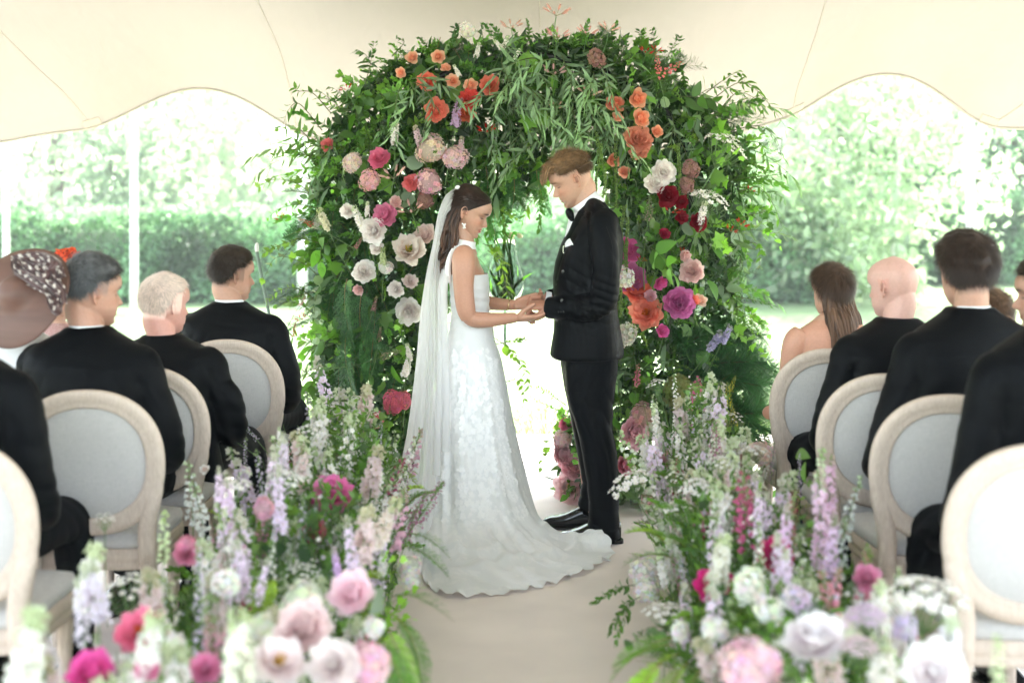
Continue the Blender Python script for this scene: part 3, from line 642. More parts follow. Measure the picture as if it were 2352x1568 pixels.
# ------------------------------------------------------------------ people
cm=.01
def interp(tab,z):
    tab=sorted(tab); zs=[a for a,_ in tab]; vs=[b_ for _,b_ in tab]
    # smooth
    return float(np.mean([np.interp(z+k*.25,zs,vs) for k in (-1,0,1)]))
FRONT=[(-11.9,4.6),(-11.5,6.2),(-10.8,7.5),(-10,8.15),(-9,8.1),(-8.2,7.75),(-7.5,8.5),(-7,8.75),(-6.55,8.25),(-6.1,8.8),(-5.4,8.75),(-4.4,8.5),(-3,8.6),(-1.5,8.4),(0,8.2),(.6,8.3),(1.6,9.1),(2.4,9.6),(4,9.75),(6,9.3),(8,7.7),(9.5,5.6),(10.8,2.4),(11.5,-1)]
BACK=[(-11.9,4.0),(-11.5,2.5),(-10.5,.8),(-9.5,-.6),(-8,-2.4),(-6.5,-4.4),(-5,-6.4),(-4,-7.4),(-2,-8.9),(0,-9.6),(2,-9.95),(4,-9.9),(6,-9.3),(8,-7.9),(9.5,-6),(10.8,-3.9),(11.5,-1.2)]
HALF=[(-11.9,.4),(-11.5,1.5),(-10.8,2.3),(-10,3.0),(-9,4.0),(-8,4.8),(-6.5,5.5),(-5,5.95),(-4,6.2),(-2,6.7),(0,7.1),(2,7.4),(4,7.5),(6,7.15),(8,6.1),(9.5,4.6),(10.8,2.5),(11.5,.3)]
def gs(y,z,cy,cz,sy,sz): return np.exp(-((y-cy)/sy)**2-((z-cz)/sz)**2)
def head_geo(smile=.5,nose=1.0,jaw=1.0,nz=110,na=112,thick=None):
    """head in its own frame (metres): x forward, y left, z up, origin between the ears at eye height"""
    zs=np.linspace(-11.9,11.5,nz); a=np.linspace(0,2*np.pi,na,endpoint=False)
    V=[]
    for z in zs:
        f,b_,w=interp(FRONT,z),interp(BACK,z),interp(HALF,z)
        w*=1+(jaw-1)*float(np.clip((-z-1)/6,0,1))
        k=np.clip((z+6)/4,0,1); x0=(1-k)*(b_*.55+f*.45)+k*(-1.3)
        ca,sa=np.cos(a),np.sin(a); e=2/2.35
        X=x0+np.where(ca>0,(f-x0),(x0-b_))*np.sign(ca)*np.abs(ca)**e
        Y=w*np.sign(sa)*np.abs(sa)**e
        fr=ca>0
        if thick is None:
            s=.62+.75*np.clip((.6-z)/4.2,0,1); pr=np.interp(z,[-5.0,-4.35,-3.7,-2.6,-1,.3,1.6],[0,1.3,2.75,2.3,1.25,.5,0])*nose
            X+=np.where(fr,pr*np.exp(-(Y/s)**2),0)
            X+=np.where(fr,.45*nose*(gs(Y,z,1.35,-3.9,.6,.6)+gs(Y,z,-1.35,-3.9,.6,.6)),0)
            for q in (1,-1):
                X+=np.where(fr,-1.05*gs(Y,z,3.1*q,.35,1.5,1.0)+.42*gs(Y,z,3.1*q,-.05,1.0,.62)+.35*gs(Y,z,3.2*q,2.0,1.8,.6)+.45*smile*gs(Y,z,4.1*q,-3.2,1.6,1.6)-.25*smile*gs(Y,z,3.1*q,-5.6,.6,1.2),0)
                Y+=np.where(fr,.25*smile*q*gs(Y,z,5.2*q,-3.3,1.6,1.6),0)
            X+=np.where(fr,-.5*gs(Y,z,0,-6.6,2.3,.22),0)
            X+=np.where(fr,.28*gs(Y,z,0,-7.3,1.9,.45)+.22*gs(Y,z,0,-6.0,1.9,.4),0)
            X+=np.where(fr,.35*gs(Y,z,0,-10.4,1.6,1.0),0)
        else:
            nd=np.stack([ca*.9,sa,np.full(na,0)],1); t_=thick(X,Y,np.full(na,z),ca); up=np.clip((z-4)/7.5,0,1)
            X=X+t_*ca*(1-.35*up); Y=Y+t_*sa*(1-.35*up)
            V.append(np.stack([X,Y,z+t_*up],1)); continue
        V.append(np.stack([X,Y,np.full(na,z)],1))
    V=np.concatenate(V)*cm; g=G()
    V=np.vstack([V,V[:na].mean(0),V[-na:].mean(0)+[0,0,.0015]]); g.add(V,grid_faces(na,nz,True)); i0=nz*na; j=np.arange(na); jn=(j+1)%na
    g.f.append(np.stack([np.full(na,i0),jn,j],1)); g.m.append(np.zeros(na,int)); bb=(nz-1)*na
    g.f.append(np.stack([np.full(na,i0+1),bb+j,bb+jn],1)); g.m.append(np.zeros(na,int)); return g
def ears_geo(s=1.0):
    g=G()
    for q in (1,-1):
        c=np.array([-1.5,7.45*q,-.6])
        path=np.array([(1.0,-.2,-2.6),(.2,.3,-3.1),(-.6,.9,-1.8),(-1.1,1.35,-.2),(-1.3,1.5,1.3),(-.6,1.25,2.6),(.5,.8,2.7),(1.1,.25,1.7),(1.2,0,.7)])*[1,q,1]+c
        g.merge(tube(path*cm,np.array([.32,.5,.42,.36,.36,.36,.34,.3,.22])*cm,8,26))
        g.merge(ell((c+[0,.35*q,-.1])*cm,np.array([1.15,.32,2.4])*cm,rz(-.35*q),14,10))
        g.merge(ell((c+[1.35,.05*q,-.2])*cm,np.array([.4,.4,.55])*cm,None,10,8))
    return g
def head_col(L,skin,lip=(.55,.2,.17),brow=(.10,.06,.04),beard=0,beardc=(.25,.2,.17),stub=None,lash=(.05,.03,.025),flush=.35):
    """skin colour over a head, L = local coordinates in cm"""
    n=len(L); C=np.tile(np.array(skin,float),(n,1)); x,y,z=L[:,0],L[:,1],L[:,2]; ay=np.abs(y); fr=x>2
    def mix(m,c):
        nonlocal C; m=np.clip(m,0,1)[:,None]; C=C*(1-m)+np.array(c)*m
    red=np.array(skin)*[1.12,.72,.66]
    mix(flush*(gs(ay,z,4.2,-2.8,2,1.7)*fr+gs(ay,z,0,-3.8,1.5,.9)*fr*.8+.9*np.exp(-((ay-7.8)/1.0)**2)*(x<1)*(x>-4)*(np.abs(z+.6)<3.6)),red)
    cav=(ay>7.2)&(ay<8.2)&(np.abs(x+1.2)<.75)&(np.abs(z+.3)<1.4); mix(cav*.8,np.array(skin)*[.5,.33,.28])
    mix(fr*1.0*np.exp(-((z+6.6)/.95)**4)*np.exp(-(y/2.35)**4)*(x>7.0),lip)
    mix(fr*.9*np.exp(-((z+6.6-.10*y*y*.5)/.2)**2)*np.exp(-(y/2.4)**4),(.28,.07,.06))
    bz=2.35-.12*(ay-3)**2*.35; mix(fr*1.0*np.exp(-((z-bz)/.50)**2)*np.exp(-((ay-3.3)/1.75)**4),brow)
    mix(fr*1.0*np.exp(-((z+.42+.10*(ay-3.1)**2*-.6)/.27)**2)*np.exp(-((ay-3.15)/1.25)**4),lash)
    mix(fr*.3*gs(ay,z,3.1,.3,1.2,.6),np.array(skin)*[.72,.55,.5])
    if beard: mix(beard*np.clip((-z-4.6)/1.5,0,1)*np.clip((x+3)/2,0,1),beardc)
    if stub is not None:
        k,zc,cc=stub; edge=zc+np.clip(x,-20,20)*.0
        hl=np.where(x>3,20,np.where(x>-3.5,zc+2.4,zc)); mix(k*np.clip((z-hl+.8)/1.8,0,1)*(1-np.exp(-((ay-7.6)/.8)**2)*(np.abs(z+.6)<3)*.0),cc)
    return C

M_SKIN=simple('skin',(1,1,1),.48,.45,noise=.05,nscale=120,bump=.15,bscale=700,bdist=.0006,col=True,sss=.12)
def hairmat(name,rough=.42,spec=.22):
    return simple(name,(1,1,1),rough,spec,col=True,noise=.1,nscale=300,bump=.5,bscale=500,bdist=.001)
M_HAIR=hairmat('hair')

class HeadXf:
    def __init__(s,origin,fwd,pitch,scale=1.0,roll=0.0):
        """fwd: heading vector (x,y) ; pitch down in degrees"""
        f=np.array([fwd[0],fwd[1],0.]); f/=np.linalg.norm(f); up=np.array([0,0,1.]); p=R(pitch)
        X=f*math.cos(p)-up*math.sin(p); Z=up*math.cos(p)+f*math.sin(p); Yv=np.cross(Z,X)
        if roll: c,sn=math.cos(R(roll)),math.sin(R(roll)); Yv,Z=Yv*c+Z*sn, Z*c-Yv*sn
        s.R=np.stack([X,Yv,Z],1); s.o=np.asarray(origin,float); s.s=scale
    def M(s): return M4(s.R,s.o,s.s)
    def pt(s,p): return s.o+s.R@(np.asarray(p)*cm*s.s)
    def loc(s,V): return ((V-s.o)@s.R)/s.s/cm

def hair_cap(hx,thick,colr,seed=0,noise=.12,nfreq=.9):
    g=head_geo(nz=90,na=96,thick=thick); V=np.concatenate(g.v); L=V/cm; nz_=Noise(nfreq,seed,aniso=(1,1,1)); t_=np.maximum(0,nz_(L))
    V=V*(1+noise*.06*nz_(L)[:,None]); g.v=[V]; cc=np.array(colr)*(1+.25*Noise(2.5,seed+3)(L))[:,None].clip(.5,1.6)
    g.c=[cc]; o=G(); o.merge(g,hx.M()); return o
def strands(hx,thick,flow,colr,n=3500,length=2.6,width=.10,seed=0,lift=.35,jit=.35,keep=None,colf=None,curl=0):
    """short locks lying on the cap: thin tapering blades following flow(L)->direction (local)"""
    g0=head_geo(nz=90,na=96,thick=thick); V=np.concatenate(g0.v)[:90*96]/cm
    base=np.concatenate(head_geo(nz=90,na=96,thick=lambda X,Y,Z,c:0*X).v)[:90*96]/cm
    tt=np.linalg.norm(V-base,axis=1); outv=V-np.array([-1,0,1.5]); outv/=np.linalg.norm(outv,axis=1,keepdims=True)
    pos=(((V-base)*outv).sum(1)>.12)
    if keep is not None: pos&=keep(V)
    idx=np.where(pos)[0]; r=np.random.default_rng(seed)
    w=np.sqrt(np.maximum(120-(V[idx,2]**2),10)); idx=r.choice(idx,n,p=w/w.sum())
    p=V[idx]+r.normal(size=(n,3))*.15; o=outv[idx]; d_=flow(p); d_=d_-o*(d_*o).sum(1,keepdims=True); d_/=np.linalg.norm(d_,axis=1,keepdims=True)+1e-9
    d_=d_+r.normal(size=(n,3))*jit; d_/=np.linalg.norm(d_,axis=1,keepdims=True)
    ln=length*r.uniform(.6,1.3,n)[:,None]; side=np.cross(d_,o); side/=np.linalg.norm(side,axis=1,keepdims=True)+1e-9; w_=width*r.uniform(.6,1.4,n)[:,None]
    a=p-o*.15; m1=p+d_*ln*.4+o*lift*.6*ln*.5; e=p+d_*ln+o*lift*ln*.35+side*curl*ln*r.normal(size=(n,1))
    VV=np.stack([a-side*w_,a+side*w_,m1+side*w_*.8,m1-side*w_*.8,e],1).reshape(-1,3)*cm
    k=np.arange(n)*5; c=np.array(colr)*r.uniform(.55,1.6,(n,1))
    if colf is not None: c=colf(p)*r.uniform(.6,1.5,(n,1))
    g=G(); g.add(VV,np.stack([k,k+1,k+2,k+3],1),col=np.repeat(c,5,0)); g.f.append(np.stack([k+3,k+2,k+4],1)); g.m.append(np.zeros(n,int))
    o_=G(); o_.merge(g,hx.M()); return o_

def hand_geo(wrist,dirv,palm_n,side,size=1.0,curl=(25,30,25),spread=4,thumb=(35,20),curls=None,first=None):
    """open hand chain shapes: wrist point, pointing direction, palm normal (faces palm side), side=+1 thumb towards cross(dir,palm)"""
    d_=np.asarray(dirv,float); d_/=np.linalg.norm(d_); n_=np.asarray(palm_n,float); n_-=d_*np.dot(n_,d_); n_/=np.linalg.norm(n_); s_=np.cross(d_,n_)*side
    w=np.asarray(wrist,float); g=G(); L=.088*size
    rows=[]
    for t,hw,hh in ((-.12,.026,.019),(.1,.027,.018),(.4,.036,.0155),(.75,.041,.0135),(1.0,.040,.011)):
        rows.append((w+d_*L*t,s_*hw*size,n_*hh*size))
    g.merge(loft(rows,18,2.6))
    offs=[.029,.0100,-.0095,-.028]; lens=[(.042,.025,.020),(.046,.029,.021),(.043,.027,.021),(.034,.020,.018)]; rad=[.0088,.009,.0086,.0077]
    for i in range(4):
        c1,c2,c3=(curls[i] if curls else curl); p=w+d_*L*.93+s_*offs[i]*size; ang=R(first[i] if first else 8); sp=R(spread*(1.5-i)); pts=[w+d_*L*.6+s_*offs[i]*.9*size,p]; fd=d_*math.cos(sp)+s_*math.sin(sp)
        tot=0
        for ln,c in zip(lens[i],(c1,c2,c3)):
            tot+=R(c); v=fd*math.cos(tot)+n_*math.sin(tot); pts.append(pts[-1]+v*ln*size)
        r_=rad[i]*size; g.merge(tube(pts,[r_,r_*1.08,r_*1.0,r_*.92,r_*.72],10,22))
    t0=w+d_*L*.15+s_*.022*size+n_*.006*size; a,b_=R(thumb[0]),R(thumb[1]); v=d_*math.cos(a)+s_*math.sin(a); v=v*math.cos(b_)+n_*math.sin(b_)
    t1=t0+v*.036*size; v2=v*.85+d_*.35; v2/=np.linalg.norm(v2); t2=t1+v2*.034*size; v3=v2*.9+d_*.25; v3/=np.linalg.norm(v3); t3=t2+v3*.026*size
    g.merge(tube([t0-v*.012,t0,t1,t2,t3],np.array([.012,.0145,.0118,.0100,.0078])*size,10,22)); return g

M_SUIT=simple('black_suit_wool',(.0014,.0019,.0028),.5,.065,sheen=.0,bump=.35,bscale=900,bdist=.0005,noise=.15,nscale=4)
M_TROUSER=simple('black_trouser_wool',(.0014,.0019,.0029),.58,.06,bump=.2,bscale=900,bdist=.0004)
M_SATIN=simple('black_satin',(.0015,.0015,.002),.3,.12,bump=.15,bscale=600,bdist=.0003)
M_SHIRT=simple('white_shirt',(.80,.81,.83),.7,bump=.2,bscale=900,bdist=.0003)
M_PATENT=simple('black_patent_leather',(.008,.008,.009),.2,.35,coat=.25)
M_BUTTON=simple('black_button',(.02,.02,.02),.25)
M_GOLD=simple('gold',(.8,.62,.32),.2,metal=1)
M_SILVER=simple('silver',(.85,.85,.85),.15,metal=1)

def folds(me,specs,base_noise=(3.0,.004),seed=1):
    """push a cloth skin along its normals: gentle noise + listed directional creases (centre, direction, wavelength, reach, depth)"""
    V=getco(me); Nn=getno(me); dsp=Noise(base_noise[0]*6,seed)(V)*base_noise[1]*.5
    for c,dr,wl,reach,depth in specs:
        dr=np.asarray(dr,float); dr/=np.linalg.norm(dr); q=V-np.asarray(c); fall=np.exp(-(q**2).sum(1)/reach**2); ph=(q@dr)/wl*6.283+1.2*Noise(8,seed+5)(V)
        dsp+=.95*depth*fall*(np.abs(np.sin(ph*.5))**.7-.6)
    setco(me,V+Nn*dsp[:,None])

# ================================================================== the groom
YC=6.6
def C(px,py,dy=0.0): 
    p=P(px,py,YC); p[1]+=dy; return p
SK_M=(.47,.265,.18)
def side_loft(rows,n=40,exp=2.3,Y0=YC):
    """rows: (py, x_front_px, x_back_px, half depth, y centre) measured as silhouette heights"""
    r=[]
    for py,a,b_,hd,yc in rows:
        A=C((a+b_)/2,py); A[1]=Y0+yc; hw=abs(a-b_)/2*YC/F_PX; r.append((A,np.array([hw,0,0]),np.array([0,hd,0])))
    return loft(r,n,exp)
groom=thing('person','man in black tuxedo and bow tie smiling down at the hands of the bride','groom',(C(1360,1240)[0],YC,.012))
hx=HeadXf(C(1313,414,.0),(-1,-.10),25,1.0)
g=G(); g.merge(head_geo(smile=1,nose=1.0),hx.M()); g.merge(ears_geo(),hx.M())
g.merge(tube([hx.pt((-3.2,0,-1)),hx.pt((-4.4,0,-6)),C(1341,446),C(1348,478),C(1354,520)],[.051,.050,.053,.060,.07],22,14))
# hands: both hold the bride's hands palms up/down
hand_c=C(1240,702)
g.merge(tube([C(1335,704,-.10),C(1290,702,-.09),C(1262,702,-.085),C(1250,700,-.085)],[.040,.034,.030,.028],16,10))
g.merge(hand_geo(C(1262,696,-.075),(-1,.05,-.05),(.15,.35,-1),1,1.06,curls=[(62,50,30),(66,52,30),(70,55,32),(72,55,34)],spread=2,thumb=(22,30),first=[14]*4))
g.merge(tube([C(1320,690,.14),C(1275,690,.08),C(1255,688,.05)],[.04,.033,.030],16,10))
g.merge(hand_geo(C(1264,688,.055),(-1,-.08,.0),(.15,-.3,-1),-1,1.06,curls=[(58,50,30),(62,52,30),(66,55,32),(70,55,34)],spread=2,thumb=(5,75)))
g.merge(side_loft([(500,1330,1382,.09,0),(530,1318,1412,.16,0),(600,1292,1412,.17,0),(700,1288,1402,.16,0),(800,1285,1412,.16,0),(850,1300,1405,.15,0)]))
g.merge(tube([C(1372,530,-.12),C(1380,600,-.225),C(1372,682,-.215),C(1330,704,-.14),C(1280,702,-.085)],[.045,.042,.038,.036,.033],16,22)); g.merge(tube([C(1366,530,.12),C(1366,600,.225),C(1350,672,.215),C(1310,690,.14),C(1275,688,.07)],[.045,.042,.038,.036,.033],16,22))
g.merge(tube([C(1360,830,-.1),C(1364,1000,-.1),C(1388,1225,-.1)],[.075,.06,.036],14,16)); g.merge(tube([C(1345,830,.12),C(1352,1000,.12),C(1366,1195,.15)],[.075,.06,.036],14,16))
me=fuse('groom_body',g,M_SKIN,.0030,1)
V=getco(me); L=hx.loc(V); Cc=head_col(L,SK_M,lip=(.50,.22,.18),brow=(.16,.09,.05),beard=.3,beardc=(.35,.22,.16),stub=(.62,2.2,(.24,.15,.09)))
far=np.linalg.norm(V-hx.o,axis=1)>.17; Cc[far]=np.array(SK_M)*[1.02,.86,.82]; setcol(me,Cc); world_part('body',me,groom)
# teeth of the smile
tg=G(); tg.merge(ell(hx.pt((8.35,0,-6.55)),np.array([.35,1.5,.28])*cm,hx.R,14,8)); world_part('teeth',tg.mesh('teeth',simple('teeth',(.8,.78,.72),.3)),groom)
# hair
def th_groom(X,Y,Z,ca):
    top=np.clip((Z-3.0)/3.5,0,1); back=np.clip((-X)/6,0,1)
    hl=np.where(X>4.2,6.6,np.where(X>-3,3.0,.0)); k=np.clip((Z-hl)/2.2,0,1)
    return -1.6+k*(1.85+2.3*top+.5*back*np.clip((Z-1)/4,0,1))+np.clip((X-3)/4,0,1)*np.clip((Z-6)/2,0,1)*1.6
HG=(.15,.085,.04)
hc=hair_cap(hx,th_groom,HG,3,noise=.25)
def fl_g(p): 
    d_=np.tile(np.array([.75,0,-.1]),(len(p),1)); low=p[:,2]<4.5; d_[low]=(-.5,0,-.8); d_[:,1]+=.35*np.sin(p[:,1]*1.5); return d_
def colg(p):
    k=np.clip((p[:,2]-5)/5,0,1)[:,None]+.25*np.clip((p[:,0]-4)/5,0,1)[:,None]; return np.array([.095,.055,.028])*(1-k).clip(0,1)+np.array([.27,.155,.075])*k.clip(0,1)
hc.merge(strands(hx,th_groom,fl_g,HG,9000,2.6,.055,5,lift=.6,jit=.42,colf=colg))
# the quiff sweeping forward and down over the forehead
r=np.random.default_rng(4)
for i in range(240):
    y0=r.uniform(-5.2,5.2); x0=r.uniform(1.5,7.5); z0=11.6-.075*x0**2+r.normal()*.3-.05*y0**2
    ln=r.uniform(.7,1.15); p0=(x0-1,y0,z0-.6); p1=(x0+2.5*ln,y0*1.02,z0+.75); p2=(x0+5.0*ln,y0*1.05+r.normal()*.35,z0-.9+r.normal()*.35); p3=(min(x0+6.6*ln,13.2),y0*1.05+r.normal()*.6,z0-3.4+r.normal()*.7)
    kcol=r.uniform(.6,1.5); tb=tube([hx.pt(p0),hx.pt(p1),hx.pt(p2),hx.pt(p3)],np.array([.22,.30,.18,.02])*cm,4,8); tb.c=[np.tile(np.array([.24,.14,.07])*kcol,(len(tb.v[0]),1))]; hc.merge(tb)
world_part('hair',hc.mesh('groom_hair',M_HAIR),groom)
# shirt collar, front, bow tie
g=G()
r0=[]
for t,(px,py,rw) in enumerate([(1349,463,.070),(1345,455,.066),(1341,446,.064)]): pass
def collar(cx,cy,tilt,r0,r1,h,thick=.004,Yc=YC,ydir=1):
    g=G(); a=np.linspace(0,2*np.pi,48,endpoint=False); c=C(cx,cy); c[1]=Yc; ax=ry(tilt)
    V=[]
    for rr,hh in ((r0,-h),(r1,0),(r1-thick,0),(r0-thick,-h)):
        V.append(c+(np.stack([np.cos(a)*rr*1.0,np.sin(a)*rr*.93,np.full(48,hh)],1))@ax.T)
    g.add(np.concatenate(V),np.vstack([grid_faces(48,4,True)])); return g
g=collar(1341,458,-.62,.078,.067,.06)
world_part('shirt_collar',g.mesh('collar',M_SHIRT),groom)
g=side_loft([(488,1309,1350,.05,-.0),(530,1300,1360,.075,0),(580,1290,1380,.09,0),(640,1282,1390,.09,0)]); world_part('shirt_front',g.mesh('shirt',M_SHIRT),groom)
bt=C(1311,490); g=G()
for q in (-1,1):
    rows=[]
    for t,hz,hx_ in ((0,.011,.012),(.25,.018,.016),(.6,.026,.018),(1,.030,.012)): rows.append((bt+np.array([-.004,q*(.004+.058*t),-.006*t]),np.array([hx_,0,.004]),np.array([-.3*hz,0,hz])))
    g.merge(loft(rows,14,2.6))
g.merge(ell(bt+[-.01,0,0],(.014,.012,.015))); world_part('bow_tie',g.mesh('bow_tie',M_SATIN),groom)
# jacket
torso=[(452,1352,1374,.035,0),(462,1338,1386,.06,0),(478,1330,1397,.10,0),(495,1320,1409,.150,0),(512,1311,1419,.190,0),(535,1301,1427,.213,0),(562,1287,1430,.218,0),(600,1275,1428,.208,0),(640,1270,1422,.198,0),(680,1271,1418,.192,0),(720,1271,1420,.196,0),(760,1269,1426,.203,0),(795,1264,1431,.210,0),(812,1262,1432,.212,0),(819,1266,1430,.205,0)]
g=G(); g.merge(side_loft(torso))
sh=C(1378,528,-.195)
g.merge(tube([C(1382,505,-.13),sh,C(1384,600,-.235),C(1380,672,-.225),C(1352,696,-.205),C(1310,700,-.15),C(1268,703,-.095),C(1256,703,-.085)],[.07,.070,.064,.060,.060,.056,.052,.050],26,40))
g.merge(tube([C(1372,505,.13),C(1370,528,.195),C(1368,600,.24),C(1358,668,.235),C(1330,694,.2),C(1285,692,.10),C(1262,690,.06)],[.07,.070,.066,.060,.056,.052,.048],24,36))
g.merge(tube([C(1356,466,-.02),C(1368,490,-.12),C(1376,520,-.19)],[.034,.048,.060],18,12)); g.merge(tube([C(1356,466,.02),C(1368,490,.12),C(1376,520,.19)],[.034,.048,.060],18,12))
me=fuse('jacket',g,M_SUIT,.0055,5)
folds(me,[(C(1372,690,-.26),(.3,0,1),.035,.10,.010),(C(1340,700,-.22),(1,0,.3),.03,.08,.007),(C(1400,700,-.1),(-.3,0,1),.05,.12,.006),(C(1395,560,-.25),(.8,0,.5),.05,.09,.005),(C(1300,700,-.15),(1,0,.1),.03,.06,.004),(C(1300,660,-.18),(.5,0,1),.05,.12,.006)],seed=8)
world_part('jacket',me,groom)
# lapel (raised satin strip), breast pocket with square, pocket flap, vent, sleeve buttons
def on_front(px,py,me=me,back=.002):
    """first surface of the jacket seen from the camera side at a photo point"""
    from mathutils.bvhtree import BVHTree
    k=id(me)
    if k not in BV: BV[k]=BVHTree.FromPolygons([tuple(v) for v in getco(me)],[tuple(p.vertices) for p in me.polygons])
    d_=Vector(((px-CX)/F_PX,1,-(py-HY)/F_PX)).normalized(); h=BV[k].ray_cast(Vector((0,0,CAM_Z)),d_)
    return None if h[0] is None else np.array(h[0])-np.array(d_)*back
BV={}
def patch(outline,name,mat,parent,me,thick=.003,nu=14,nv=6,left=None,right=None):
    """cloth patch laid on a garment: between two photo curves"""
    A=catmull(np.array(left,float),nu); B=catmull(np.array(right,float),nu); V=[]
    for t in np.linspace(0,1,nv):
        for i in range(nu):
            q=A[i]*(1-t)+B[i]*t; p=on_front(q[0],q[1],me,thick*(1 if 0<t<1 else .4))
            if p is None: p=np.array([np.nan]*3)
            V.append(p)
    V=np.array(V); 
    bad=np.isnan(V[:,0])
    if bad.any(): V[bad]=V[~bad].mean(0) if bad.all()==False else 0
    F=grid_faces(nu,nv)
    keep=~bad[F].any(1); g=G(); g.add(V,F[keep]); n=len(V); back=V+np.array([0,thick+.004,0]); g.add(back,F[keep][:,::-1]); 
    m_=g.mesh(name,mat); return world_part(name,m_,parent)
patch(0,'lapel',M_SATIN,groom,me,left=[(1352,470),(1332,505),(1313,540),(1296,580),(1283,620),(1276,655)],right=[(1368,472),(1352,510),(1336,535),(1312,572),(1294,615),(1280,655)])
patch(0,'jacket_collar',M_SUIT,groom,me,left=[(1386,462),(1372,470),(1362,490),(1354,508)],right=[(1372,452),(1356,462),(1342,482),(1336,500)])
patch(0,'pocket_square',M_SHIRT,groom,me,thick=.006,nu=8,nv=5,left=[(1297,560),(1302,552),(1309,547)],right=[(1299,567),(1308,565),(1317,562)])
patch(0,'sleeve_seam',simple('dark_seam',(.004,.004,.005),.9),groom,me,thick=.0015,nu=20,nv=2,left=[(1392,520),(1405,560),(1408,600),(1405,640)],right=[(1393.2,520),(1406.2,560),(1409.2,600),(1406.2,640)])
patch(0,'back_vent',simple('dark_vent',(.003,.003,.004),.9),groom,me,thick=.0015,nu=16,nv=2,left=[(1408,715),(1410,750),(1414,790),(1417,812)],right=[(1410,715),(1412.5,750),(1417,790),(1420,812)])
def button_at(px,py,parent,me,r=.006,name='button',mat=M_BUTTON):
    p=on_front(px,py,me,0)
    if p is not None: world_part(name,ell(p,(r,r*.5,r),None,12,8).mesh('button',mat),parent)
for q in ((1294,623),(1291,690)): button_at(*q,groom,me,.009)
for q in ((1283,716),(1289,716),(1295,715.5)): button_at(*q,groom,me,.0045)
# small silver frame brooch below the pocket square
pc=on_front(1296,573,me,.004)
if pc is not None:
    g=G()
    for x0,x1,z0,z1 in ((-.006,-.0045,-.016,.016),(.0045,.006,-.016,.016),(-.006,.006,.0145,.016),(-.006,.006,-.016,-.0145)): g.merge(box(pc[0]+x0,pc[0]+x1,pc[1]-.003,pc[1],pc[2]+z0,pc[2]+z1))
    world_part('pin',g.mesh('pin',M_SILVER,False),groom)
# shirt cuffs
for (a,b_,dy,rr) in (((1262,703),(1249,702),-.088,.037),((1266,690),(1253,688),.055,.036)):
    p0=C(*a,dy); p1=C(*b_,dy); world_part('shirt_cuff',tube([p0,p1],[rr,rr],24,cap=False).mesh('cuff',M_SHIRT),groom)
# trousers
g=G()
g.merge(side_loft([(790,1292,1415,.165,.0),(822,1288,1418,.175,0),(850,1291,1414,.176,0),(885,1295,1409,.172,0)]))
def leg(rows,dy): 
    r=[]
    for py,a,b_,hd in rows:
        A=C((a+b_)/2,py,dy); hw=abs(a-b_)/2*YC/F_PX; r.append((A,np.array([hw,0,0]),np.array([0,hd,0])))
    return loft(r,30,2.3)
g.merge(leg([(800,1300,1416,.09),(840,1296,1416,.093),(900,1302,1409,.09),(960,1318,1404,.082),(1030,1334,1412,.076),(1100,1348,1417,.072),(1160,1350,1419,.071),(1206,1344,1420,.073),(1222,1342,1421,.074)],-.10))
g.merge(leg([(800,1295,1400,.09),(840,1289,1400,.093),(900,1297,1392,.09),(984,1314,1388,.078),(1068,1331,1398,.070),(1120,1341,1402,.066),(1150,1336,1398,.068),(1172,1333,1396,.07),(1180,1336,1394,.07)],.12))
me=fuse('trousers',g,M_TROUSER,.0055,4)
folds(me,[(C(1370,1180,-.12),(.35,0,1),.075,.12,.008),(C(1345,1150,.1),(.2,0,1),.06,.09,.007),(C(1390,960,-.14),(1,0,.35),.05,.16,.007),(C(1330,870,-.1),(.8,0,-.5),.06,.15,.005),(C(1395,1060,-.1),(1,0,.2),.045,.15,.006)],seed=21)
world_part('trousers',me,groom)
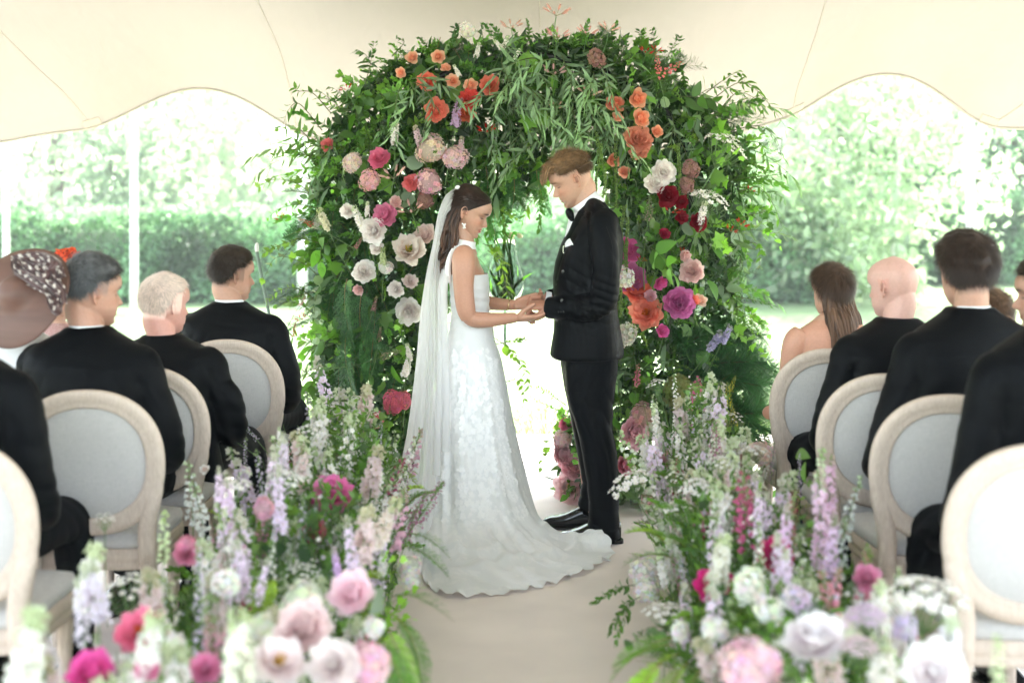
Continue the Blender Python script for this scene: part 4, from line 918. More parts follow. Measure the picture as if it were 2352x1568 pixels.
# shoes: patent oxfords pointing to the left
def shoe(toe,heel,floor=.013,name='shoe',parent=None,dirx=-1,L=None,rot=0.0,at=None):
    Ls=.30; rows=[]; up=G()
    prof=[(0,.012,.018,.022),(.04,.030,.030,.034),(.12,.042,.040,.040),(.25,.049,.046,.046),(.38,.049,.058,.050),(.52,.044,.078,.052),(.66,.037,.098,.052),(.80,.036,.108,.056),(.93,.034,.100,.060),(1.0,.022,.080,.05)]
    for t,w_,h,_ in prof: rows.append((np.array([Ls*(t-.8),0,.014+h/2]),np.array([0,w_,0]),np.array([0,0,h/2])))
    up.merge(loft(rows,26,2.5)); Rm=rz(rot); M=M4(Rm,at)
    root=ob(name,None,parent); root.matrix_basis=Matrix(M.tolist()); root.location=Vector(at)-Vector(parent.location)
    up_me=fuse('shoe_upper',up,M_PATENT,.004,3)
    ob('upper',up_me,root)
    so_=G(); prows=[(t,w_+.004) for t,w_,_,_ in prof]; a=[(Ls*(t-.8),w_) for t,w_ in prows]; poly=a+[(x,-w_) for x,w_ in a[::-1]]
    k=len(poly); Vb=[(x,y,.0) for x,y in poly]+[(x,y,.012) for x,y in poly]; 
    so_.add(Vb,[(i,(i+1)%k,k+(i+1)%k,k+i) for i in range(k)]); h=len(a)
    so_.f.append(np.array([(i,i+1,k-2-i,k-1-i) for i in range(h-1)])); so_.m.append(np.zeros(h-1,int)); so_.f.append(np.array([(k+i,k+k-1-i,k+k-2-i,k+i+1) for i in range(h-1)])); so_.m.append(np.zeros(h-1,int))
    ob('sole',so_.mesh('sole',M_BUTTON,False),root)
    hl=loft([(np.array([.038,0,-.001]),np.array([.034,0,0]),np.array([0,.036,0])),(np.array([.038,0,.014]),np.array([.034,0,0]),np.array([0,.036,0]))],20,3); ob('heel',hl.mesh('heel',M_BUTTON,False),root)
    lc=G()
    for i in range(4):
        x=-.115+i*.024; z=.068+i*.012; lc.merge(tube([(x,-.022,z-.006),(x+.004,0,z+.006),(x,.022,z-.006)],.0018,6,8))
    lc.merge(tube([(-.04,0,.112),(-.055,-.03,.106),(-.045,-.045,.085)],.0016,5,8)); lc.merge(tube([(-.04,0,.112),(-.05,.03,.106),(-.04,.04,.09)],.0016,5,8))
    ob('laces',lc.mesh('laces',M_BUTTON),root); return root
shoe(0,0,parent=groom,at=(C(1393,1240)[0],6.52,.014),rot=.10)
shoe(0,0,parent=groom,at=(C(1366,1200)[0],6.78,.014),rot=-.12)
world_part('sock',tube([C(1385,1180,-.1),C(1388,1232,-.1)],[.04,.043],16).mesh('sock',M_SUIT),groom); world_part('sock',tube([C(1362,1150,.15),C(1362,1196,.16)],[.04,.042],16).mesh('sock',M_SUIT),groom)
# ================================================================== the bride
SK_W=(.48,.275,.19)
bride=thing('person','bride in white strapless gown and long veil smiling down at joined hands','bride',(C(1085,1230)[0],YC,.012))
hb=HeadXf(C(1080,487,0),(1,-.16),23,.94)
g=G(); g.merge(head_geo(smile=1.1,nose=.82,jaw=.9),hb.M()); g.merge(ears_geo(),hb.M())
g.merge(tube([hb.pt((-2.5,0,-2)),hb.pt((-3.6,0,-7)),C(1066,553),C(1064,572),C(1068,590)],[.045,.046,.047,.052,.06],22,16))
g.merge(side_loft([(566,1056,1078,.05,0),(572,1048,1086,.10,0),(580,1042,1092,.145,0),(592,1038,1097,.165,0),(606,1036,1102,.160,0),(622,1034,1111,.140,0),(640,1034,1117,.125,0),(670,1037,1118,.12,0),(700,1040,1117,.115,0)],exp=2.1))
# right arm (towards the camera), left arm
g.merge(tube([C(1068,580,-.12),C(1068,588,-.165),C(1068,612,-.185),C(1068,655,-.19),C(1073,700,-.19),C(1080,722,-.185)],[.044,.053,.052,.046,.043,.036],22,26))
g.merge(tube([C(1078,716,-.186),C(1092,725,-.18),C(1120,727,-.165),C(1150,726,-.14),C(1183,724,-.115)],[.036,.036,.0345,.029,.0235],20,22))
g.merge(tube([C(1068,580,.12),C(1068,590,.165),C(1072,640,.19),C(1080,690,.19),C(1084,706,.185)],[.044,.052,.048,.040,.034],20,22))
g.merge(tube([C(1082,700,.186),C(1110,701,.16),C(1150,703,.10),C(1184,703,.055)],[.034,.035,.029,.023],18,18))
g.merge(hand_geo(C(1186,725,-.112),(1,.10,-.02),(-.05,.35,1),1,.94,curls=[(14,26,22),(12,24,20),(10,24,20),(10,24,22)],spread=2,thumb=(30,42)))
g.merge(hand_geo(C(1187,702,.050),(1,-.04,.14),(.1,-.75,.6),-1,.94,curls=[(30,40,25),(30,40,25),(30,40,25),(32,42,28)],spread=2,thumb=(12,8)))
me=fuse('bride_body',g,M_SKIN,.0026,1)
V=getco(me); L=hb.loc(V); Cc=head_col(L,SK_W,lip=(.46,.08,.09),brow=(.05,.025,.018),flush=.45)
far=(np.linalg.norm(V-hb.o,axis=1)>.155); Cc[far]=np.array(SK_W)*[1.0,.90,.86]; setcol(me,Cc); world_part('body',me,bride)
tg=G(); tg.merge(ell(hb.pt((8.3,0,-6.55)),np.array([.3,1.5,.28])*cm,hb.R,14,8)); world_part('teeth',tg.mesh('teeth',bpy.data.materials['teeth']),bride)
# hair
HB=(.026,.013,.008)
def th_b(X,Y,Z,ca):
    line=np.where(X>-2.2,.92*X-.6,-3+0*X); k=np.clip((Z-line)/1.6,0,1); top=np.clip((Z-4)/5,0,1); bk=np.clip((-X)/6,0,1)
    return -1.8+k*(2.25+1.0*top*(.4+bk)+1.3*bk*np.clip((Z+4)/6,0,1))
hc=hair_cap(hb,th_b,HB,13,noise=.05)
fl=lambda p: np.stack([-.9+0*p[:,0],.15*p[:,1]/5,-.35-.1*np.maximum(-p[:,0],0)],1)
hc.merge(strands(hb,th_b,fl,HB,4500,4.0,.07,8,lift=.06,jit=.08))
r=np.random.default_rng(9)
for i in range(330):
    u=r.uniform(0,1); dy=r.uniform(-1,1); w=math.sqrt(max(0,1-dy*dy*.8))
    st=hb.pt((-3.5-4.6*w*r.uniform(.5,1),dy*6.6,2.5+5*u)) if r.random()<.75 else hb.pt((-2.2,-7.4+r.normal()*.2,r.uniform(-1,4)))
    a=r.uniform(0,1)
    p1=C(1020+36*a-4*w,505+20*u+r.normal()*3,dy*.075); p2=C(1014+38*a,545+r.normal()*4,dy*.085); p3=C(1010+29*a,580+r.normal()*5,dy*.075-.01)
    p4=C(1005+22*a+r.normal()*2,606+r.normal()*5,dy*.06-.02); p5=C(1004+18*a+r.normal()*5,624+18*r.uniform(0,1),dy*.045-.02)
    wv=lambda p,k: p+np.array([math.sin(k*2.1+(i%7)*.5)*.0035*k,math.cos(k*2.3+i*.7)*.008,0])
    tb=tube([st,wv(p1,1),wv(p2,2),wv(p3,3.2),wv(p4,4.3),wv(p5,5.5)],np.array([.55,.62,.58,.55,.5,.12])*cm,5,20); k=r.uniform(.5,2.6); warm=r.uniform(0,1)**2*1.3
    t_=np.linspace(0,1,len(tb.v[0]))[:,None]; tb.c=[(np.array(HB)*k*(1+1.1*t_)+np.array([.05,.022,.010])*warm*t_)]; hc.merge(tb)
for i in range(26):   # loose fly-away tendrils
    a=r.uniform(0,1); p=[C(1012+10*a,560+20*a,-.08),C(1004+8*a,590,-.09),C(1002+10*r.random(),600+10*a,-.07),C(992+20*r.random(),606+16*r.random(),-.06)]
    tb=tube(p,np.array([.18,.15,.1,.03])*cm,4,10); tb.c=[np.tile(np.array(HB)*1.5,(len(tb.v[0]),1))]; hc.merge(tb)
world_part('hair',hc.mesh('bride_hair',hairmat('dark_glossy_hair',.36,.25)),bride)
# earring: cluster of white stones
eg=G(); e0=C(1067,517,-.077); r=np.random.default_rng(2)
for i in range(22):
    t_=r.uniform(0,1); eg.merge(ell(e0+np.array([r.normal()*.0035*(1.2-t_*.5)*1.2,-.002+r.normal()*.002,.011-.024*t_]),np.array([1,1,1])*r.uniform(.0024,.004),None,8,6))
world_part('earring',eg.mesh('earring',simple('pearl_white',(.85,.84,.8),.15,.8)),bride)
M_DRESS=None
m,t,out=new_mat('white_gown'); Lk=t.links.new
p=N(t,'ShaderNodeBsdfPrincipled'); p.inputs['Roughness'].default_value=.5; p.inputs['Sheen Weight'].default_value=.2; p.inputs['Specular IOR Level'].default_value=.35
tc=N(t,'ShaderNodeTexCoord'); vo=N(t,'ShaderNodeTexVoronoi',Scale=9.0); vo.feature='SMOOTH_F1'; nz_=N(t,'ShaderNodeTexNoise',Scale=14.0,Detail=3.0,Distortion=1.2)
mixv=N(t,'ShaderNodeMixRGB'); mixv.inputs[0].default_value=.25; Lk(tc.outputs['Object'],mixv.inputs[1]); Lk(nz_.outputs[1],mixv.inputs[2]); Lk(mixv.outputs[0],vo.inputs['Vector']); Lk(tc.outputs['Object'],nz_.inputs['Vector'])
cr=N(t,'ShaderNodeValToRGB'); cr.color_ramp.elements[0].position=.30; cr.color_ramp.elements[1].position=.36; cr.color_ramp.elements[0].color=(.88,.88,.87,1); cr.color_ramp.elements[1].color=(.82,.83,.825,1); Lk(vo.outputs[0],cr.inputs[0]); Lk(cr.outputs[0],p.inputs['Base Color'])
b1=N(t,'ShaderNodeBump',Strength=.35,Distance=.003); Lk(cr.outputs[0],b1.inputs['Height']); n3=N(t,'ShaderNodeTexNoise',Scale=160.0,Detail=4.0); Lk(tc.outputs['Object'],n3.inputs[0]); b2=N(t,'ShaderNodeBump',Strength=.2,Distance=.001); Lk(n3.outputs[0],b2.inputs['Height']); Lk(b1.outputs[0],b2.inputs['Normal']); Lk(b2.outputs[0],p.inputs['Normal'])
tr=N(t,'ShaderNodeBsdfTranslucent'); tr.inputs[0].default_value=(.8,.8,.8,1); mx=N(t,'ShaderNodeMixShader'); mx.inputs[0].default_value=.18; Lk(p.outputs[0],mx.inputs[1]); Lk(tr.outputs[0],mx.inputs[2]); Lk(mx.outputs[0],out.inputs[0]); M_GOWN=m
M_BAND=simple('white_crepe',(.88,.88,.87),.6,bump=.2,bscale=500,bdist=.0004)
rows=[(628,1034,1119,.128),(632,1033,1121,.134),(645,1032,1123,.138),(660,1033,1124,.137),(690,1035,1124,.130),(720,1036,1125,.127),(748,1033,1133,.138),(778,1027,1136,.155),(806,1019,1146,.172),(837,1012,1154,.19),(900,1000,1166,.225),(971,990,1179,.26),(1030,984,1192,.285),(1089,978,1205,.31),(1150,972,1213,.335),(1200,968,1220,.35),(1234,962,1226,.365)]
rr=catmull(np.array(rows,float),130); nu=420; a=np.linspace(0,2*np.pi,nu,endpoint=False); V=[]
n_f=Noise(1.4,31)
for i,(py,xf,xb,hd) in enumerate(rr):
    A=C((xf+xb)/2,py); hw=abs(xb-xf)/2*YC/F_PX; t_=max(0,(py-770)/460.); z=A[2]
    ph=.35*math.sin(t_*2.2)
    f=(np.sin(7*a+1.1+ph)*.5+np.sin(11*a+2.6-ph*1.5)*.55+np.sin(17*a+.4+ph)*.35+np.sin(29*a+1.7)*.18)
    f=np.sign(f)*np.abs(f)**.8
    amp=.026*t_**1.1*(.35+.65*np.clip(.5-.6*np.cos(a),0,1)); 
    wr=(.0022*np.sin(py*.33+3*np.sin(a*2))*np.exp(-((py-700)/60)**2)) if py<800 else 0
    ex_=2/2.2; ca=np.sign(np.cos(a))*np.abs(np.cos(a))**ex_; sa=np.sign(np.sin(a))*np.abs(np.sin(a))**ex_
    k=1+(f*amp+wr)/max(hd,.1); V.append(np.stack([A[0]+ca*hw*k,A[1]+sa*hd*k,np.full(nu,z)],1))
top=V[0]*[1,1,1]; c0=top.mean(0); V=[c0+(top-c0)*.97-[0,0,.02]]+V

def floor_pt(px,py,z=.018):
    Y=F_PX*(CAM_Z-z)/(py-HY); return np.array([(px-CX)*Y/F_PX,Y,z])
outl=[(985,1212,.02),(952,1235,.02),(948,1268,.02),(960,1299,.02),(972,1335,.02),(1000,1358,.018),(1041,1374,.018),(1090,1369,.02),(1146,1366,.018),(1200,1357,.02),(1259,1343,.018),(1314,1326,.018),(1356,1309,.02),(1400,1286,.02),(1411,1268,.03),(1396,1242,.07),(1389,1223,.10),(1350,1227,.09),(1290,1233,.065),(1240,1216,.05),(1222,1196,.03)]
nrow=len(V); kst=next(i for i,v in enumerate(V) if v[:,2].mean()<.40); V=V[:kst+1]; S=V[-1]; D0=(V[-1]-V[-4]); D0/=np.linalg.norm(D0,axis=1,keepdims=True)
cen=S.mean(0); O=np.array([floor_pt(*q) for q in outl]); O=catmull(O,400)
# outline point for every angle of the ring: floor sheet from 172 to 372 degrees, plain hem elsewhere
aa=np.degrees(a)%360; lo,hi=170.,378.; sec=np.where(aa<20,aa+360,aa); u_=(sec-lo)/(hi-lo); E=S+np.array([0,0,0]); out_=(S-cen)*[1,1,0]; E=S+out_*.16; E[:,2]=.018
# share the long rim evenly over the sector
insec=(u_>0)&(u_<1); E[insec]=O[(u_[insec]*399).astype(int)]
kk=np.array([.06,.24,.4,.24,.06]); 
for _ in range(3): E=sum(w*np.roll(E,j,0) for w,j in zip(kk,(-2,-1,0,1,2)))
P1=S+D0*.33; P1[:,2]=np.maximum(P1[:,2],.06); H=(E-P1)*[1,1,0]; hl=np.linalg.norm(H,axis=1,keepdims=True); P2=P1+H*.33; P2[:,2]=.03
nt_=72; sL=np.linalg.norm(E-np.roll(E,1,0),axis=1); arc=np.cumsum(sL); ff=(np.sin(7*a+1.1+.3)*.5+np.sin(11*a+2.1)*.55+np.sin(17*a+.7)*.35+np.sin(29*a+1.7)*.18)
nzA=Noise(9,41,aniso=(1,1,.2)); nzB=Noise(24,42,aniso=(1,1,.2))
for k in range(1,nt_+1):
    q=(k/nt_)**.9; B=S*(1-q)**3+3*P1*q*(1-q)**2+3*P2*q*q*(1-q)+E*q**3
    lift=np.clip(hl[:,0]/.35,0,1)
    w=np.sin(arc*22+4*nzA(B)*.35)*.5+np.sin(arc*41+1.7*nzA(B+.3))*.35+.35*nzA(B*1.4)
    z=B[:,2]+np.clip((q-.3)/.25,0,1)*lift*(.026*np.clip(w+.25,0,1.6)*(1-.45*q)+.010*np.clip(nzB(B),0,2)*(1-.3*q)+.016*np.exp(-((q-.72-.05*np.sin(arc*6))/.035)**2)+.014*np.exp(-((q-.50-.06*np.sin(arc*5+1))/.04)**2))
    if q>.93: B=B+(H/np.maximum(hl,.02))*(np.sin(arc*75)*.012*(q-.93)/.07)[:,None]*lift[:,None]; z=z+.014*np.clip(np.sin(arc*60+1),0,1)*(q-.93)/.07*lift
    V.append(np.stack([B[:,0],B[:,1],np.maximum(z,.0155)],1))
g=G().add(np.concatenate(V),grid_faces(nu,len(V),True)); world_part('gown',g.mesh('gown',M_GOWN),bride)
# lace flowers sewn on skirt and train
from mathutils.bvhtree import BVHTree
pet=G()
lace=G(); pl=petal_geo(.022,.016,.12,.05,2,2)
fl_=G()
for k in range(5): fl_.merge(pl,M4(rz(k*1.2566)))
gown_me=bpy.data.objects['gown'].data; bv=BVHTree.FromPolygons([tuple(v) for v in getco(gown_me)],[tuple(q.vertices) for q in gown_me.polygons])
Rs=[];Ts=[]; r=np.random.default_rng(77); nzl=Noise(34,9)
for i in range(1000):
    px=r.uniform(1000,1210); py=r.uniform(800,1200)
    if nzl(np.array([C(px,py)]))[0]<-9: continue
    d_=Vector(((px-CX)/F_PX,1,-(py-HY)/F_PX)).normalized(); h=bv.ray_cast(Vector((0,0,CAM_Z)),d_)
    if h[0] is None: continue
    nrm=np.array(h[1]); nrm*= -1 if np.dot(nrm,np.array(d_))>0 else 1
    Rs.append(frame1(nrm,r.uniform(0,6))); Ts.append(np.array(h[0])+nrm*.0015)
scatter(lace,fl_,np.array(Rs),np.array(Ts),r.uniform(.35,.8,len(Ts))); o=world_part('lace_flowers',lace.mesh('lace_flowers',M_BAND),bride); o['kind']='stuff'
# veil
m,t,out=new_mat('veil_tulle'); Lk=t.links.new
df=N(t,'ShaderNodeBsdfDiffuse',Color=(.9,.9,.9,1)); tl=N(t,'ShaderNodeBsdfTranslucent',Color=(.9,.9,.9,1)); m1=N(t,'ShaderNodeMixShader'); m1.inputs[0].default_value=.5; Lk(df.outputs[0],m1.inputs[1]); Lk(tl.outputs[0],m1.inputs[2])
tp=N(t,'ShaderNodeBsdfTransparent'); m2=N(t,'ShaderNodeMixShader'); m2.inputs[0].default_value=.55; Lk(tp.outputs[0],m2.inputs[1]); Lk(m1.outputs[0],m2.inputs[2]); Lk(m2.outputs[0],out.inputs[0]); M_VEIL=m
vr=[(431,1049,1057,.012,0),(440,1034,1058,.03,0),(454,1021,1053,.055,0),(488,1008,1036,.08,0),(530,1000,1024,.095,0),(567,994,1016,.105,0),(635,980,1016,.125,0),(704,970,1020,.145,0),(770,964,1024,.165,0),(823,960,1026,.18,0),(921,949,1028,.22,0),(1005,937,1032,.25,0),(1100,918,1040,.29,0),(1180,902,1052,.32,0),(1238,892,1066,.35,0)]
rr=catmull(np.array(vr,float),110); nu=180; a=np.linspace(0,2*np.pi,nu,endpoint=False); V=[]
for py,xl,xr,hd,_ in rr:
    A=C((xl+xr)/2,py); hw=(xr-xl)/2*YC/F_PX; t_=np.clip((py-440)/800,0,1); f=np.sin(9*a+.5+t_)*.5+np.sin(15*a+2-t_*2)*.5+np.sin(23*a+1)*.35
    k=f*(.003+.016*t_); ca,sa=np.cos(a),np.sin(a); V.append(np.stack([A[0]+ca*(hw+k),A[1]+sa*(hd+k),np.full(nu,A[2])],1))
g=G().add(np.concatenate(V),grid_faces(nu,len(V),True)); world_part('veil',g.mesh('veil',M_VEIL),bride)
g=tube([C(1054,431,-.045),C(1050,432,-.02),C(1049,431,.02),C(1052,431,.045)],.009,10,12,flat=(1,1.2)); world_part('veil_comb',g.mesh('veil_comb',M_BAND),bride)
# scarf collar, halter strap, ribbons down the back
g=G(); a=np.linspace(0,2*np.pi,44,endpoint=False); V=[]
for k_,(cx2,cy2,rr_) in enumerate([(1063,566,.062),(1065,561,.054),(1066,557,.052),(1067,553,.0510),(1068,551,.050),(1068,551,.046),(1066,558,.046)]):
    c=C(cx2,cy2); V.append(c+np.stack([np.cos(a)*rr_*1.02,np.sin(a)*rr_,.18*np.cos(a)*rr_*-1.2],1))
g.add(np.concatenate(V),grid_faces(44,7,True)); world_part('scarf_collar',g.mesh('scarf_collar',M_BAND),bride)
def ribbon(pts,w,name):
    p=catmull(np.array(pts),50); g=G(); t_=np.gradient(p,axis=0); sd=np.cross(t_,[0,-1,0]); sd/=np.linalg.norm(sd,axis=1,keepdims=True); ww=np.interp(np.linspace(0,1,50),[0,.2,1],[w*.6,w,w*1.3])[:,None]
    V=np.concatenate([p-sd*ww+[0,.004,0],p-[0,.003,0],p+sd*ww+[0,.004,0],p+sd*ww+[0,.007,0],p+[0,.002,0],p-sd*ww+[0,.007,0]]); V=V.reshape(6,50,3).transpose(1,0,2).reshape(-1,3); g.add(V,grid_faces(6,50,True)); world_part(name,g.mesh(name,M_BAND if name=='halter_strap' else M_VEIL),bride)
ribbon([C(1058,561,-.055),C(1044,572,-.10),C(1035,592,-.135),C(1032,615,-.142),C(1033,645,-.142)],.011,'halter_strap')
ribbon([C(1052,562,.0),C(1036,590,-.02),C(1026,630,-.15),C(1024,700,-.175),C(1027,800,-.20),C(1030,900,-.245),C(1030,1010,-.29)],.014,'ribbon')
ribbon([C(1050,562,.0),C(1032,590,-.01),C(1018,640,-.135),C(1016,720,-.165),C(1017,820,-.20),C(1014,930,-.245),C(1010,1060,-.31)],.012,'ribbon')
# bracelet and ring
a=np.linspace(0,2*np.pi,36); c=C(1168,703,.075); pth=c+np.stack([np.cos(a)*.006+.0,np.sin(a)*.029,np.cos(a)*.029],1); world_part('bracelet',tube(pth,.0016,6,cap=False).mesh('bracelet',M_GOLD),bride)
a=np.linspace(0,2*np.pi,24); c=C(1216,731,-.115); pth=c+np.stack([np.cos(a)*.002,np.sin(a)*.0098,np.cos(a)*.0098],1); g=tube(pth,.0014,6,cap=False); g.merge(ell(c+[0,-.006,-.0115],(.0035,.0035,.003),None,8,6)); world_part('ring',g.mesh('ring',M_SILVER),bride)
# ================================================================== chairs
m,t,out=new_mat('limed_oak'); Lk=t.links.new
p=N(t,'ShaderNodeBsdfPrincipled'); p.inputs['Roughness'].default_value=.6; tc=N(t,'ShaderNodeTexCoord'); mp=N(t,'ShaderNodeMapping'); mp.inputs['Scale'].default_value=(26,26,4)
wv=N(t,'ShaderNodeTexNoise',Scale=7.0,Detail=8.0,Distortion=.6); Lk(tc.outputs['Object'],mp.inputs[0]); Lk(mp.outputs[0],wv.inputs[0])
cr=N(t,'ShaderNodeValToRGB'); cr.color_ramp.elements[0].position=.25; cr.color_ramp.elements[1].position=.75; cr.color_ramp.elements[0].color=(.45,.355,.285,1); cr.color_ramp.elements[1].color=(.62,.52,.435,1); Lk(wv.outputs[0],cr.inputs[0]); Lk(cr.outputs[0],p.inputs['Base Color'])
b=N(t,'ShaderNodeBump',Strength=.3,Distance=.001); Lk(wv.outputs[0],b.inputs['Height']); Lk(b.outputs[0],p.inputs['Normal']); Lk(p.outputs[0],out.inputs[0]); M_OAK=m
m,t,out=new_mat('natural_linen'); Lk=t.links.new
p=N(t,'ShaderNodeBsdfPrincipled'); p.inputs['Roughness'].default_value=.9; p.inputs['Sheen Weight'].default_value=.2; tc=N(t,'ShaderNodeTexCoord')
n1=N(t,'ShaderNodeTexNoise',Scale=1.0,Detail=4.0); mp=N(t,'ShaderNodeMapping'); mp.inputs['Scale'].default_value=(60,60,700); Lk(tc.outputs['Object'],mp.inputs[0]); Lk(mp.outputs[0],n1.inputs[0])
n2=N(t,'ShaderNodeTexNoise',Scale=1.0,Detail=4.0); mp2=N(t,'ShaderNodeMapping'); mp2.inputs['Scale'].default_value=(700,60,60); Lk(tc.outputs['Object'],mp2.inputs[0]); Lk(mp2.outputs[0],n2.inputs[0])
ad=N(t,'ShaderNodeMath',operation='ADD'); Lk(n1.outputs[0],ad.inputs[0]); Lk(n2.outputs[0],ad.inputs[1]); cr=N(t,'ShaderNodeValToRGB'); hf=N(t,'ShaderNodeMath',operation='MULTIPLY'); hf.inputs[1].default_value=.5; Lk(ad.outputs[0],hf.inputs[0]); Lk(hf.outputs[0],cr.inputs[0])
cr.color_ramp.elements[0].position=.35; cr.color_ramp.elements[1].position=.65; cr.color_ramp.elements[0].color=(.40,.385,.37,1); cr.color_ramp.elements[1].color=(.52,.50,.48,1); Lk(cr.outputs[0],p.inputs['Base Color'])
b=N(t,'ShaderNodeBump',Strength=.25,Distance=.0006); Lk(ad.outputs[0],b.inputs['Height']); Lk(b.outputs[0],p.inputs['Normal']); Lk(p.outputs[0],out.inputs[0]); M_LINEN=m
# chair frame: sitter faces +Y, the back leans towards -Y
OZ,OA,OB=.735,.245,.245      # centre height, half width, half height of the oval
tilt=lambda z: -.205-.20*(z-.50)
def sup(a,A,B,e=2.25): return A*np.sign(np.cos(a))*np.abs(np.cos(a))**(2/e), B*np.sign(np.sin(a))*np.abs(np.sin(a))**(2/e)
def chair_meshes():
    D={}
    # oval ring with moulded section
    n=72; a=np.linspace(0,2*np.pi,n,endpoint=False); sec=[(-.030,-.006),(-.030,.010),(-.026,.016),(-.018,.013),(-.006,.017),(.010,.019),(.024,.015),(.030,.008),(.030,-.008),(.024,-.016),(.008,-.020),(-.010,-.018),(-.020,-.013),(-.026,-.014)]
    V=[]
    for (dr,dy) in sec:
        x,z=sup(a,OA-.030+dr,OB-.030+dr); V.append(np.stack([x,tilt(OZ+z)-dy,OZ+z],1))
    V=np.concatenate(V); D['back_frame']=G().add(V,grid_faces(n,len(sec),True)); F=np.stack([np.arange(n)+(len(sec)-1)*n,(np.arange(n)+1)%n+(len(sec)-1)*n,(np.arange(n)+1)%n,np.arange(n)],1); D['back_frame'].f.append(F); D['back_frame'].m.append(np.zeros(n,int))
    # padded linen panel, both sides
    for nm,sg in (('back_panel',1),('back_pad',-1)):
        V=[];k=14
        for i in range(k+1):
            q=i/k; x,z=sup(a,(OA-.052)*q+1e-4,(OB-.052)*q+1e-4); y=tilt(OZ+z)-sg*(.004+.016*(1-q**4)); V.append(np.stack([x,y,OZ+z],1))
        D[nm]=G().add(np.concatenate(V),grid_faces(n,k+1,True))
    x,z=sup(a,OA-.052,OB-.052); pth=np.stack([x,tilt(OZ+z)-.008,OZ+z],1); D['piping']=tube(np.vstack([pth,pth[:1]]),.0045,6,cap=False)
    # rear legs sweep out of the oval and down to the floor
    for nm,s in (('rear_leg',1),):
        pts=[]
        for (x,z,w) in ((.222,.70,.012),(.213,.64,.024),(.192,.57,.030),(.180,.50,.030),(.183,.42,.029),(.190,.33,.026),(.196,.18,.021),(.202,.0,.016)):
            y=tilt(z) if z>.5 else -.205-(.50-z)*.06*(1 if z>.3 else 1.6)*.6-.0
            pts.append((x,y,z,w))
        pp=catmull(np.array(pts),26); rows=[(q[:3],np.array([q[3],0,0]),np.array([0,q[3]*.85,0])) for q in pp]; D[nm]=loft(rows,14,3.2)
    # lower part of the oval to the legs is closed; seat rail, cushion
    rw=G(); n2=40
    def seat_outline(k=1.0,off=0): 
        pts=[(-.19,-.19),(-.235,.05),(-.245,.20),(-.20,.245),(0,.262),(.20,.245),(.245,.20),(.235,.05),(.19,-.19),(0,-.20)]
        q=np.array(pts); q=np.vstack([q,q[:1]]); return q*k
    q=seat_outline()
    def ringloft(zs,ks):
        Vs=[]; 
        base=catmull(np.vstack([q[-2:-1],q,q[1:2]]),60)[5:-5]; base=catmull(q,64)[:-1]
        for z,k in zip(zs,ks): Vs.append(np.hstack([base*k,np.full((len(base),1),z)]))
        m_=len(base); V=np.concatenate(Vs+[np.array([[0,0.02,zs[0]],[0,0.02,zs[-1]]])]); g=G().add(V,grid_faces(m_,len(zs),True)); j=np.arange(m_); jn=(j+1)%m_; i0=m_*len(zs)
        g.f.append(np.stack([np.full(m_,i0),jn,j],1)); g.m.append(np.zeros(m_,int)); b_=(len(zs)-1)*m_; g.f.append(np.stack([np.full(m_,i0+1),b_+j,b_+jn],1)); g.m.append(np.zeros(m_,int)); return g
    D['seat_rail']=ringloft([.372,.374,.388,.392,.402,.406,.420,.426,.440,.442],[.955,.985,.985,.97,.97,.985,.985,.97,.975,.95])
    D['seat_cushion']=ringloft([.442,.446,.465,.482,.494,.500],[.93,.965,.975,.95,.82,.45])
    # front leg, fluted and tapered, with a square block
    n3=28; a3=np.linspace(0,2*np.pi,n3,endpoint=False); V=[]
    for z,r_ in ((.372,.022),(.362,.024),(.352,.017),(.345,.026),(.30,.025),(.15,.018),(.05,.014),(.035,.018),(.02,.015),(.0,.011)):
        fl=1-.07*(np.sin(a3*7)>0)*(.05<z<.34); V.append(np.stack([r_*fl*np.cos(a3),r_*fl*np.sin(a3),np.full(n3,z)],1))
    D['front_leg']=G().add(np.concatenate(V),grid_faces(n3,len(V),True))
    D['leg_block']=box(-.026,.026,-.026,.026,.366,.436)
    # carved rosette
    g=G()
    for k in range(8): g.merge(ell((.011*math.cos(k*.785),-.003,.011*math.sin(k*.785)),(.0055,.003,.0055),None,8,5))
    g.merge(ell((0,-.004,0),(.006,.005,.006),None,8,5)); g.merge(tube(np.stack([.019*np.cos(a3),0*a3,.019*np.sin(a3)],1),.002,5,cap=False)); D['rosette']=g
    return D
CD=chair_meshes(); CM={k:v.mesh(k,M_LINEN if k in('back_panel','back_pad','piping','seat_cushion') else M_OAK,True) for k,v in CD.items()}
mir=CD['rear_leg']; mg=G(); mg.merge(mir,np.diag([-1.,1,1,1])); CM['rear_leg_l']=mg.mesh('rear_leg',M_OAK)
def chair(px,Y,head,label,dz=.012):
    Y=Y+.27; x=(px-CX)*(Y-.25)/F_PX; head=-head*.3; root=thing('oval_back_chair',label,'chair',(x,Y,dz),'oval back chairs of the wedding guests'); root.rotation_euler=(0,0,-R(head))
    for k in ('back_frame','back_panel','back_pad','seat_rail','seat_cushion','rear_leg','rear_leg_l'): 
        o=ob(k.replace('_l',''if k.endswith('_l') else '_l'),CM[k],root)
        if k=='back_panel': ob('piping',CM['piping'],o)
        if k.startswith('rear_leg'): ob('rosette',CM['rosette'],o,M4(None,((.187 if k=='rear_leg' else -.187),-.238,.405)))
    for s in (-1,1):
        o=ob('front_leg',CM['front_leg'],root,M4(None,(.205*s,.205,0))); ob('leg_block',CM['leg_block'],o,M4(None,(0,0,0)))
    return root
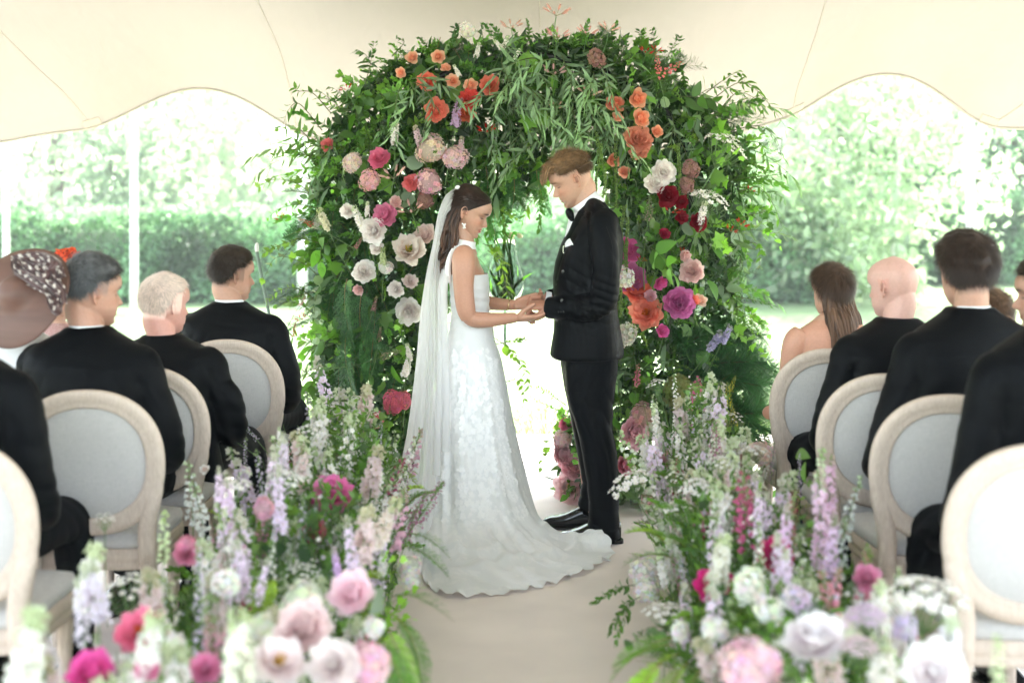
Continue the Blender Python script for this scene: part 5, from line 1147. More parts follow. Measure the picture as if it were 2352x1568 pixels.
# ================================================================== seated guests
M_ORANGE=simple('orange_net',(.85,.16,.07),.6,trans=.4,col=True)
def short_hair(lines=(6.2,2.6,-1.5),t=1.3,top=.8,cut=-1.6):
    f,sd,bk=lines
    def th(X,Y,Z,ca):
        hl=np.interp(X,[-6,-2.4,-.8,2.5,4.5,6.5],[bk,bk*.4+sd*.6,sd,sd+.5,f-1.2,f]); k=np.clip((Z-hl)/1.8,0,1); return cut+k*(-cut+.25+t*np.clip((Z-hl)/4,0,1)+top*np.clip((Z-5)/4,0,1))
    return th
def seated(label,px,Y,topz,head_h,body_h,skin,hair=None,hcol=None,kind='suit',pitch=4,scale=1.0,arms=((-.03,.26),(.03,.26)),headpx=None,hseed=1,width=1.0,cloth=None,strandlen=2.2,white_collar=True,shirt=True,extra=None,legs=True,hl=(6.2,2.6,-1.5),beard=0,lean=0,colf=None,curly=0,noise=.15,jit=.3,roll=0,nstr=3600):
    """headings in degrees clockwise from straight ahead (+Y)"""
    x=(px-CX)*Y/F_PX; topz=CAM_Z-(topz-HY)*Y/F_PX; body_h*=.75; S=scale; th=thing('person',label,'wedding guest',(x,Y,.012),'seated wedding guests')
    bh=R(body_h); fw=np.array([math.sin(bh),math.cos(bh),0]); rt=np.array([math.cos(bh),-math.sin(bh),0]); up=np.array([0,0,1.])
    base=np.array([x,Y,.012])
    W=lambda r_,f_,z_: base+rt*r_+fw*f_+up*z_
    eye=topz-.118*S-.012*S*(1 if hair is not None else 0)
    hp=W(0,.03+lean,0); hp[2]=eye
    if headpx is not None: hp[0]=(headpx-CX)*(Y+.05)/F_PX; hp[1]=Y+.05
    hh=R(head_h); hx=HeadXf(hp,(math.sin(hh),math.cos(hh)),pitch,S*1.0,roll)
    zc=eye-.132*S   # height of the collar at the back of the neck
    nb=hp*[1,1,0]+up*0-fw*.035; neck0=np.array([nb[0],nb[1],zc])
    g=G(); g.merge(head_geo(smile=.3,nz=80,na=88),hx.M()); g.merge(ears_geo(),hx.M())
    g.merge(tube([hx.pt((-2.8,0,-1)),hx.pt((-4,0,-6)),neck0+up*.01,neck0-up*.08],np.array([.052,.053,.057,.066])*S*(1 if kind=='suit' else .82),20,14))
    g.merge(ell(hx.pt((-5.2,0,-4.5)),np.array([.036,.050,.062])*S*(1 if kind=='suit' else .85),hx.R,16,12))
    if kind!='suit':   # bare upper back, shoulders and arms
        rows=[]
        for z,w,dd,f in ((.04,.06,.055,-.01),(0,.11,.065,0),(-.03,.165,.08,0),(-.07,.19,.09,0),(-.14,.178,.095,0),(-.24,.16,.095,0),(-.34,.14,.09,0)):
            rows.append((neck0+up*(z-.01)+fw*f,rt*w*width,fw*dd))
        g.merge(loft(rows[::-1],28,2.2))
        for s in (-1,1):
            g.merge(tube([neck0+rt*s*.155*width-up*.065,neck0+rt*s*.19*width-up*.10,neck0+rt*s*.205*width-up*.22+fw*.02,neck0+rt*s*.20*width-up*.36+fw*.05,neck0+rt*s*.17*width-up*.42+fw*.10,neck0+rt*s*.08-up*.48+fw*.28],[.05,.052,.046,.042,.040,.028],18,26))
    # hands resting on the lap
    for s in (-1,1):
        wr=W(s*.10,.30,.60); g.merge(hand_geo(wr,fw*.6-rt*s*.7-up*.25,-up+fw*.1,s,1.0*S,curl=(30,35,25)))
        g.merge(tube([wr+rt*s*.05-fw*.10+up*.02,wr+fw*.01],[.032,.026],12,6))
    if kind in('suit','jacket'):   # the body under the clothes, so that head, trunk, arms and hands are one figure
        tz=zc-.05; g.merge(loft([(W(0,0,z_)+(neck0-W(0,0,zc-.012))*[1,1,0]*k_,rt*w_,fw*d_) for z_,w_,d_,k_ in ((.50,.15,.11,0),(.65,.14,.09,.2),(.85,.15,.09,.6),(tz-.08,.16,.085,.85),(tz-.02,.10,.07,1),(tz+.03,.06,.058,1))],24,2.2))
        for s in (-1,1): g.merge(tube([neck0-up*.12+rt*s*.10,W(s*.19,-.0,.88),W(s*.222,.035,.73),W(s*.19,.11,.655),W(s*.125,.25,.615)],[.04,.033,.032,.032,.028],12,20))
    me=fuse('guest_body',g,M_SKIN,.0046,3); V=getco(me); L=hx.loc(V)
    Cc=head_col(L,skin,beard=beard,beardc=np.array(skin)*[.5,.42,.38],stub=None if hair is None else (.5,hl[2]-.6,np.array(hcol)*1.5+np.array(skin)*.18),brow=(hcol if hcol is not None else skin))
    far=np.linalg.norm(V-hx.o,axis=1)>.16; Cc[far]=np.array(skin)*[1.02,.9,.86]; setcol(me,Cc); world_part('body',me,th)
    if hair is not None:
        hc=hair_cap(hx,hair,hcol,hseed,noise=noise); hc.c=[np.array(hcol)*(1+(c_/np.array(hcol)-1)*(.3 if hcol[0]>.3 else 1)) for c_ in hc.c]
        def flow(p):   # hair lies away from the crown whorl, swept forward on top
            d_=p-np.array([-6.0,0,11.0]); d_/=np.linalg.norm(d_,axis=1,keepdims=True); w_=np.clip((p[:,2]-4)/5,0,1)[:,None]; return d_+w_*np.array([.9,0,.0])+(1-w_)*np.array([.0,0,-.5])
        hc.merge(strands(hx,hair,flow,hcol,int(nstr*1.9),strandlen,.055,hseed,lift=.42,jit=jit,colf=colf,curl=curly)); o=world_part('hair',hc.mesh('guest_hair',M_HAIR),th)
    mat=cloth or M_SUIT
    if kind in('suit','jacket'):
        hz_=zc-.47-.012  # torso length above the seat
        rows=[]
        for t_,w,dd,f in ((-.12,.205,.125,.02),(0,.212,.145,.02),(.12,.208,.138,0),(.3,.200,.126,-.02),(.5,.203,.124,-.03),(.70,.214,.128,-.03),(.80,.225,.122,-.025),(.865,.220,.106,-.02),(.915,.182,.092,-.015),(.955,.132,.078,-.01),(.985,.094,.069,-.005),(1.01,.074,.064,0)):
            c=W(0,f+lean*t_+.0,.482+hz_*t_); c[:2]+=(neck0[:2]-W(0,0,0)[:2]-fw[:2]*lean)*np.clip(t_,0,1)**2*.9; rows.append((c,rt*w*width,fw*dd*(.9+.1*width)))
        g=G(); g.merge(loft(rows,36,2.4))
        shz=.482+hz_*.83
        for s,(ex_,fy) in zip((-1,1),arms):
            sh=W(s*.185*width,-.01+lean*.9,shz); sh[:2]+=(neck0[:2]-W(0,0,0)[:2]-fw[:2]*lean)*.7
            g.merge(tube([sh-rt*s*.03+up*.012,sh+rt*s*.014-up*.015,sh+rt*s*.042-up*.10,W(s*.243*width,.0,.80),W(s*.245*width,.03,.72),W(s*.225*width,.09,.665),W(s*.17,.20,.63),W(s*.115,.28,.615)],[.052,.064,.063,.062,.060,.058,.050,.044],20,36))
        me=fuse('guest_jacket',g,mat,.0085,5); fs=[]
        rg=np.random.default_rng(hseed+50)
        for s in (-1,1):
            fs.append((W(s*.25,.03,.72),fw*.3+up,.055,.10,.009)); fs.append((W(s*.2,-.08,.86),rt*.8+up*.5*s,.06,.14,.006)); fs.append((W(s*.24,-.02,.95),rt*.3+up,.07,.12,.004))
        fs.append((W(0,-.12,.62),up+rt*.2,.06,.16,.005)); fs.append((W(0,-.12,.98),rt*.15+up,.05,.09,.003)); folds(me,fs,seed=hseed); world_part('jacket',me,th)
        if kind=='suit':
            # collar fall of the jacket and white shirt collar above
            a=np.linspace(0,2*np.pi,40,endpoint=False)
            def ring(z,r1,r2,th_=.004,f=0):
                return np.array([neck0+up*z+rt*math.cos(k)*r1+fw*(math.sin(k)*r2+f-.06*0)+up*(-.035*max(math.sin(k),-.2)) for k in a])
            V=np.concatenate([ring(-.055,.118*width,.092),ring(-.03,.098,.086),ring(-.005,.080,.074),ring(.006,.074,.069),ring(.004,.069,.065),ring(-.03,.070,.066)]); world_part('jacket_collar',G().add(V,grid_faces(40,6,True)).mesh('jacket_collar',mat),th)
            if white_collar:
                V=np.concatenate([ring(-.02,.071,.067),ring(.012,.067,.0635),ring(.019,.0655,.0625),ring(.017,.0625,.0595),ring(-.02,.0625,.0595)]); world_part('shirt_collar',G().add(V,grid_faces(40,5,True)).mesh('shirt_collar',M_SHIRT),th)
            # centre back seam
            sm=[]
    elif cloth is not None:
        rows=[]
        for z,w,dd,f in ((-.16,.182,.098,0),(-.24,.168,.100,0),(-.34,.15,.098,0),(-.46,.16,.11,.01),(-.60,.19,.14,.03),(-.66,.195,.15,.04)):
            rows.append((neck0+up*(z-.01)+fw*f,rt*w*width,fw*dd))
        me=fuse('dress_bodice',loft(rows[::-1],32,2.2),cloth,.007,3); world_part('dress',me,th)
    if legs:
        for s in (-1,1):
            g=tube([W(s*.09,0,.555),W(s*.10,.12,.565),W(s*.12,.42,.555),W(s*.125,.50,.51),W(s*.125,.53,.36),W(s*.125,.52,.12)],[.098,.095,.078,.072,.066,.062],20,26); me=fuse('trouser_leg',g,M_TROUSER if kind=='suit' else mat,.008,3)
            folds(me,[(W(s*.12,.46,.5),up+fw,.05,.12,.008),(W(s*.1,.1,.6),fw,.06,.14,.006)],seed=hseed+7); world_part('trouser_leg' if kind=='suit' else 'skirt',me,th)
            if kind=='suit': shoe(0,0,parent=th,at=tuple(W(s*.13,.55,.0)+[0,0,.002]),rot=math.pi/2-bh)
    return th,hx,neck0,W
BLACKISH=(.018,.014,.012)
# left side, front to back
chair(513,6.1,14,'oval back chair of the dark haired man, nearest the floral arch on the left')
seated('young man with short dark hair in black suit turning right, next to the arch',537,6.42,567,58,12,(.50,.285,.20),short_hair((6.0,2.2,-4.5),1.3,.7),(.030,.020,.014),headpx=534,hseed=31,strandlen=2.2,hl=(6.0,2.2,-4.5),noise=.2)
chair(315,5.2,16,'oval back chair half hidden between the grey haired and the blond man')
seated('older man with white blond hair and pink neck in black suit, second from the arch',390,5.6,625,42,16,(.62,.32,.26),short_hair((6.2,3.2,-4.8),.55,.5),(.72,.60,.53),headpx=380,hseed=32,strandlen=2.0,white_collar=False,hl=(6.2,3.2,-4.8),jit=.12,noise=.04)
chair(188,4.6,16,'oval back chair of the grey haired man, fully visible linen back on the left')
def gcol(p): 
    k=np.clip((p[:,2]-2)/6,0,1)[:,None]*np.clip((p[:,0]+6)/8,0,1)[:,None]; return np.array([.13,.135,.14])*(1-k)+np.array([.028,.026,.024])*k
seated('man with faded grey and dark hair in black suit, behind the brown hat',220,5.05,588,55,14,(.52,.29,.21),short_hair((6.0,2.9,-2.0),1.25,1.3),(.085,.085,.088),headpx=213,hseed=33,strandlen=2.6,hl=(6.0,2.9,-2.0),beard=.35,colf=gcol,jit=.4,scale=1.03,width=1.04,noise=.25)
chair(-143,3.75,14,'oval back chair cut by the left picture edge beside a black jacket')
seated('man in black suit cut off by the left picture edge, nearest the camera',-105,4.2,600,30,12,(.62,.36,.26),short_hair(),(.03,.02,.015),hseed=34)
# right side
chair(1917,5.76,-14,'oval back chair behind the woman with long brown hair')
tw=seated('woman with long brown half up hair and bare shoulders in a peach dress',1880,6.2,606,-30,-14,(.56,.33,.235),short_hair((6.0,1.0,-7),1.2,.6),(.055,.030,.018),kind='bare',headpx=1908,scale=.93,cloth=simple('pale_floral_dress',(.55,.58,.50),.6,noise=.3,nscale=30),legs=False,hseed=35,strandlen=5,hl=(6,1,-7),jit=.05,noise=.04,width=.95)
chair(2047,5.0,-14,'oval back chair of the bald man on the right')
seated('bald man with pale pink scalp in black suit on the right',2050,5.45,588,-38,-26,(.62,.37,.31),None,None,headpx=2050,hseed=36,white_collar=False,scale=1.02,width=1.1)
chair(2190,4.5,-15,'oval back chair of the dark wavy haired man on the right')
seated('man with thick dark wavy hair and white collar in black suit on the right',2200,4.95,535,-14,-26,(.50,.285,.205),short_hair((5.8,1.2,-6.5),1.5,.8),(.030,.018,.013),headpx=2216,hseed=37,strandlen=3.4,hl=(5.8,1.2,-6.5),jit=.2,noise=.5,scale=1.06,width=1.16,curly=.15,nstr=4500)
chair(2402,3.65,-14,'oval back chair at the right picture edge nearest the camera')
seated('man in black suit cut off by the right picture edge, nearest the camera',2450,4.12,540,-10,-22,(.50,.285,.205),short_hair(),(.03,.02,.015),hseed=38,width=1.3)
seated('moustached man in profile cut by the right picture edge, looking left',2412,5.1,590,-72,-14,(.64,.38,.28),short_hair(),(.05,.035,.025),headpx=2402,hseed=39,beard=.3,legs=False,scale=1.08)
tq=seated('woman with loose brown bun seen between two dark suits on the right',2280,5.75,662,-20,-14,(.66,.42,.30),short_hair((6.0,1.0,-6),1.1,.6),(.10,.055,.03),kind='jacket',cloth=simple('dark_dress',(.03,.03,.035),.7),hseed=40,strandlen=3.5,hl=(6,1,-6),legs=False,scale=.92,width=.85)
# long hair of the woman on the right
th_,hx_,neck_,W_=tw; hc=G(); r=np.random.default_rng(15)
for i in range(620):
    y=r.uniform(-1,1); inner=r.random()<.6
    st=hx_.pt((-4.5-4.6*math.sqrt(max(0,1-y*y))*r.uniform(.6,1),y*6.8,r.uniform(1,8.5)))
    hz_=hx_.pt((-7.2+2*y*y,y*8.6,-6)); en=hx_.pt((-10.5+3.5*y*y,y*(8.6+r.normal()*.9),-14)); e2=hx_.pt((-14+4*y*y,y*(8.6+r.normal()*1.3),-25-12*r.random()))
    tb=tube([st,hz_+r.normal(size=3)*.004,en+r.normal(size=3)*.006,e2],np.array([.5,.75,.7,.1])*cm,5,14); k=r.uniform(.55,2.0); w=r.random()**2; tb.c=[np.tile(np.array([.050,.026,.015])*k+np.array([.06,.035,.02])*w,(len(tb.v[0]),1))*np.linspace(.9,1.5,len(tb.v[0]))[:,None]]; hc.merge(tb)
for s in (-1,1):   # half-up twist meeting at the back
    for k in range(7):
        pts=[hx_.pt((4-k*.5,s*6.9,5+k*.3)),hx_.pt((-2,s*(8.4),4.0+k*.35)),hx_.pt((-7.5,s*5.2,2.5+k*.3)),hx_.pt((-11.3,s*.6,1.0+k*.25)),hx_.pt((-11.2,-s*1.2,-.6+k*.1))]
        tb=tube(pts,np.array([.3,.45,.45,.42,.2])*cm,5,20); tb.c=[np.tile(np.array([.065,.035,.02])*r.uniform(.7,1.7),(len(tb.v[0]),1))]; hc.merge(tb)
world_part('long_hair',hc.mesh('long_hair',M_HAIR),th_)
th_,hx_,neck_,W_=tq; hc=G()
for i in range(120):
    a=r.uniform(0,6.28); c0=hx_.pt((-9.5,0,-4)); rr_=.045; b_=r.uniform(0,6.28)
    pts=[c0+rr_*r.uniform(.5,1)*np.array([math.cos(a+k*.7),.5*math.sin(b_+k),math.sin(a+k*.7)]) for k in range(5)]; tb=tube(pts,np.array([.3,.45,.45,.4,.1])*cm,4,12); tb.c=[np.tile(np.array([.11,.06,.032])*r.uniform(.5,1.8),(len(tb.v[0]),1))]; hc.merge(tb)
world_part('bun',hc.mesh('bun',M_HAIR),th_)
# ---- woman under the brown hat
M_WHITEJ=simple('white_jacket',(.72,.72,.71),.7,bump=.3,bscale=500,bdist=.0005)
tl=seated('woman in white jacket under a wide brown hat at the left picture edge',28,5.2,600,20,14,(.66,.42,.32),short_hair(),(.05,.03,.02),kind='jacket',cloth=M_WHITEJ,hseed=41,legs=False,scale=.93,width=.92)
m,t,out=new_mat('polka_silk'); Lk=t.links.new; p=N(t,'ShaderNodeBsdfPrincipled'); p.inputs['Roughness'].default_value=.4; p.inputs['Sheen Weight'].default_value=.3; at_=N(t,'ShaderNodeAttribute',attribute_name='Col'); Lk(at_.outputs['Color'],p.inputs['Base Color']); Lk(p.outputs[0],out.inputs[0]); M_POLKA=m
hat=thing('sun_hat','wide brown straw hat with polka dot scarf bow worn at the left edge','hat',P(40,672,4.98))
hc_=P(36,672,4.98); Rh=frame1((-.25,-.86,.45),.0)   # brim tilted down to the back
M_STRAW=simple('brown_sinamay',(.13,.062,.045),.55,noise=.15,nscale=6,bump=.5,bscale=700,bdist=.0006,stretch=(1,1,6))
n=90;a=np.linspace(0,2*np.pi,n,endpoint=False);V=[]
for q in np.linspace(0.01,1,26):
    r_=.190*q; z=.014*(q**2)*np.cos(2*a+.6)+.05*np.exp(-(q/.33)**4)*1.0-.035*q**3
    V.append(np.stack([r_*np.cos(a)*1.0,r_*np.sin(a),z],1))
V2=[v-np.array([0,0,.003]) for v in V[::-1]]
V=np.concatenate(V+V2)@Rh.T+hc_; world_part('brim',G().add(V,grid_faces(n,52,True)).mesh('brim',M_STRAW),hat)
def polka(g,colA=(.085,.036,.035),colB=(.62,.55,.5),seed=0,dens=260):
    """fine strip mesh coloured with printed dots by its own surface parameter"""
    return g
def silk_strip(pts,w,nu=150,nv=26,ruf=.012,seed=0,dot=.033):
    p=catmull(np.array(pts),nu); t_=np.gradient(p,axis=0); s_len=np.concatenate([[0],np.cumsum(np.linalg.norm(np.diff(p,axis=0),axis=1))]); t_/=np.linalg.norm(t_,axis=1,keepdims=True)
    nrm=Rh[:,2]; sd=np.cross(t_,nrm); sd/=np.linalg.norm(sd,axis=1,keepdims=True); V=[];Cl=[]; nz_=Noise(60,seed)
    for i in range(nu):
        ww=w*min(1,.35+.65*math.sin(math.pi*(i+1)/(nu+1)))
        for j in range(nv):
            v=j/(nv-1)*2-1; z=.018*(1-v*v)+ruf*math.sin(v*7+i*.05+seed)*.5+ruf*.4*math.sin(v*13-i*.08)
            q=p[i]+sd[i]*v*ww+nrm*(z); V.append(q)
            gx=s_len[i]/dot; gy=v*w/dot; row=round(gy/.87); cx_=(gx-(row%2)*.5); d_=math.hypot(cx_-round(cx_),(gy-row*.87)); Cl.append((.62,.56,.50) if d_<.24 else (.075,.030,.030))
    V=np.array(V); Cl=np.array(Cl); return G().add(V,grid_faces(nv,nu),col=Cl)
H=lambda x,y,z=0: hc_+Rh@np.array([x,y,z])
def Hp(px,py,up=.03):  # photo point on the hat plane
    d_=np.array([(px-CX)/F_PX,1,-(py-HY)/F_PX]); o=np.array([0,0,CAM_Z]); nrm=Rh[:,2]; k=np.dot(hc_+nrm*up-o,nrm)/np.dot(d_,nrm); return o+d_*k
g=G()
for pts,w,sd in (([(34,595),(60,592),(95,592),(130,608),(150,640)],.022,1),([(34,600),(45,625),(80,645),(115,665),(150,690)],.026,2),([(60,605),(90,600),(115,615),(135,650)],.030,3),([(70,630),(100,640),(135,665),(148,700)],.026,4),([(108,665),(120,690),(130,712),(140,690)],.018,5),([(50,598),(75,618),(105,625),(120,605),(98,596)],.024,6),([(95,610),(112,626),(104,640),(88,630),(92,615)],.016,7)):
    g.merge(silk_strip([Hp(a_,b_,.012+.006*sd) for a_,b_ in pts],w,seed=sd))
world_part('scarf_bow',g.mesh('scarf_bow',M_POLKA),hat)
# ---- woman further left with orange fascinator and lace dress
m_lace=simple('pink_lace',(.60,.36,.36),.7,noise=.0); 
m,t,out=new_mat('pink_white_lace'); Lk=t.links.new; p=N(t,'ShaderNodeBsdfPrincipled'); p.inputs['Roughness'].default_value=.7; tc=N(t,'ShaderNodeTexCoord'); vo=N(t,'ShaderNodeTexVoronoi',Scale=60.0); nz_=N(t,'ShaderNodeTexNoise',Scale=40.0,Distortion=2.0); Lk(tc.outputs['Object'],nz_.inputs[0]); Lk(nz_.outputs[1],vo.inputs['Vector']); vo.inputs['Scale'].default_value=14
cr=N(t,'ShaderNodeValToRGB'); cr.color_ramp.elements[0].position=.25; cr.color_ramp.elements[1].position=.4; cr.color_ramp.elements[0].color=(.72,.62,.56,1); cr.color_ramp.elements[1].color=(.45,.24,.24,1); Lk(vo.outputs[0],cr.inputs[0]); Lk(cr.outputs[0],p.inputs['Base Color']); Lk(p.outputs[0],out.inputs[0]); M_LACE=m
tf=seated('woman in pink and white lace dress mostly hidden by the brown hat',118,6.0,618,25,12,(.66,.42,.32),short_hair(),(.06,.03,.02),kind='jacket',cloth=M_LACE,hseed=42,legs=False,scale=.9,width=.85)
fas=thing('fascinator','orange net fascinator with black spots behind the brown hat','hat',P(140,600,5.85)); g=G(); r=np.random.default_rng(5)
for i in range(9):
    c=P(128+r.uniform(0,38),604+r.uniform(-6,6),5.85+r.uniform(-.03,.03)); Vp=[];Cp=[]
    for u in range(14):
        for v in range(8):
            x=(u/13-.5)*.075; z=(v/7)*.05; y=.012*math.sin(u*1.3+i)+.008*math.sin(v+u); dotk=((u+v)%4==0) and (v%2==0); Vp.append((x,y,z)); Cp.append((.04,.02,.02) if dotk else (1,.9,.8))
    g.merge(G().add(np.array(Vp)@(ry(r.uniform(-1,1))@rz(r.uniform(0,3))).T+c,grid_faces(8,14),col=np.array(Cp)))
world_part('netting',g.mesh('netting',M_ORANGE),fas)
ft=G()
for i in range(6): c=P(136+i*3,602,5.84); ft.merge(tube([c,c+[.01*i-.02,0,.03],c+[.02*i-.04,0,.045]],.0018,5,6))
world_part('feather_stem',ft.mesh('feather_stem',simple('red_stem',(.5,.05,.03),.6)),fas)
chair(-55,5.05,16,'oval back chair behind the woman in the brown hat, mostly out of frame')
# ================================================================== the floral arch
YA=7.35
outer_px=[(745,1168),(705,1100),(720,1010),(730,900),(722,800),(735,700),(742,600),(735,520),(715,440),(728,350),(760,270),(820,190),(880,145),(950,115),(1040,100),(1120,92),(1200,85),(1300,80),(1400,85),(1480,100),(1550,150),(1600,205),(1655,255),(1700,310),(1722,390),(1715,480),(1705,560),(1700,650),(1690,740),(1705,820),(1735,900),(1745,970),(1720,1080),(1690,1168)]
inner_px=[(1290,1168),(1278,1100),(1280,1020),(1300,950),(1345,880),(1400,800),(1405,600),(1395,450),(1375,385),(1330,345),(1275,350),(1262,425),(1215,455),(1160,470),(1090,475),(1058,520),(1050,600),(1010,700),(1000,900),(1000,1168)]
poly=np.array(outer_px+inner_px,float)
def inside(p,poly):
    x,y=p[:,0],p[:,1]; c=np.zeros(len(p),bool); n=len(poly)
    for i in range(n):
        x1,y1=poly[i]; x2,y2=poly[(i+1)%n]; t_=((y1>y)!=(y2>y))&(x<(x2-x1)*(y-y1)/(y2-y1+1e-9)+x1); c^=t_
    return c
def edge_dist(p,poly,skip_bottom=True):
    n=len(poly); D=np.full(len(p),1e9)
    for i in range(n):
        a=poly[i]; b_=poly[(i+1)%n]
        if a[1]>=1167 and b_[1]>=1167: continue
        ab=b_-a; t_=np.clip(((p-a)@ab)/(ab@ab),0,1); D=np.minimum(D,np.linalg.norm(p-(a+t_[:,None]*ab),axis=1))
    return D
def sample_px(n,poly,rng):
    out=[]; lo,hi=poly.min(0),poly.max(0)
    while sum(map(len,out))<n:
        q=rng.uniform(lo,hi,(n*2,2)); out.append(q[inside(q,poly)])
    return np.concatenate(out)[:n]
def front_Y(d): # how far the greenery bulges towards the guests, d = distance (px) from the outline
    return YA+.14-.34*np.sqrt(np.clip(d/110,0,1))
def PV(q,Y): return np.stack([(q[:,0]-CX)*Y/F_PX,Y,CAM_Z-(q[:,1]-HY)*Y/F_PX],1)
arch=thing('floral_arch','tall arch of mixed greenery, peonies and roses behind the couple','floral arch',(.05,YA,.012))
M_IRON=simple('black_iron',(.02,.02,.02),.4,metal=.6)
g=G()
for dy in (-.0,.28):
    g.merge(tube([(-.78,YA+dy,.012),(-.80,YA+dy,1.2),(-.66,YA+dy,1.95),(-.2,YA+dy,2.28),(.35,YA+dy,2.28),(.85,YA+dy,1.95),(.93,YA+dy,1.2),(.88,YA+dy,.012)],.016,8,60))
for z in (.3,.8,1.3): 
    for x in (-.79,.90): g.merge(tube([(x,YA,z),(x,YA+.28,z)],.012,6))
world_part('frame',g.mesh('frame',M_IRON),arch)
ar=np.random.default_rng(2024)
# dense inner greenery
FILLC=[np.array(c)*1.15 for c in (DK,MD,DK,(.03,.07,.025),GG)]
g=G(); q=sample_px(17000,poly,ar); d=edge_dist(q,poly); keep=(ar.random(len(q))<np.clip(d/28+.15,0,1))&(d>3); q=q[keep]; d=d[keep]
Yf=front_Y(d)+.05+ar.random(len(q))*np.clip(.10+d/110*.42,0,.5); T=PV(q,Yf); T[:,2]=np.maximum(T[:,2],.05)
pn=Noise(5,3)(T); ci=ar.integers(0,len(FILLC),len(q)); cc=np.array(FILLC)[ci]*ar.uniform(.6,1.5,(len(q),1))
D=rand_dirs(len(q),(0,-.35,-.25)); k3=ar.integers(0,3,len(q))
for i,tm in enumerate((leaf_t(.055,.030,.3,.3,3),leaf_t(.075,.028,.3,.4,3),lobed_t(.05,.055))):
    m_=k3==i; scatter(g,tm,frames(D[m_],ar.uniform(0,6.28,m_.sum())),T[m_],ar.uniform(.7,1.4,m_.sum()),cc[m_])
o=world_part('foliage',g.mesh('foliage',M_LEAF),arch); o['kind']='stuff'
# surface sprigs, by region of the arch
def region_kind(x,y):
    r=ar.random()
    if y<330 and 1120<x<1560: return 'willow_sprig' if r<.62 else ('leafy_sprig' if r<.85 else 'asparagus_fern')
    if 900<x<1090 and y<420: return 'willow_sprig' if r<.30 else ('cedar_spray' if r<.55 else 'leafy_sprig')
    if 1040<x<1300 and 330<y<480: return 'cedar_spray' if r<.4 else 'leafy_sprig'
    if x<900 and y<420: return 'leafy_sprig' if r<.5 else ('vine_sprig' if r<.7 else 'willow_sprig')
    if x<860 and 560<y<900: return 'cedar_spray' if r<.55 else ('vine_sprig' if r<.75 else 'broad_leaf_sprig')
    if x<1010: return 'cedar_spray' if r<.3 else ('broad_leaf_sprig' if r<.58 else ('leafy_sprig' if r<.85 else 'small_leaf_sprig'))
    if x>1540 and 740<y<1000: return 'pine_plume' if r<.5 else ('asparagus_fern' if r<.8 else 'small_leaf_sprig')
    if x>1620 and y<700: return 'vine_sprig' if r<.35 else ('leafy_sprig' if r<.7 else ('asparagus_fern' if r<.9 else 'willow_sprig'))
    if y>850: return 'broad_leaf_sprig' if r<.35 else ('fern_spray' if r<.6 else ('small_leaf_sprig' if r<.8 else 'vine_sprig'))
    return 'leafy_sprig' if r<.3 else ('vine_sprig' if r<.5 else ('small_leaf_sprig' if r<.68 else ('broad_leaf_sprig' if r<.84 else 'willow_sprig')))
cnt={}
def put_sprig(root,kind,pos,dirv,s=1.0,tint=None,roll=None):
    if tint is None: v=TR.uniform(.75,1.35); tint=(v*TR.uniform(.9,1.12),v,v*TR.uniform(.85,1.1))
    Rm=frame1(np.asarray(dirv,float)); 
    # template arches towards its +Y: turn that side down so sprigs droop
    best=None; dn=np.array([0,0,-1.]); yv=Rm.T@dn; ang=math.atan2(-yv[0],yv[1]); Rm=Rm@rz(ang+(0 if roll is None else roll)+TR.normal()*.35)
    return ob(kind,SPRM[kind][TR.integers(len(SPRM[kind]))],root,M4(Rm,np.asarray(pos)-np.array(root.location),s),tint)
q=sample_px(760,poly,ar); d=edge_dist(q,poly)
cen=np.array([1215,640.])
for (x,y),dd in zip(q,d):
    k=region_kind(x,y); cnt[k]=cnt.get(k,0)+1
    if cnt[k]>240: continue
    Y=float(front_Y(dd))+.02+ar.random()*.05; p=P(x,y,Y)
    if p[2]<.08: continue
    o_=np.array([(x-cen[0])/600,0,-(y-cen[1])/600]); nearedge=np.clip(1-dd/70,0,1)
    dv=np.array([o_[0]*(.3+1.1*nearedge)+ar.normal()*.45,-.75+.3*nearedge,(.15+o_[2]*.7*nearedge)+ar.normal()*.45])
    if k in('willow_sprig',): dv=np.array([ar.normal()*.35+o_[0]*.4,-.55,-.25+ar.normal()*.25])
    if k in('cedar_spray',): dv=np.array([ar.normal()*.35,-.5,-.55+ar.normal()*.25])
    if k=='pine_plume': dv=np.array([.6+ar.normal()*.3,-.5,.2+ar.normal()*.4])
    put_sprig(arch,k,p-dv/np.linalg.norm(dv)*.07,dv,ar.uniform(.62,1.0))
# loose sprigs breaking the outline
q=sample_px(1500,poly,ar); d=edge_dist(q,poly); q=q[(d<26)&(q[:,1]<1000)][:230]
for x,y in q:
    inner=(1050<x<1400) and y>330
    if inner and ar.random()<.6: continue
    k=region_kind(x,y); k='leafy_sprig' if (k in('pine_plume',) and y<700) or y<170 else k; o_=np.array([(x-cen[0])/600,0,-(y-cen[1])/600]); o_/=np.linalg.norm(o_); p=P(x,y,YA+.05)
    dv=o_*(1 if not inner else -.6)+np.array([ar.normal()*.4,-.35,ar.normal()*.35-(.5 if inner else 0)]); put_sprig(arch,k,p-dv*.05,dv,ar.uniform(.7,1.15)*(.6 if y<170 else 1))
# single big leaves in front
for i in range(295):
    qx=sample_px(1,poly,ar)[0]; dd=edge_dist(qx[None],poly)[0]; Y=float(front_Y(dd))-.02; kind=('oval','vine','long','round')[ar.choice(4,p=[.35,.3,.25,.1])]; c={'oval':MD,'vine':LT,'long':GG,'round':SIL}[kind]
    p=P(qx[0],qx[1],Y)
    if p[2]<.1: continue
    hang(arch,'leaf',LEAFM[kind],p,(ar.normal()*.5,-.45,-.55+ar.normal()*.4),ar.uniform(.75,1.4),tuple(np.array(c)*ar.uniform(.9,2.0)))
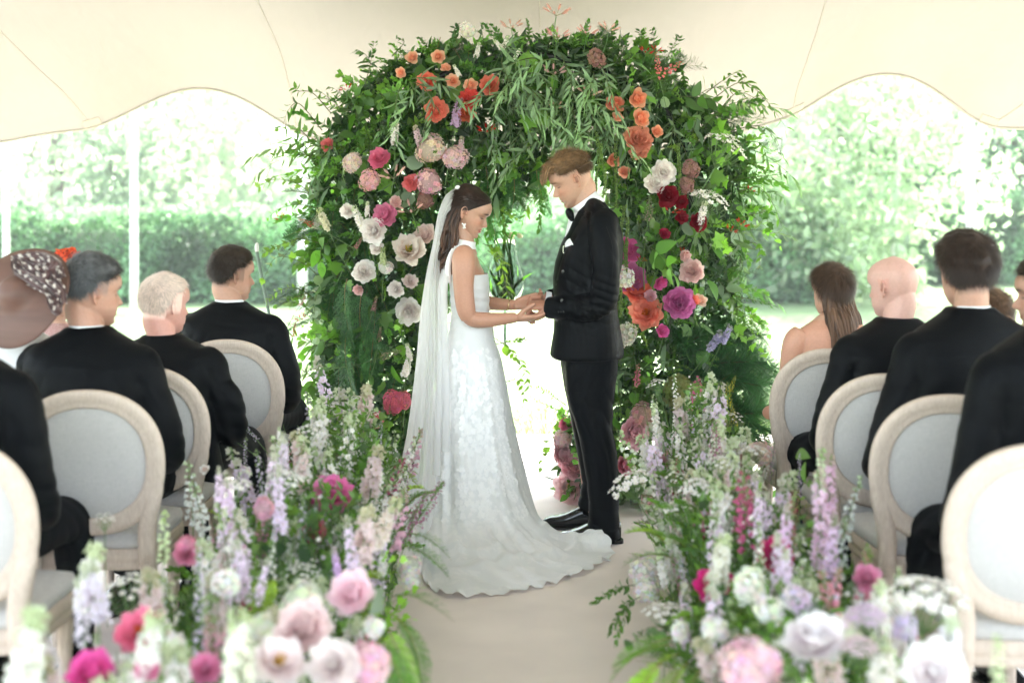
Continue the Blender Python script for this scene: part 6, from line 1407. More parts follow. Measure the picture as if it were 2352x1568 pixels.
# wandering branches that leave the outline (photo points)
def branch(pts,kind_leaf,col,n=16,dY=0.0,lsz=1.0,r=.0028,twig=(.12,.13,.06),drp=.25,Y=YA):
    p=np.array([P(a_,b_,Y+dY) for a_,b_ in pts]); p[:,1]+=np.linspace(0,-.12,len(p))*np.sin(np.linspace(0,2.5,len(p))); pp=catmull(p,80); g=stem_t(p,np.linspace(r,r*.3,len(p)),twig,5,40)
    Rs=[];Ts=[];Ss=[];Cs=[]
    for i in range(n):
        k=int((.22+.78*i/(n-1))*79); tg=pp[min(79,k+1)]-pp[max(0,k-1)]; tg/=np.linalg.norm(tg)
        for s in (-1,1):
            sd=np.cross(tg,[0,-1,0])*s+np.array([0,-.5,0])+ar.normal(size=3)*.3; dv=tg*.7+sd*.8+np.array([0,0,-drp]); Rs.append(frame1(dv,ar.uniform(-.8,.8)+(0 if s>0 else 3.14))); Ts.append(pp[k]+ar.normal(size=3)*.003); Ss.append(lsz*ar.uniform(.6,1.1)*(1-.3*i/n)); Cs.append(np.array(col)*ar.uniform(.7,1.5))
    scatter(g,kind_leaf,np.array(Rs),np.array(Ts),np.array(Ss),np.array(Cs)); world_part('branch',g.mesh('branch',M_LEAF),arch)
LV=lobed_t(.06,.062); LO=leaf_t(.055,.026,.3,.25,4); LL=leaf_t(.085,.022,.25,.35,5)
for pts,lf,c,n,ls in (
 ([(760,260),(720,215),(690,212),(682,205)],LO,LT,7,.9),([(740,300),(690,240),(668,255),(655,290)],LL,MD,6,1.0),([(720,330),(690,300),(672,330)],LL,MD,5,1.0),
 ([(730,380),(690,345),(650,350),(630,362)],LO,LT,7,.85),([(740,470),(690,425),(640,412),(600,428)],LV,YG,8,.8),([(735,480),(690,470),(650,478),(622,498)],LO,LT,8,.7),
 ([(740,560),(690,548),(640,565),(612,580)],LV,YG,9,.85),([(740,640),(690,600),(640,590),(610,640)],LV,YG,8,.8),([(730,690),(680,660),(640,668),(618,690)],LO,YG,8,.7),([(740,740),(700,700),(665,690)],LO,LT,7,.8),([(740,800),(690,770),(660,775)],LL,LT,6,.7),([(735,880),(690,845),(660,850),(650,880)],LL,YG,7,.7),
 ([(840,190),(855,140),(862,100)],LO,MD,8,.8),([(900,130),(930,100),(915,92)],LO,MD,5,.6),([(1050,100),(1045,75),(1052,60)],LO,DK,5,.8),([(1500,130),(1500,95),(1495,70)],LO,MD,8,.9),([(1530,140),(1545,105),(1555,90)],LO,MD,7,.9),([(1450,120),(1470,95),(1468,75)],LO,MD,7,.9),
 ([(1600,230),(1660,185),(1690,170),(1702,195)],LO,LT,9,.9),([(1620,240),(1700,190),(1750,230),(1798,292)],LL,LT,10,.9),([(1640,270),(1690,215),(1740,240),(1750,290)],LO,LT,8,.9),([(1680,300),(1740,290),(1775,320),(1790,365)],LL,GG,8,.9),
 ([(1690,330),(1740,330),(1760,380)],LO,LT,7,.9),([(1700,410),(1750,405),(1795,400)],LL,MD,8,.9),([(1700,440),(1740,430),(1770,470),(1790,520)],LL,LT,8,.9),([(1700,500),(1750,490),(1760,520)],LV,MD,6,.9),([(1690,560),(1735,560),(1740,610)],LV,LT,6,.8),([(1690,680),(1740,690),(1770,700)],LL,MD,9,.5),([(1680,700),(1720,730),(1735,760)],LO,LT,6,.7),
 ([(1240,440),(1215,470),(1200,505)],LL,YG,6,.8),([(1160,460),(1150,490),(1135,520)],LL,YG,5,.7),([(1080,470),(1150,480),(1185,500)],LV,YG,6,.7),
 ([(1135,775),(1170,800),(1195,830),(1215,880)],leaf_t(.06,.040,.2,.3,5),YG,9,1.0),([(1140,790),(1180,780),(1205,775)],leaf_t(.05,.03,.2,.3,5),YG,7,.9),([(1150,880),(1190,870),(1205,910)],leaf_t(.05,.03,.2,.3,5),YG,6,.8),
 ([(1120,575),(1150,600),(1160,650),(1172,690)],LL,YG,9,.9),([(1110,560),(1135,570),(1150,600)],LV,YG,6,.8),([(1300,930),(1260,900),(1235,885)],leaf_t(.02,.01,.3,.2,3),LT,12,1.0),([(1310,960),(1265,930),(1228,915)],leaf_t(.02,.01,.3,.2,3),LT,12,1.0)):
    branch(pts,lf,c,n,0 if pts[0][0]<1100 or pts[0][0]>1400 else .12,ls)
# big cedar branches hanging on the left leg and over the opening
for (x,y,dx,s) in ((800,640,-.25,1.2),(830,660,.0,1.4),(860,700,.15,1.3),(800,760,-.2,1.3),(1110,350,.3,1.1),(1180,375,.12,1.05),(1235,385,-.05,.9),(1135,470,.02,.6)):
    put_sprig(arch,'cedar_spray',P(x,y,YA-.22 if x<1000 else YA-.05),(dx,-.30,-.95),s,(1.7,1.75,1.5))
for (x,y,dx,dz,s) in ((1600,840,.9,.35,1.15),(1620,870,1,.15,1.2),(1640,930,.9,.1,1.15),(1660,950,1,-.15,1.15),(1600,900,.8,.6,1.1),(1640,860,.9,.5,1.1),(1680,960,.8,-.4,1.1),(1620,960,.6,.3,1.2)):
    put_sprig(arch,'pine_plume',P(x,y,YA-.12),(dx,-.45,dz),s,(1,1,1))
for (x,y,l) in ((1372,300,0),(1415,310,0),(1432,470,0),(1440,500,1),(1385,330,1),(1455,200,0),(1560,330,1),(1010,560,1),(1425,560,0)):
    ob('amaranthus_tassel',AMAR[l],arch,M4(rz(x),P(x,y,YA-.3)-np.array(arch.location),1.0),(1,1,1))
# ---- blooms: (x,y,diameter) measured on an enlargement; converted to photo px
PEA=(.92,.58,.40); COR=(.88,.32,.22); BLU=(.88,.68,.64); WHT=(.93,.93,.88); PNK=(.80,.24,.38); MAG=(.78,.18,.46); LPK=(.88,.60,.65); DRD=(.30,.015,.03); DST=(.42,.24,.20); APR=(.86,.44,.27); RED=(.55,.03,.02); LIL=(.62,.45,.66); CPK=(.82,.26,.26)
def ab(X,Y_): return 564.5+X*.540, Y_*.540
arch_blooms=[(708,247,50,'rose',PEA),(818,241,50,'rose',PEA),(773,346,72,'peony',COR),(880,345,52,'rose',PEA),(957,363,50,'rose',PEA),(1040,366,74,'peony',COR),(952,430,80,'peony',(.80,.12,.10)),(805,470,86,'peony',COR),(935,490,66,'open_peony',(.70,.20,.10)),(783,640,108,'hydrangea',(.84,.70,.62)),(887,670,92,'hydrangea',(.80,.60,.60)),(780,775,98,'hydrangea',LPK),(570,680,78,'peony',PNK),(455,690,76,'hydrangea',(.82,.70,.62)),(525,770,76,'hydrangea',(.80,.52,.52)),(600,920,88,'peony',(.78,.30,.46)),(548,980,96,'peony',WHT),(435,898,54,'peony',WHT),(690,1070,112,'open_peony',(.86,.82,.74)),(765,1005,78,'peony',(.84,.74,.68)),(505,1160,84,'peony',WHT),(595,1140,58,'carnation',WHT),(695,1322,96,'peony',WHT),(945,132,56,'carnation',WHT),(708,780,62,'peony',CPK),(760,850,62,'hydrangea',DST),(310,940,60,'flower_cluster',(.8,.8,.66)),
 (350,620,50,'peony',CPK),(640,1230,60,'peony',WHT),(560,1060,50,'peony',WHT),(640,860,46,'peony',BLU),(480,1230,40,'peony',BLU),(700,1200,56,'peony',(.86,.80,.76)),(1850,860,50,'peony',DRD),(1780,1000,44,'peony',(.45,.03,.08)),(1760,1200,50,'peony',MAG),(1720,1260,46,'peony',LPK),(1580,500,44,'rose',PEA),(1750,560,44,'rose',APR),(850,290,40,'rose',PEA),(660,310,40,'rose',PEA),
 (1665,418,72,'rose',APR),(1568,445,72,'rose',(.72,.27,.17)),(1680,503,68,'rose',APR),(1670,600,98,'peony',(.78,.36,.24)),(1675,640,70,'peony',(.78,.36,.24)),(1563,683,50,'rose',(.85,.40,.26)),(1610,733,46,'rose',(.86,.45,.32)),(1775,735,88,'peony',WHT),(1740,785,80,'peony',WHT),(1790,835,82,'peony',DRD),(1890,720,62,'astil',DST),(1870,785,60,'astil',DST),(1920,945,66,'peony',DRD),(1850,925,50,'peony',DRD),(1617,1070,96,'peony',MAG),(1640,1190,112,'peony',(.66,.22,.45)),(1655,1245,102,'open_peony',(.86,.24,.16)),(1708,1335,110,'open_peony',(.84,.34,.24)),(1840,1290,114,'peony',(.70,.22,.50)),(1900,1155,88,'peony',BLU),(1865,1090,46,'peony',BLU),(1935,1278,48,'rose',(.84,.66,.54)),(1490,250,60,'astil',DST),(735,470,0,'x',WHT)]
def bl_dir(x): return ((x-1176)/1400,-1,.25)
occ=[]
for X,Y_,dz_,k,c in arch_blooms:
    if dz_==0: continue
    x,y=ab(X,Y_); dd=edge_dist(np.array([[x,y]]),poly)[0]; Yp=float(front_Y(dd if inside(np.array([[x,y]]),poly)[0] else 0))-.11; dia=dz_*.540*Yp/F_PX*1.2
    occ.append((x,y))
    bloom(arch,'flower_cluster' if k=='astil' else k,P(x,y,Yp),dia,c,bl_dir(x))
for x,y,s,k,c in ((828,968,44,'hydrangea',(.80,.16,.24)),(862,966,34,'hydrangea',(.80,.18,.25)),(905,925,44,'hydrangea',(.78,.20,.28)),(925,918,34,'hydrangea',(.78,.24,.32)),(1453,990,62,'peony',LPK),(1474,957,52,'hydrangea',(.74,.50,.46)),(1513,1052,50,'peony',LPK),(1432,1068,40,'peony',(.78,.36,.46)),(1600,940,80,'hydrangea',(.35,.42,.14)),(1560,900,70,'hydrangea',(.20,.24,.07)),(1640,960,60,'hydrangea',(.36,.42,.16)),(1590,690,30,'rose',COR),(1485,1150,44,'peony',LPK),(1430,640,40,'flower_cluster',WHT),(1435,770,40,'flower_cluster',(.7,.72,.6)),(1520,760,26,'peony',MAG),(1450,310,30,'peony',PEA),(1285,1045,46,'peony',LPK),(1316,1075,54,'peony',LPK),(1310,1122,60,'open_peony',(.84,.62,.62)),(1290,1010,38,'carnation',(.84,.66,.66)),(1300,975,26,'peony',PNK)):
    Yp=YA-.30 if x>1400 or x<1000 else YA-.02
    p=P(x,y,Yp); occ.append((x,y))
    bloom(arch,k,p,s*Yp/F_PX*1.2,c,bl_dir(x))
# white and lilac clusters, snapdragons, nerines, berries
def spk(root,kind,px,py,Y,length_px,color,lean=(0,0),name=None,toward=-.1,top=True,sc=None):
    """spike whose flower head is centred on the photo point"""
    me=SPK[kind][TR.integers(len(SPK[kind]))]; H_={'delphinium':(.35,.36),'larkspur':(.35,.34),'stock':(.40,.17),'snapdragon':(.40,.20),'foxglove':(.35,.34),'catmint':(.40,.30),'astilbe':(.42,.16),'lace_flower':(.40,.07),'allium':(.42,.10)}[kind]
    s=length_px*Y/F_PX/H_[1] if sc is None else sc; d_=np.array([lean[0],toward,1.0+lean[1]]); d_/=np.linalg.norm(d_); p=P(px,py,Y)-d_*(H_[0]+H_[1]/2)*s; return hang(root,name or kind,me,p,d_,s,color)
for X,Y_,l,c,ln,k in ((1105,190,60,WHT,(.5,0),'stock'),(985,215,60,WHT,(.3,0),'stock'),(905,300,50,WHT,(-.3,0),'stock'),(1075,190,50,WHT,(-.6,-.3),'stock'),(1160,235,46,WHT,(.6,-.2),'stock'),(645,570,90,WHT,(.1,0),'stock'),(740,575,80,(.78,.64,.66),(-.2,0),'stock'),(895,480,110,LIL,(.15,0),'stock'),(905,620,70,(.75,.6,.62),(.1,0),'stock'),(1925,905,90,WHT,(.1,0),'stock'),(1800,290,120,CPK,(.9,-.5),'snapdragon'),(1750,265,80,CPK,(-.2,0),'snapdragon'),(470,1030,60,PNK,(.4,-.2),'astilbe'),(520,890,60,WHT,(0,0),'stock'),(580,1090,70,(.6,.7,.4),(0,0),'stock'),(700,1490,60,WHT,(0,0),'stock')):
    x,y=ab(X,Y_); spk(arch,k,x,y,YA-.33,l*.54,c,ln)
for x,y,l,c,ln,k in ((1462,858,46,(.80,.28,.36),(0,0),'snapdragon'),(1468,870,40,(.82,.36,.42),(.2,0),'snapdragon'),(1650,790,50,(.50,.48,.68),(.6,-.3),'stock'),(1670,770,44,(.52,.5,.7),(.5,0),'stock'),(1668,905,60,(.62,.60,.06),(0,0),'astilbe'),(1672,880,40,(.66,.62,.06),(.2,0),'astilbe'),(900,820,50,(.55,.45,.30),(.9,-.8),'astilbe'),(925,840,50,WHT,(0,0),'stock'),(690,690,30,PNK,(.5,0),'astilbe'),(680,760,34,RED,(.3,0),'astilbe'),(860,700,34,PNK,(.3,0),'astilbe'),(880,770,34,(.5,.2,.2),(.3,0),'astilbe'),(1480,480,60,(.5,.4,.3),(0,0),'astilbe'),(1620,470,60,WHT,(.3,0),'lace_flower'),(1660,350,80,WHT,(.5,0),'lace_flower'),(820,500,50,WHT,(-.4,0),'stock'),(735,510,50,(.75,.75,.55),(-.6,0),'stock'),(705,505,40,RED,(-.8,-.5),'astilbe')):
    spk(arch,k,x,y,YA-.30,l,c,ln)
for X,Y_,s,c in ((1320,70,92,(.84,.56,.48)),(1130,125,76,(.84,.58,.48)),(1325,165,84,(.80,.50,.45)),(1450,150,72,(.80,.5,.45)),(1540,135,72,(.84,.60,.50)),(1310,320,80,(.70,.46,.44)),(1455,410,84,(.80,.58,.46)),(1320,465,60,(.72,.50,.34)),(630,760,90,(.86,.66,.56)),(705,905,94,(.86,.62,.54)),(1025,565,66,RED),(430,385,46,RED),(1700,230,50,RED),(1745,220,44,RED),(1805,905,60,(.6,.06,.03)),(2105,960,50,RED),(2060,985,46,RED),(2145,812,34,RED),(1860,1075,34,RED),(1680,1110,34,RED),(240,1360,40,RED),(150,930,40,RED)):
    x,y=ab(X,Y_); o_=(x-1176)/700; Yn=YA-.32 if y>70 else YA-.15; me=NER[TR.integers(2)]; hang(arch,'nerine' if c is not RED else 'honeysuckle_flower',me,P(x,y+ (0 if y>70 else 0),Yn),(o_*.6,-.35,.8),s*.54*Yn/F_PX/.115,c)
# long grey green willow hanging over the crown of the arch
for i in range(34):
    x=ar.uniform(1130,1400) if i<28 else ar.uniform(850,960); y=ar.uniform(95,320) if i<28 else ar.uniform(130,200); v=ar.uniform(1.0,1.6)
    if any((x-a_)**2+(y+30-b_)**2<34**2 for a_,b_ in occ): continue
    put_sprig(arch,'willow_sprig',P(x,y,YA-.27),(ar.normal()*.3,-.55,-.1+ar.normal()*.2),ar.uniform(.85,1.2),(v,v,v))
# clumps of larger fresh leaves
for i in range(90):
    qx=sample_px(1,poly,ar)[0]; dd=edge_dist(qx[None],poly)[0]
    if 1040<qx[0]<1420 and qx[1]<480: continue
    k=('broad_leaf_sprig','vine_sprig','eucalyptus_sprig')[ar.choice(3,p=[.45,.45,.1])]; p=P(qx[0],qx[1],float(front_Y(dd))-.03)
    if p[2]<.15 or any((qx[0]-a_)**2+(qx[1]+15-b_)**2<52**2 for a_,b_ in occ): continue
    v=ar.uniform(.9,1.7); put_sprig(arch,k,p,(ar.normal()*.5,-.7,-.1+ar.normal()*.4),ar.uniform(1.05,1.45),(v,v,v*.95))
# bare nerine stems above the arch are part of each flower
# ---- glass vase with green stems behind the bride
M_GLASS=bpy.data.materials.new('clear_glass'); M_GLASS.use_nodes=True; t=M_GLASS.node_tree; t.nodes.clear(); out=t.nodes.new('ShaderNodeOutputMaterial'); gl=N(t,'ShaderNodeBsdfGlass',Roughness=0.0,IOR=1.04,Color=(1,1,1,1)); t.links.new(gl.outputs[0],out.inputs[0])
vase=thing('glass_vase','tall clear glass vase full of green stems and pale tulips behind the bride','vase',P(1160,692,7.9)*[1,1,0]+[0,0,.012])
vx,vy,_=P(1160,692,7.9); n=40;a=np.linspace(0,2*np.pi,n,endpoint=False); z0=float(P(0,692,7.9)[2])
prof=[(.055,0),(.085,.02),(.105,.08),(.100,.15),(.078,.22),(.060,.30),(.062,.34)]; V=np.concatenate([np.stack([vx+r_*np.cos(a),vy+r_*np.sin(a),np.full(n,z0+z)],1) for r_,z in prof]+[np.stack([vx+(r_-.003)*np.cos(a),vy+(r_-.003)*np.sin(a),np.full(n,z0+z+.004)],1) for r_,z in prof[::-1]]); world_part('vessel',G().add(V,grid_faces(n,14,True)).mesh('vessel',M_GLASS),vase)
pd=loft([(np.array([vx,vy,z]),np.array([w,0,0]),np.array([0,w,0])) for z,w in ((.012,.11),(.03,.11),(.035,.008),(z0-.03,.008),(z0-.025,.09),(z0-.002,.09))],32,2); world_part('stand',pd.mesh('stand',M_GLASS),vase)
for i in range(9):
    aa_=TR.uniform(0,6.28); b0=np.array([vx+.05*math.cos(aa_),vy+.05*math.sin(aa_),z0+.01]); b1=b0+[TR.normal()*.02,TR.normal()*.02,.2]; b2=b1+[TR.normal()*.05+.0,TR.normal()*.04,.16]; b3=b2+[TR.normal()*.05+.02,0,.03-.06*TR.random()]
    gst=stem_t([b0,b1,b2,b3],[.006,.006,.005,.004],(.16,.42,.07),6,16)
    for kk_ in range(2): gst.merge(colored(leaf_t(.15,.022,.3,.4,7),(.16,.42,.07)),M4(frame1((TR.normal()*.4,TR.normal()*.3,.8),TR.uniform(0,6)),b0+[0,0,.05*kk_]))
    o=world_part('stem',gst.mesh('stem',M_LEAF),vase)
    if i%2==0:
        c_,p_,ou=BLM['rose'][0]; ob('tulip',c_,vase,M4(frame1((TR.normal()*.5+.3,-.2,.5)),b3-np.array(vase.location),.055),(.80,.84,.62))
# ================================================================== aisle flower meadows
br=np.random.default_rng(555)
BWH=(.90,.91,.87); BLI=(.84,.75,.88); BPI=(.84,.56,.66); BBL=(.85,.74,.72); BLV=(.70,.65,.80); BHP=(.80,.22,.42)
SIDE={-1:dict(ins=[(2.4,.42),(3.2,.44),(4.2,.46),(5.0,.47),(6.1,.50)],outs=[(2.4,1.15),(3.4,1.10),(4.5,.98),(5.5,.90),(6.2,.84)]),
       1:dict(ins=[(2.4,.46),(3.2,.49),(4.2,.55),(5.0,.60),(6.3,.68)],outs=[(2.4,1.15),(3.4,1.08),(4.5,.98),(5.5,.92),(6.4,.90)])}
def bank_pt(s,n,y0=2.7,y1=None):
    y1=y1 or (6.15 if s<0 else 6.35); Y=br.uniform(y0,y1,n); i_=np.interp(Y,*zip(*SIDE[s]['ins'])); o_=np.interp(Y,*zip(*SIDE[s]['outs'])); u=br.beta(1.1,1.1,n); return s*(i_+(o_-i_)*u),Y,u
def env(Y,u): # height of the green mass
    return (.20+.28*np.sin(np.pi*np.clip(u*.85+.12,0,1))**.7)*np.interp(Y,[2.6,3.4,4.6,6.2],[.95,1.0,1.1,1.25])
def aimlean(p): return None
for s,label in ((-1,'loose meadow of delphinium, peonies and ferns along the left chairs'),(1,'loose meadow of delphinium, peonies and ferns along the right chairs')):
    bank=thing('aisle_flower_meadow',label,'flower arrangement',(s*.75,4.5,.012),'flower meadows along the aisle')
    # low trays the stems stand in
    for k in range(5):
        yy=3.0+k*.72; xi=(np.interp(yy,*zip(*SIDE[s]['ins']))+np.interp(yy,*zip(*SIDE[s]['outs'])))/2*s; world_part('tray',box(xi-.14,xi+.14,yy-.31,yy+.31,.0125,.07).mesh('tray',M_HCORE,False),bank)
    g=G(); n=15000; X,Y,u=bank_pt(s,n); h=env(Y,u)*(1+.25*Noise(9,s+5)(np.stack([X,Y,0*X],1))); z=.02+h*br.random(n)**.75; T=np.stack([X+br.normal(size=n)*.03,Y,z],1)
    pal=np.array([LT,YG,MD,(.10,.19,.05),(.06,.12,.04),SIL]); ci=br.choice(6,n,p=[.28,.22,.16,.2,.06,.08]); cc=pal[ci]*br.uniform(.6,1.35,(n,1)); D=rand_dirs(n,(0,-.25,.55)); k3=br.integers(0,3,n)
    for i,tm in enumerate((leaf_t(.028,.013,.3,.3,3),leaf_t(.045,.012,.3,.4,3),lobed_t(.032,.034))):
        m_=k3==i; scatter(g,tm,frames(D[m_],br.uniform(0,6.28,m_.sum())),T[m_],br.uniform(.7,1.4,m_.sum()),cc[m_])
    # thin stems
    ns=900; X,Y,u=bank_pt(s,ns); hh=env(Y,u)*br.uniform(.8,1.35,ns); st1=G().add([(-.0012,0,0),(.0012,0,0),(.0008,0,1),(-.0008,0,1),(0,.001,0),(0,.001,1)],[(0,1,2,3),(1,4,5,2)])
    Rm=frames(np.stack([br.normal(size=ns)*.14,br.normal(size=ns)*.14,np.ones(ns)],1),br.uniform(0,6.28,ns)); scatter(g,st1,Rm,np.stack([X,Y,np.full(ns,.02)],1),np.stack([np.ones(ns),np.ones(ns),hh],1),np.array([.12,.22,.06])*br.uniform(.7,1.4,(ns,1)))
    # tiny filler blossom specks
    nb=2600; X,Y,u=bank_pt(s,nb); h=env(Y,u); T=np.stack([X,Y,h*br.uniform(.6,1.35,nb)],1); cl=Noise(8,77+s)(T)>.15; T=T[cl]; m_=len(T); cols=np.array([BWH,BWH,BLI,BLV,(.6,.3,.42)])[br.choice(5,m_,p=[.4,.2,.15,.15,.1])]*br.uniform(.75,1.05,(m_,1))
    g2=G(); scatter(g2,FL4,frames(rand_dirs(m_,(0,-.6,.6)),br.uniform(0,6.28,m_)),T,br.uniform(.008,.017,m_),cols); o=world_part('filler_blossom',g2.mesh('filler_blossom',M_PETAL),bank); o['kind']='stuff'
    o=world_part('foliage',g.mesh('foliage',M_LEAF),bank); o['kind']='stuff'
    X,Y,u=bank_pt(s,330); 
    for x,y,q in zip(X,Y,u):
        k=('small_leaf_sprig','fern_spray','leafy_sprig','asparagus_fern','vine_sprig','broad_leaf_sprig')[br.choice(6,p=[.34,.22,.12,.18,.08,.06])]
        e=float(env(y,q)); zz=br.uniform(.05,max(.08,e-.08)); out=(.5-q)*-s*.9
        v=br.uniform(1.1,2.0); tint=(v*1.1,v,v*.9) if k!='broad_leaf_sprig' else (1,1,1)
        put_sprig(bank,k,(x,y,zz),(out+br.normal()*.4,br.normal()*.35-.25,1.0),br.uniform(.6,1.0),tint)
    # random spikes, more of them white and lilac
    X,Y,u=bank_pt(s,150,2.85)
    for x,y,q in zip(X,Y,u):
        k=('delphinium','larkspur','catmint','stock','snapdragon','lace_flower','foxglove','astilbe')[br.choice(8,p=[.22,.20,.12,.17,.06,.13,.06,.04])]
        c={'delphinium':[BWH,BLI,BLI][br.integers(3)],'larkspur':[BWH,BWH,BLI][br.integers(3)],'catmint':[BLV,BWH][br.integers(2)],'stock':[BWH,BWH,BBL][br.integers(3)],'snapdragon':[BPI,BHP,BBL][br.integers(3)],'lace_flower':BWH,'foxglove':(.78,.84,.66),'astilbe':[(.5,.22,.34),(.34,.06,.09)][br.integers(2)]}[k]
        H_={'delphinium':.71,'larkspur':.69,'stock':.57,'snapdragon':.60,'foxglove':.69,'catmint':.70,'astilbe':.58,'lace_flower':.48}[k]
        tall=env(y,q)*br.uniform(1.05,1.55); sc=float(np.clip(tall/H_,.45,1.0)); zb=max(0.0,tall-H_*sc)
        hang(bank,k,SPK[k][br.integers(len(SPK[k]))],(x,y,zb),(br.normal()*.10+(.5-q)*-s*.22,br.normal()*.13-.08,1),sc,tuple(np.array(c)*br.uniform(.88,1.04)))
    bank_l=bank if s<0 else None
    if s<0: LB=bank
    else: RBK=bank
def fl_(root,rows):
    for x,y,Y,d_,k,c,*dr in rows: bloom(root,k,P(x,y,Y),d_*Y/F_PX,c,dr[0] if dr else (0,-.75,.6),jit=.15)
MG2=(.72,.08,.34)
fl_(LB,[(765,1142,4.75,96,'peony',(.76,.22,.48)),(740,1165,4.8,60,'peony',MG2),(722,1222,4.5,56,'peony',(.70,.10,.25)),(322,1455,3.35,100,'open_peony',(.84,.26,.40)),(212,1552,3.0,104,'peony',(.80,.14,.46)),(472,1540,3.1,74,'peony',(.80,.34,.54)),(640,1528,3.05,118,'open_peony',(.90,.85,.83)),(700,1450,3.2,128,'peony',(.90,.78,.76)),(768,1530,3.05,118,'peony',(.92,.89,.86)),(838,1525,3.1,112,'hydrangea',(.84,.60,.68)),(690,1385,3.45,96,'hydrangea',(.80,.86,.72)),(810,1368,3.5,104,'peony',(.90,.74,.78)),(428,1272,3.9,60,'peony',(.76,.34,.46)),(430,1250,3.9,44,'carnation',(.76,.34,.46)),(940,1300,4.85,60,'hydrangea',BWH),(945,1330,4.7,50,'hydrangea',BWH),(605,1170,4.3,56,'carnation',BPI),(520,1340,3.7,60,'flower_cluster',BWH),(860,1440,3.6,50,'flower_cluster',BWH),(560,1090,5.0,34,'flower_cluster',BWH),(470,1078,5.0,24,'rose',BWH),(340,1540,3.0,60,'peony',(.78,.30,.5)),(400,1480,3.3,56,'flower_cluster',BWH),(600,1440,3.3,60,'flower_cluster',(.8,.84,.7))])
fl_(RBK,[(1665,1202,4.75,100,'open_peony',(.78,.34,.56)),(1640,1222,4.8,60,'peony',(.72,.14,.42)),(1632,1348,4.0,78,'open_peony',(.70,.04,.28)),(1660,1338,4.05,54,'peony',(.72,.06,.3)),(1780,1280,4.1,84,'peony',(.66,.04,.22)),(1872,1482,3.1,142,'peony',(.91,.91,.91)),(1728,1535,3.0,136,'hydrangea',(.86,.64,.70)),(2142,1545,2.85,146,'peony',(.91,.92,.91)),(1483,1318,4.95,72,'hydrangea',BWH),(1484,1352,4.9,64,'hydrangea',BWH),(1572,1207,5.0,62,'hydrangea',BWH),(1575,1180,5.05,36,'hydrangea',BWH),(1990,1330,3.9,64,'peony',(.78,.36,.52)),(1960,1440,3.3,70,'flower_cluster',BWH),(1640,1450,3.6,60,'flower_cluster',BWH),(1720,1350,3.7,74,'flower_cluster',(.82,.86,.76)),(1770,1400,3.6,70,'flower_cluster',BWH),(1690,1060,5.4,60,'peony',(.82,.62,.60)),(1745,1040,5.3,60,'hydrangea',(.80,.66,.62)),(1830,1380,3.6,60,'flower_cluster',BLI),(2060,1400,3.5,70,'flower_cluster',BWH),(2080,1440,3.2,60,'flower_cluster',(.72,.66,.8)),(1515,1060,5.9,44,'peony',LPK),(1560,1450,3.9,40,'flower_cluster',BWH)])
def sp_(root,rows):
    for x,y,Y,L_,k,c,*ln in rows: spk(root,k,x,y,Y,L_,c,ln[0] if ln else (0,0))
sp_(LB,[(772,950,5.8,120,'delphinium',BWH),(780,975,5.75,100,'delphinium',BWH,(.1,0)),(716,960,5.9,130,'larkspur',(.70,.66,.80)),(725,1000,5.7,110,'larkspur',BWH),(655,1065,4.7,150,'delphinium',(.80,.74,.84)),(632,1110,4.5,170,'delphinium',BLI,(.05,0)),(690,1080,4.8,120,'delphinium',BBL),(705,1040,4.9,90,'stock',BBL),(515,1170,4.1,180,'delphinium',(.76,.64,.80)),(500,1120,4.2,100,'delphinium',BLI),(640,1150,4.2,170,'delphinium',(.78,.70,.84)),(800,1258,4.0,150,'delphinium',BLI,(-.15,0)),(785,1300,3.9,110,'delphinium',(.72,.52,.80)),(570,1300,3.8,150,'delphinium',BLI),(600,1330,3.7,110,'delphinium',BLI,(.2,0)),(440,1130,4.8,150,'foxglove',BWH),(465,1170,4.7,150,'foxglove',BWH,(-.1,0)),(180,1330,3.6,150,'stock',BWH),(230,1350,3.5,140,'stock',(.80,.78,.86)),(190,1400,3.4,160,'delphinium',(.8,.78,.86)),(868,1030,5.6,130,'catmint',BLV),(760,930,5.9,60,'catmint',BLV,(.4,0)),(905,1130,5.3,140,'larkspur',BWH,(.25,0)),(935,1070,5.5,150,'larkspur',BWH,(.3,0)),(900,1180,5.0,140,'larkspur',BWH,(.2,0)),(850,1130,5.3,120,'larkspur',BWH),(850,1225,4.1,130,'stock',BBL,(.25,0)),(870,1205,4.2,110,'stock',(.86,.80,.72),(.35,0)),(600,1200,4.4,90,'snapdragon',(.82,.42,.54)),(500,1470,3.3,120,'snapdragon',(.86,.50,.60),(.1,0)),(520,1440,3.3,110,'snapdragon',(.86,.54,.62),(.4,0)),(300,1500,3.0,170,'stock',(.85,.88,.82)),(560,1490,3.0,170,'stock',(.84,.88,.76)),(30,1500,2.85,200,'stock',(.84,.88,.80)),(70,1535,2.85,150,'stock',BWH),(120,1500,3.2,110,'catmint',BLV,(-.3,0)),(965,1150,5.1,120,'astilbe',(.42,.20,.30),(.5,0)),(975,1185,5.1,90,'astilbe',(.42,.18,.30),(.7,-.2)),(940,1215,5.0,80,'astilbe',(.45,.16,.34),(.3,0)),(800,1040,5.5,110,'larkspur',BWH),(560,980,5.6,90,'catmint',BLV,(-.9,0)),(500,980,5.6,60,'catmint',BLV,(-1,-.2)),(560,1060,5.2,110,'catmint',BLV),(370,1230,4.0,120,'foxglove',(.75,.84,.55)),(640,1010,4.9,60,'delphinium',BWH),(300,1380,3.8,110,'lace_flower',BWH),(240,1200,4.2,40,'lace_flower',BWH),(880,1290,4.6,60,'stock',BWH),(370,1380,3.7,110,'larkspur',BWH)])
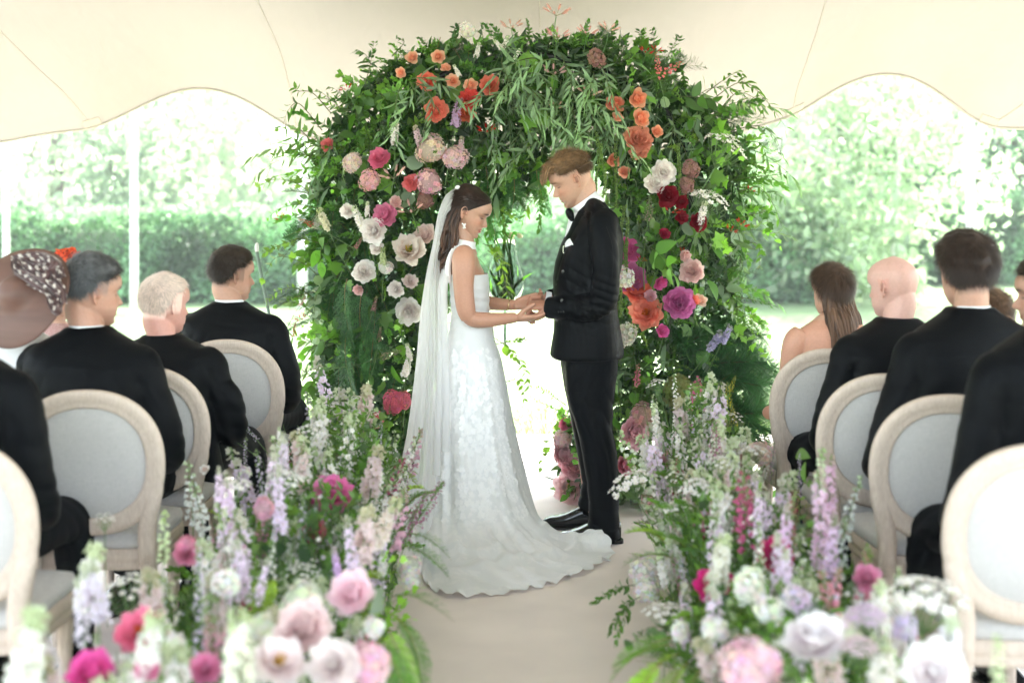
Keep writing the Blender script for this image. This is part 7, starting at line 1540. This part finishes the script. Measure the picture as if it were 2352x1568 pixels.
sp_(RBK,[(1508,975,5.9,90,'delphinium',BWH,(-.2,0)),(1525,990,5.9,110,'delphinium',BWH),(1550,985,5.85,110,'delphinium',BWH),(1560,1050,5.6,150,'delphinium',BWH,(-.1,0)),(1580,1090,5.5,160,'larkspur',BWH,(-.1,0)),(1455,1060,5.7,150,'foxglove',(.82,.88,.72),(-.7,0)),(1475,1120,5.4,150,'larkspur',BWH,(-.3,0)),(1500,1160,5.2,150,'larkspur',BWH,(-.25,0)),(1720,1060,5.4,120,'delphinium',BWH),(1715,1110,5.2,150,'delphinium',BWH,(-.1,0)),(1690,1130,5.2,110,'larkspur',BWH),(1735,1140,4.6,110,'delphinium',BLI),(1760,1200,4.3,150,'delphinium',BLI,(-.1,0)),(1745,1180,4.2,120,'delphinium',(.80,.70,.84)),(1800,1240,4.0,180,'delphinium',(.78,.62,.80)),(1790,1320,3.8,190,'delphinium',BLI),(1820,1330,3.8,160,'delphinium',BLI,(.1,0)),(1900,1120,4.3,170,'delphinium',(.80,.58,.74)),(1895,1190,4.1,230,'delphinium',(.80,.64,.78)),(1905,1260,4.0,170,'delphinium',(.76,.62,.80)),(1885,1080,4.3,120,'foxglove',(.72,.84,.58)),(1925,1170,4.3,160,'larkspur',(.70,.78,.74)),(1925,1260,4.2,160,'larkspur',(.66,.74,.72)),(1635,1285,3.9,110,'stock',(.85,.87,.76)),(1650,1310,3.9,100,'stock',(.85,.87,.74)),(1920,1375,3.7,130,'snapdragon',(.88,.44,.56),(-.1,0)),(1905,1350,3.75,100,'snapdragon',(.88,.46,.56)),(1985,1330,3.9,110,'snapdragon',(.80,.36,.46)),(2000,1300,3.95,100,'foxglove',(.3,.45,.12)),(2085,1490,3.1,170,'catmint',(.74,.70,.84)),(2020,1400,3.4,110,'stock',BWH),(2120,1400,3.4,120,'lace_flower',BWH),(2180,1470,3.0,130,'stock',(.80,.82,.86)),(2290,1520,2.8,140,'foxglove',(.78,.86,.6)),(1610,1120,5.2,90,'astilbe',(.40,.14,.28)),(1640,1150,5.1,80,'astilbe',(.42,.14,.28)),(1580,1110,5.3,70,'astilbe',(.42,.16,.28)),(1770,1060,5.2,90,'catmint',(.45,.30,.42)),(1840,1090,4.9,110,'catmint',(.6,.5,.68)),(1700,960,5.9,60,'astilbe',(.66,.62,.07)),(1650,960,6.0,60,'astilbe',(.5,.55,.1)),(1450,1120,5.3,60,'lace_flower',BWH,(-.5,0)),(1530,1420,4.2,60,'lace_flower',BWH)])
ob_al=spk(RBK,'allium',1990,1430,3.2,75,(.76,.62,.80),(-.05,0)); spk(RBK,'allium',1975,1500,3.05,70,(.84,.70,.78))
# ferns and leaves that spill over the aisle floor
for x,y,Y,dx,dz,s_,t_ in ((920,1395,4.15,.55,.25,.9,1.5),(900,1420,4.0,.5,-.1,1.0,1.8),(915,1465,3.8,.25,-.5,1.0,1.7),(890,1480,3.7,.1,-.7,1.0,1.6),(935,1440,3.9,.5,-.5,.9,1.7),(905,1500,3.6,.3,-.6,.9,1.5),(960,1250,4.8,.6,.1,.7,1.3),(955,1280,4.7,.7,.0,.7,1.3)):
    put_sprig(LB,'fern_spray',P(x-25,y-25,Y),(dx,-.35,dz),s_*.85,(t_*.9,t_,t_*.7))
for x,y,Y,dx,dz,s_,t_ in ((1520,1490,3.9,-.8,.1,.9,1.9),(1540,1510,3.8,-.9,-.1,1.0,2.0),(1560,1530,3.7,-.7,-.4,1.0,1.8),(1500,1530,3.7,-.8,-.5,1.0,2.0),(1590,1545,3.5,-.6,-.5,1.0,1.8),(1530,1470,4.0,-.9,.0,.8,2.0),(1480,1540,3.7,-.6,-.6,.9,1.9),(1530,1230,4.9,-.2,.8,.9,1.5),(1555,1240,4.9,0,.9,.9,1.5),(1510,1260,4.8,-.4,.6,.9,1.4),(1570,1290,4.6,-.3,.6,.9,1.4),(1520,1290,4.7,-.5,.3,.8,1.4)):
    put_sprig(RBK,'fern_spray',P(x+20,y-10,Y),(dx,-.3,dz),s_*.8,(t_*1.0,t_,t_*.6))
for x,y,Y,dx,dz in ((1440,1345,4.9,-.9,.1),(1450,1370,4.8,-.8,-.3),(1430,1385,4.75,-.6,-.7),(1500,1290,4.95,.1,.9)): put_sprig(RBK,'leafy_sprig',P(x+20,y,Y),(dx,-.4,dz),.62,(1,1,1))
for x,y,c in ((1432,1478,(.07,.14,.05)),(1462,1462,(.15,.22,.13)),(1470,1492,(.10,.16,.09)),(1455,1500,(.12,.18,.10))):
    hang(RBK,'leaf',LEAFM['round'],P(x,y,4.15),(br.normal()*.2,-.6,.1),.55,c)
world_part('stem',stem_t([P(1540,1440,4.2),P(1490,1440,4.18),P(1460,1468,4.15),P(1440,1480,4.15)],.0012,(.2,.16,.08),4,16).mesh('stem',M_LEAF),RBK)
for x,y,Y,c in ((880,1350,3.6,SIL),(875,1370,3.5,SIL),(1655,1090,5.3,GG),(1640,1070,5.4,GG),(1620,1085,5.4,(.14,.2,.1)),(670,1240,4.3,DK),(690,1250,4.3,DK),(660,1260,4.2,DK),(1850,1060,4.9,LT),(1830,1040,5.0,LT),(1860,1100,4.8,LT)):
    hang(LB if x<1176 else RBK,'leaf',LEAFM['oval' if c is not GG else 'vine'],P(x,y,Y),(br.normal()*.5,-.6,-.2+br.normal()*.3),.85,c)


# leaning stake left of the arch, and a leafy tip hanging into the top right corner
st_=thing('garden_stake','thin grey green stake leaning on the left of the arch beside the dark haired man','stake',P(622,760,7.7)*[1,1,0]+[0,0,.012])
a_s=P(590,578,7.7); b_s=P(622,742,7.7); d_s=(b_s-a_s)/(b_s-a_s)[2]; c_s=a_s+d_s*(.012-a_s[2])
world_part('pole',tube([a_s,c_s],.009,10).mesh('pole',simple('stake_paint',(.16,.22,.17),.5)),st_)
g=G(); g.merge(ell(a_s+[0,0,.02],(.012,.012,.03),None,10,8)); world_part('tip',g.mesh('tip',M_POLE),st_)
hf_=thing('hanging_greenery','small green leafy tip hanging into the top right corner of the tent','greenery',(P(2360,60,7.0)))
for k in range(3): put_sprig(hf_,'leafy_sprig',P(2375-6*k,-10+10*k,7.0),(-.35+.1*k,-.1,-.9),.55,(1.2,1.2,1.1))
cz=P(2375,-10,7.0); world_part('string',tube([cz,[cz[0],cz[1],float(tent_z(cz[0],cz[1]))]],.0015,5).mesh('string',M_ROPE),hf_)
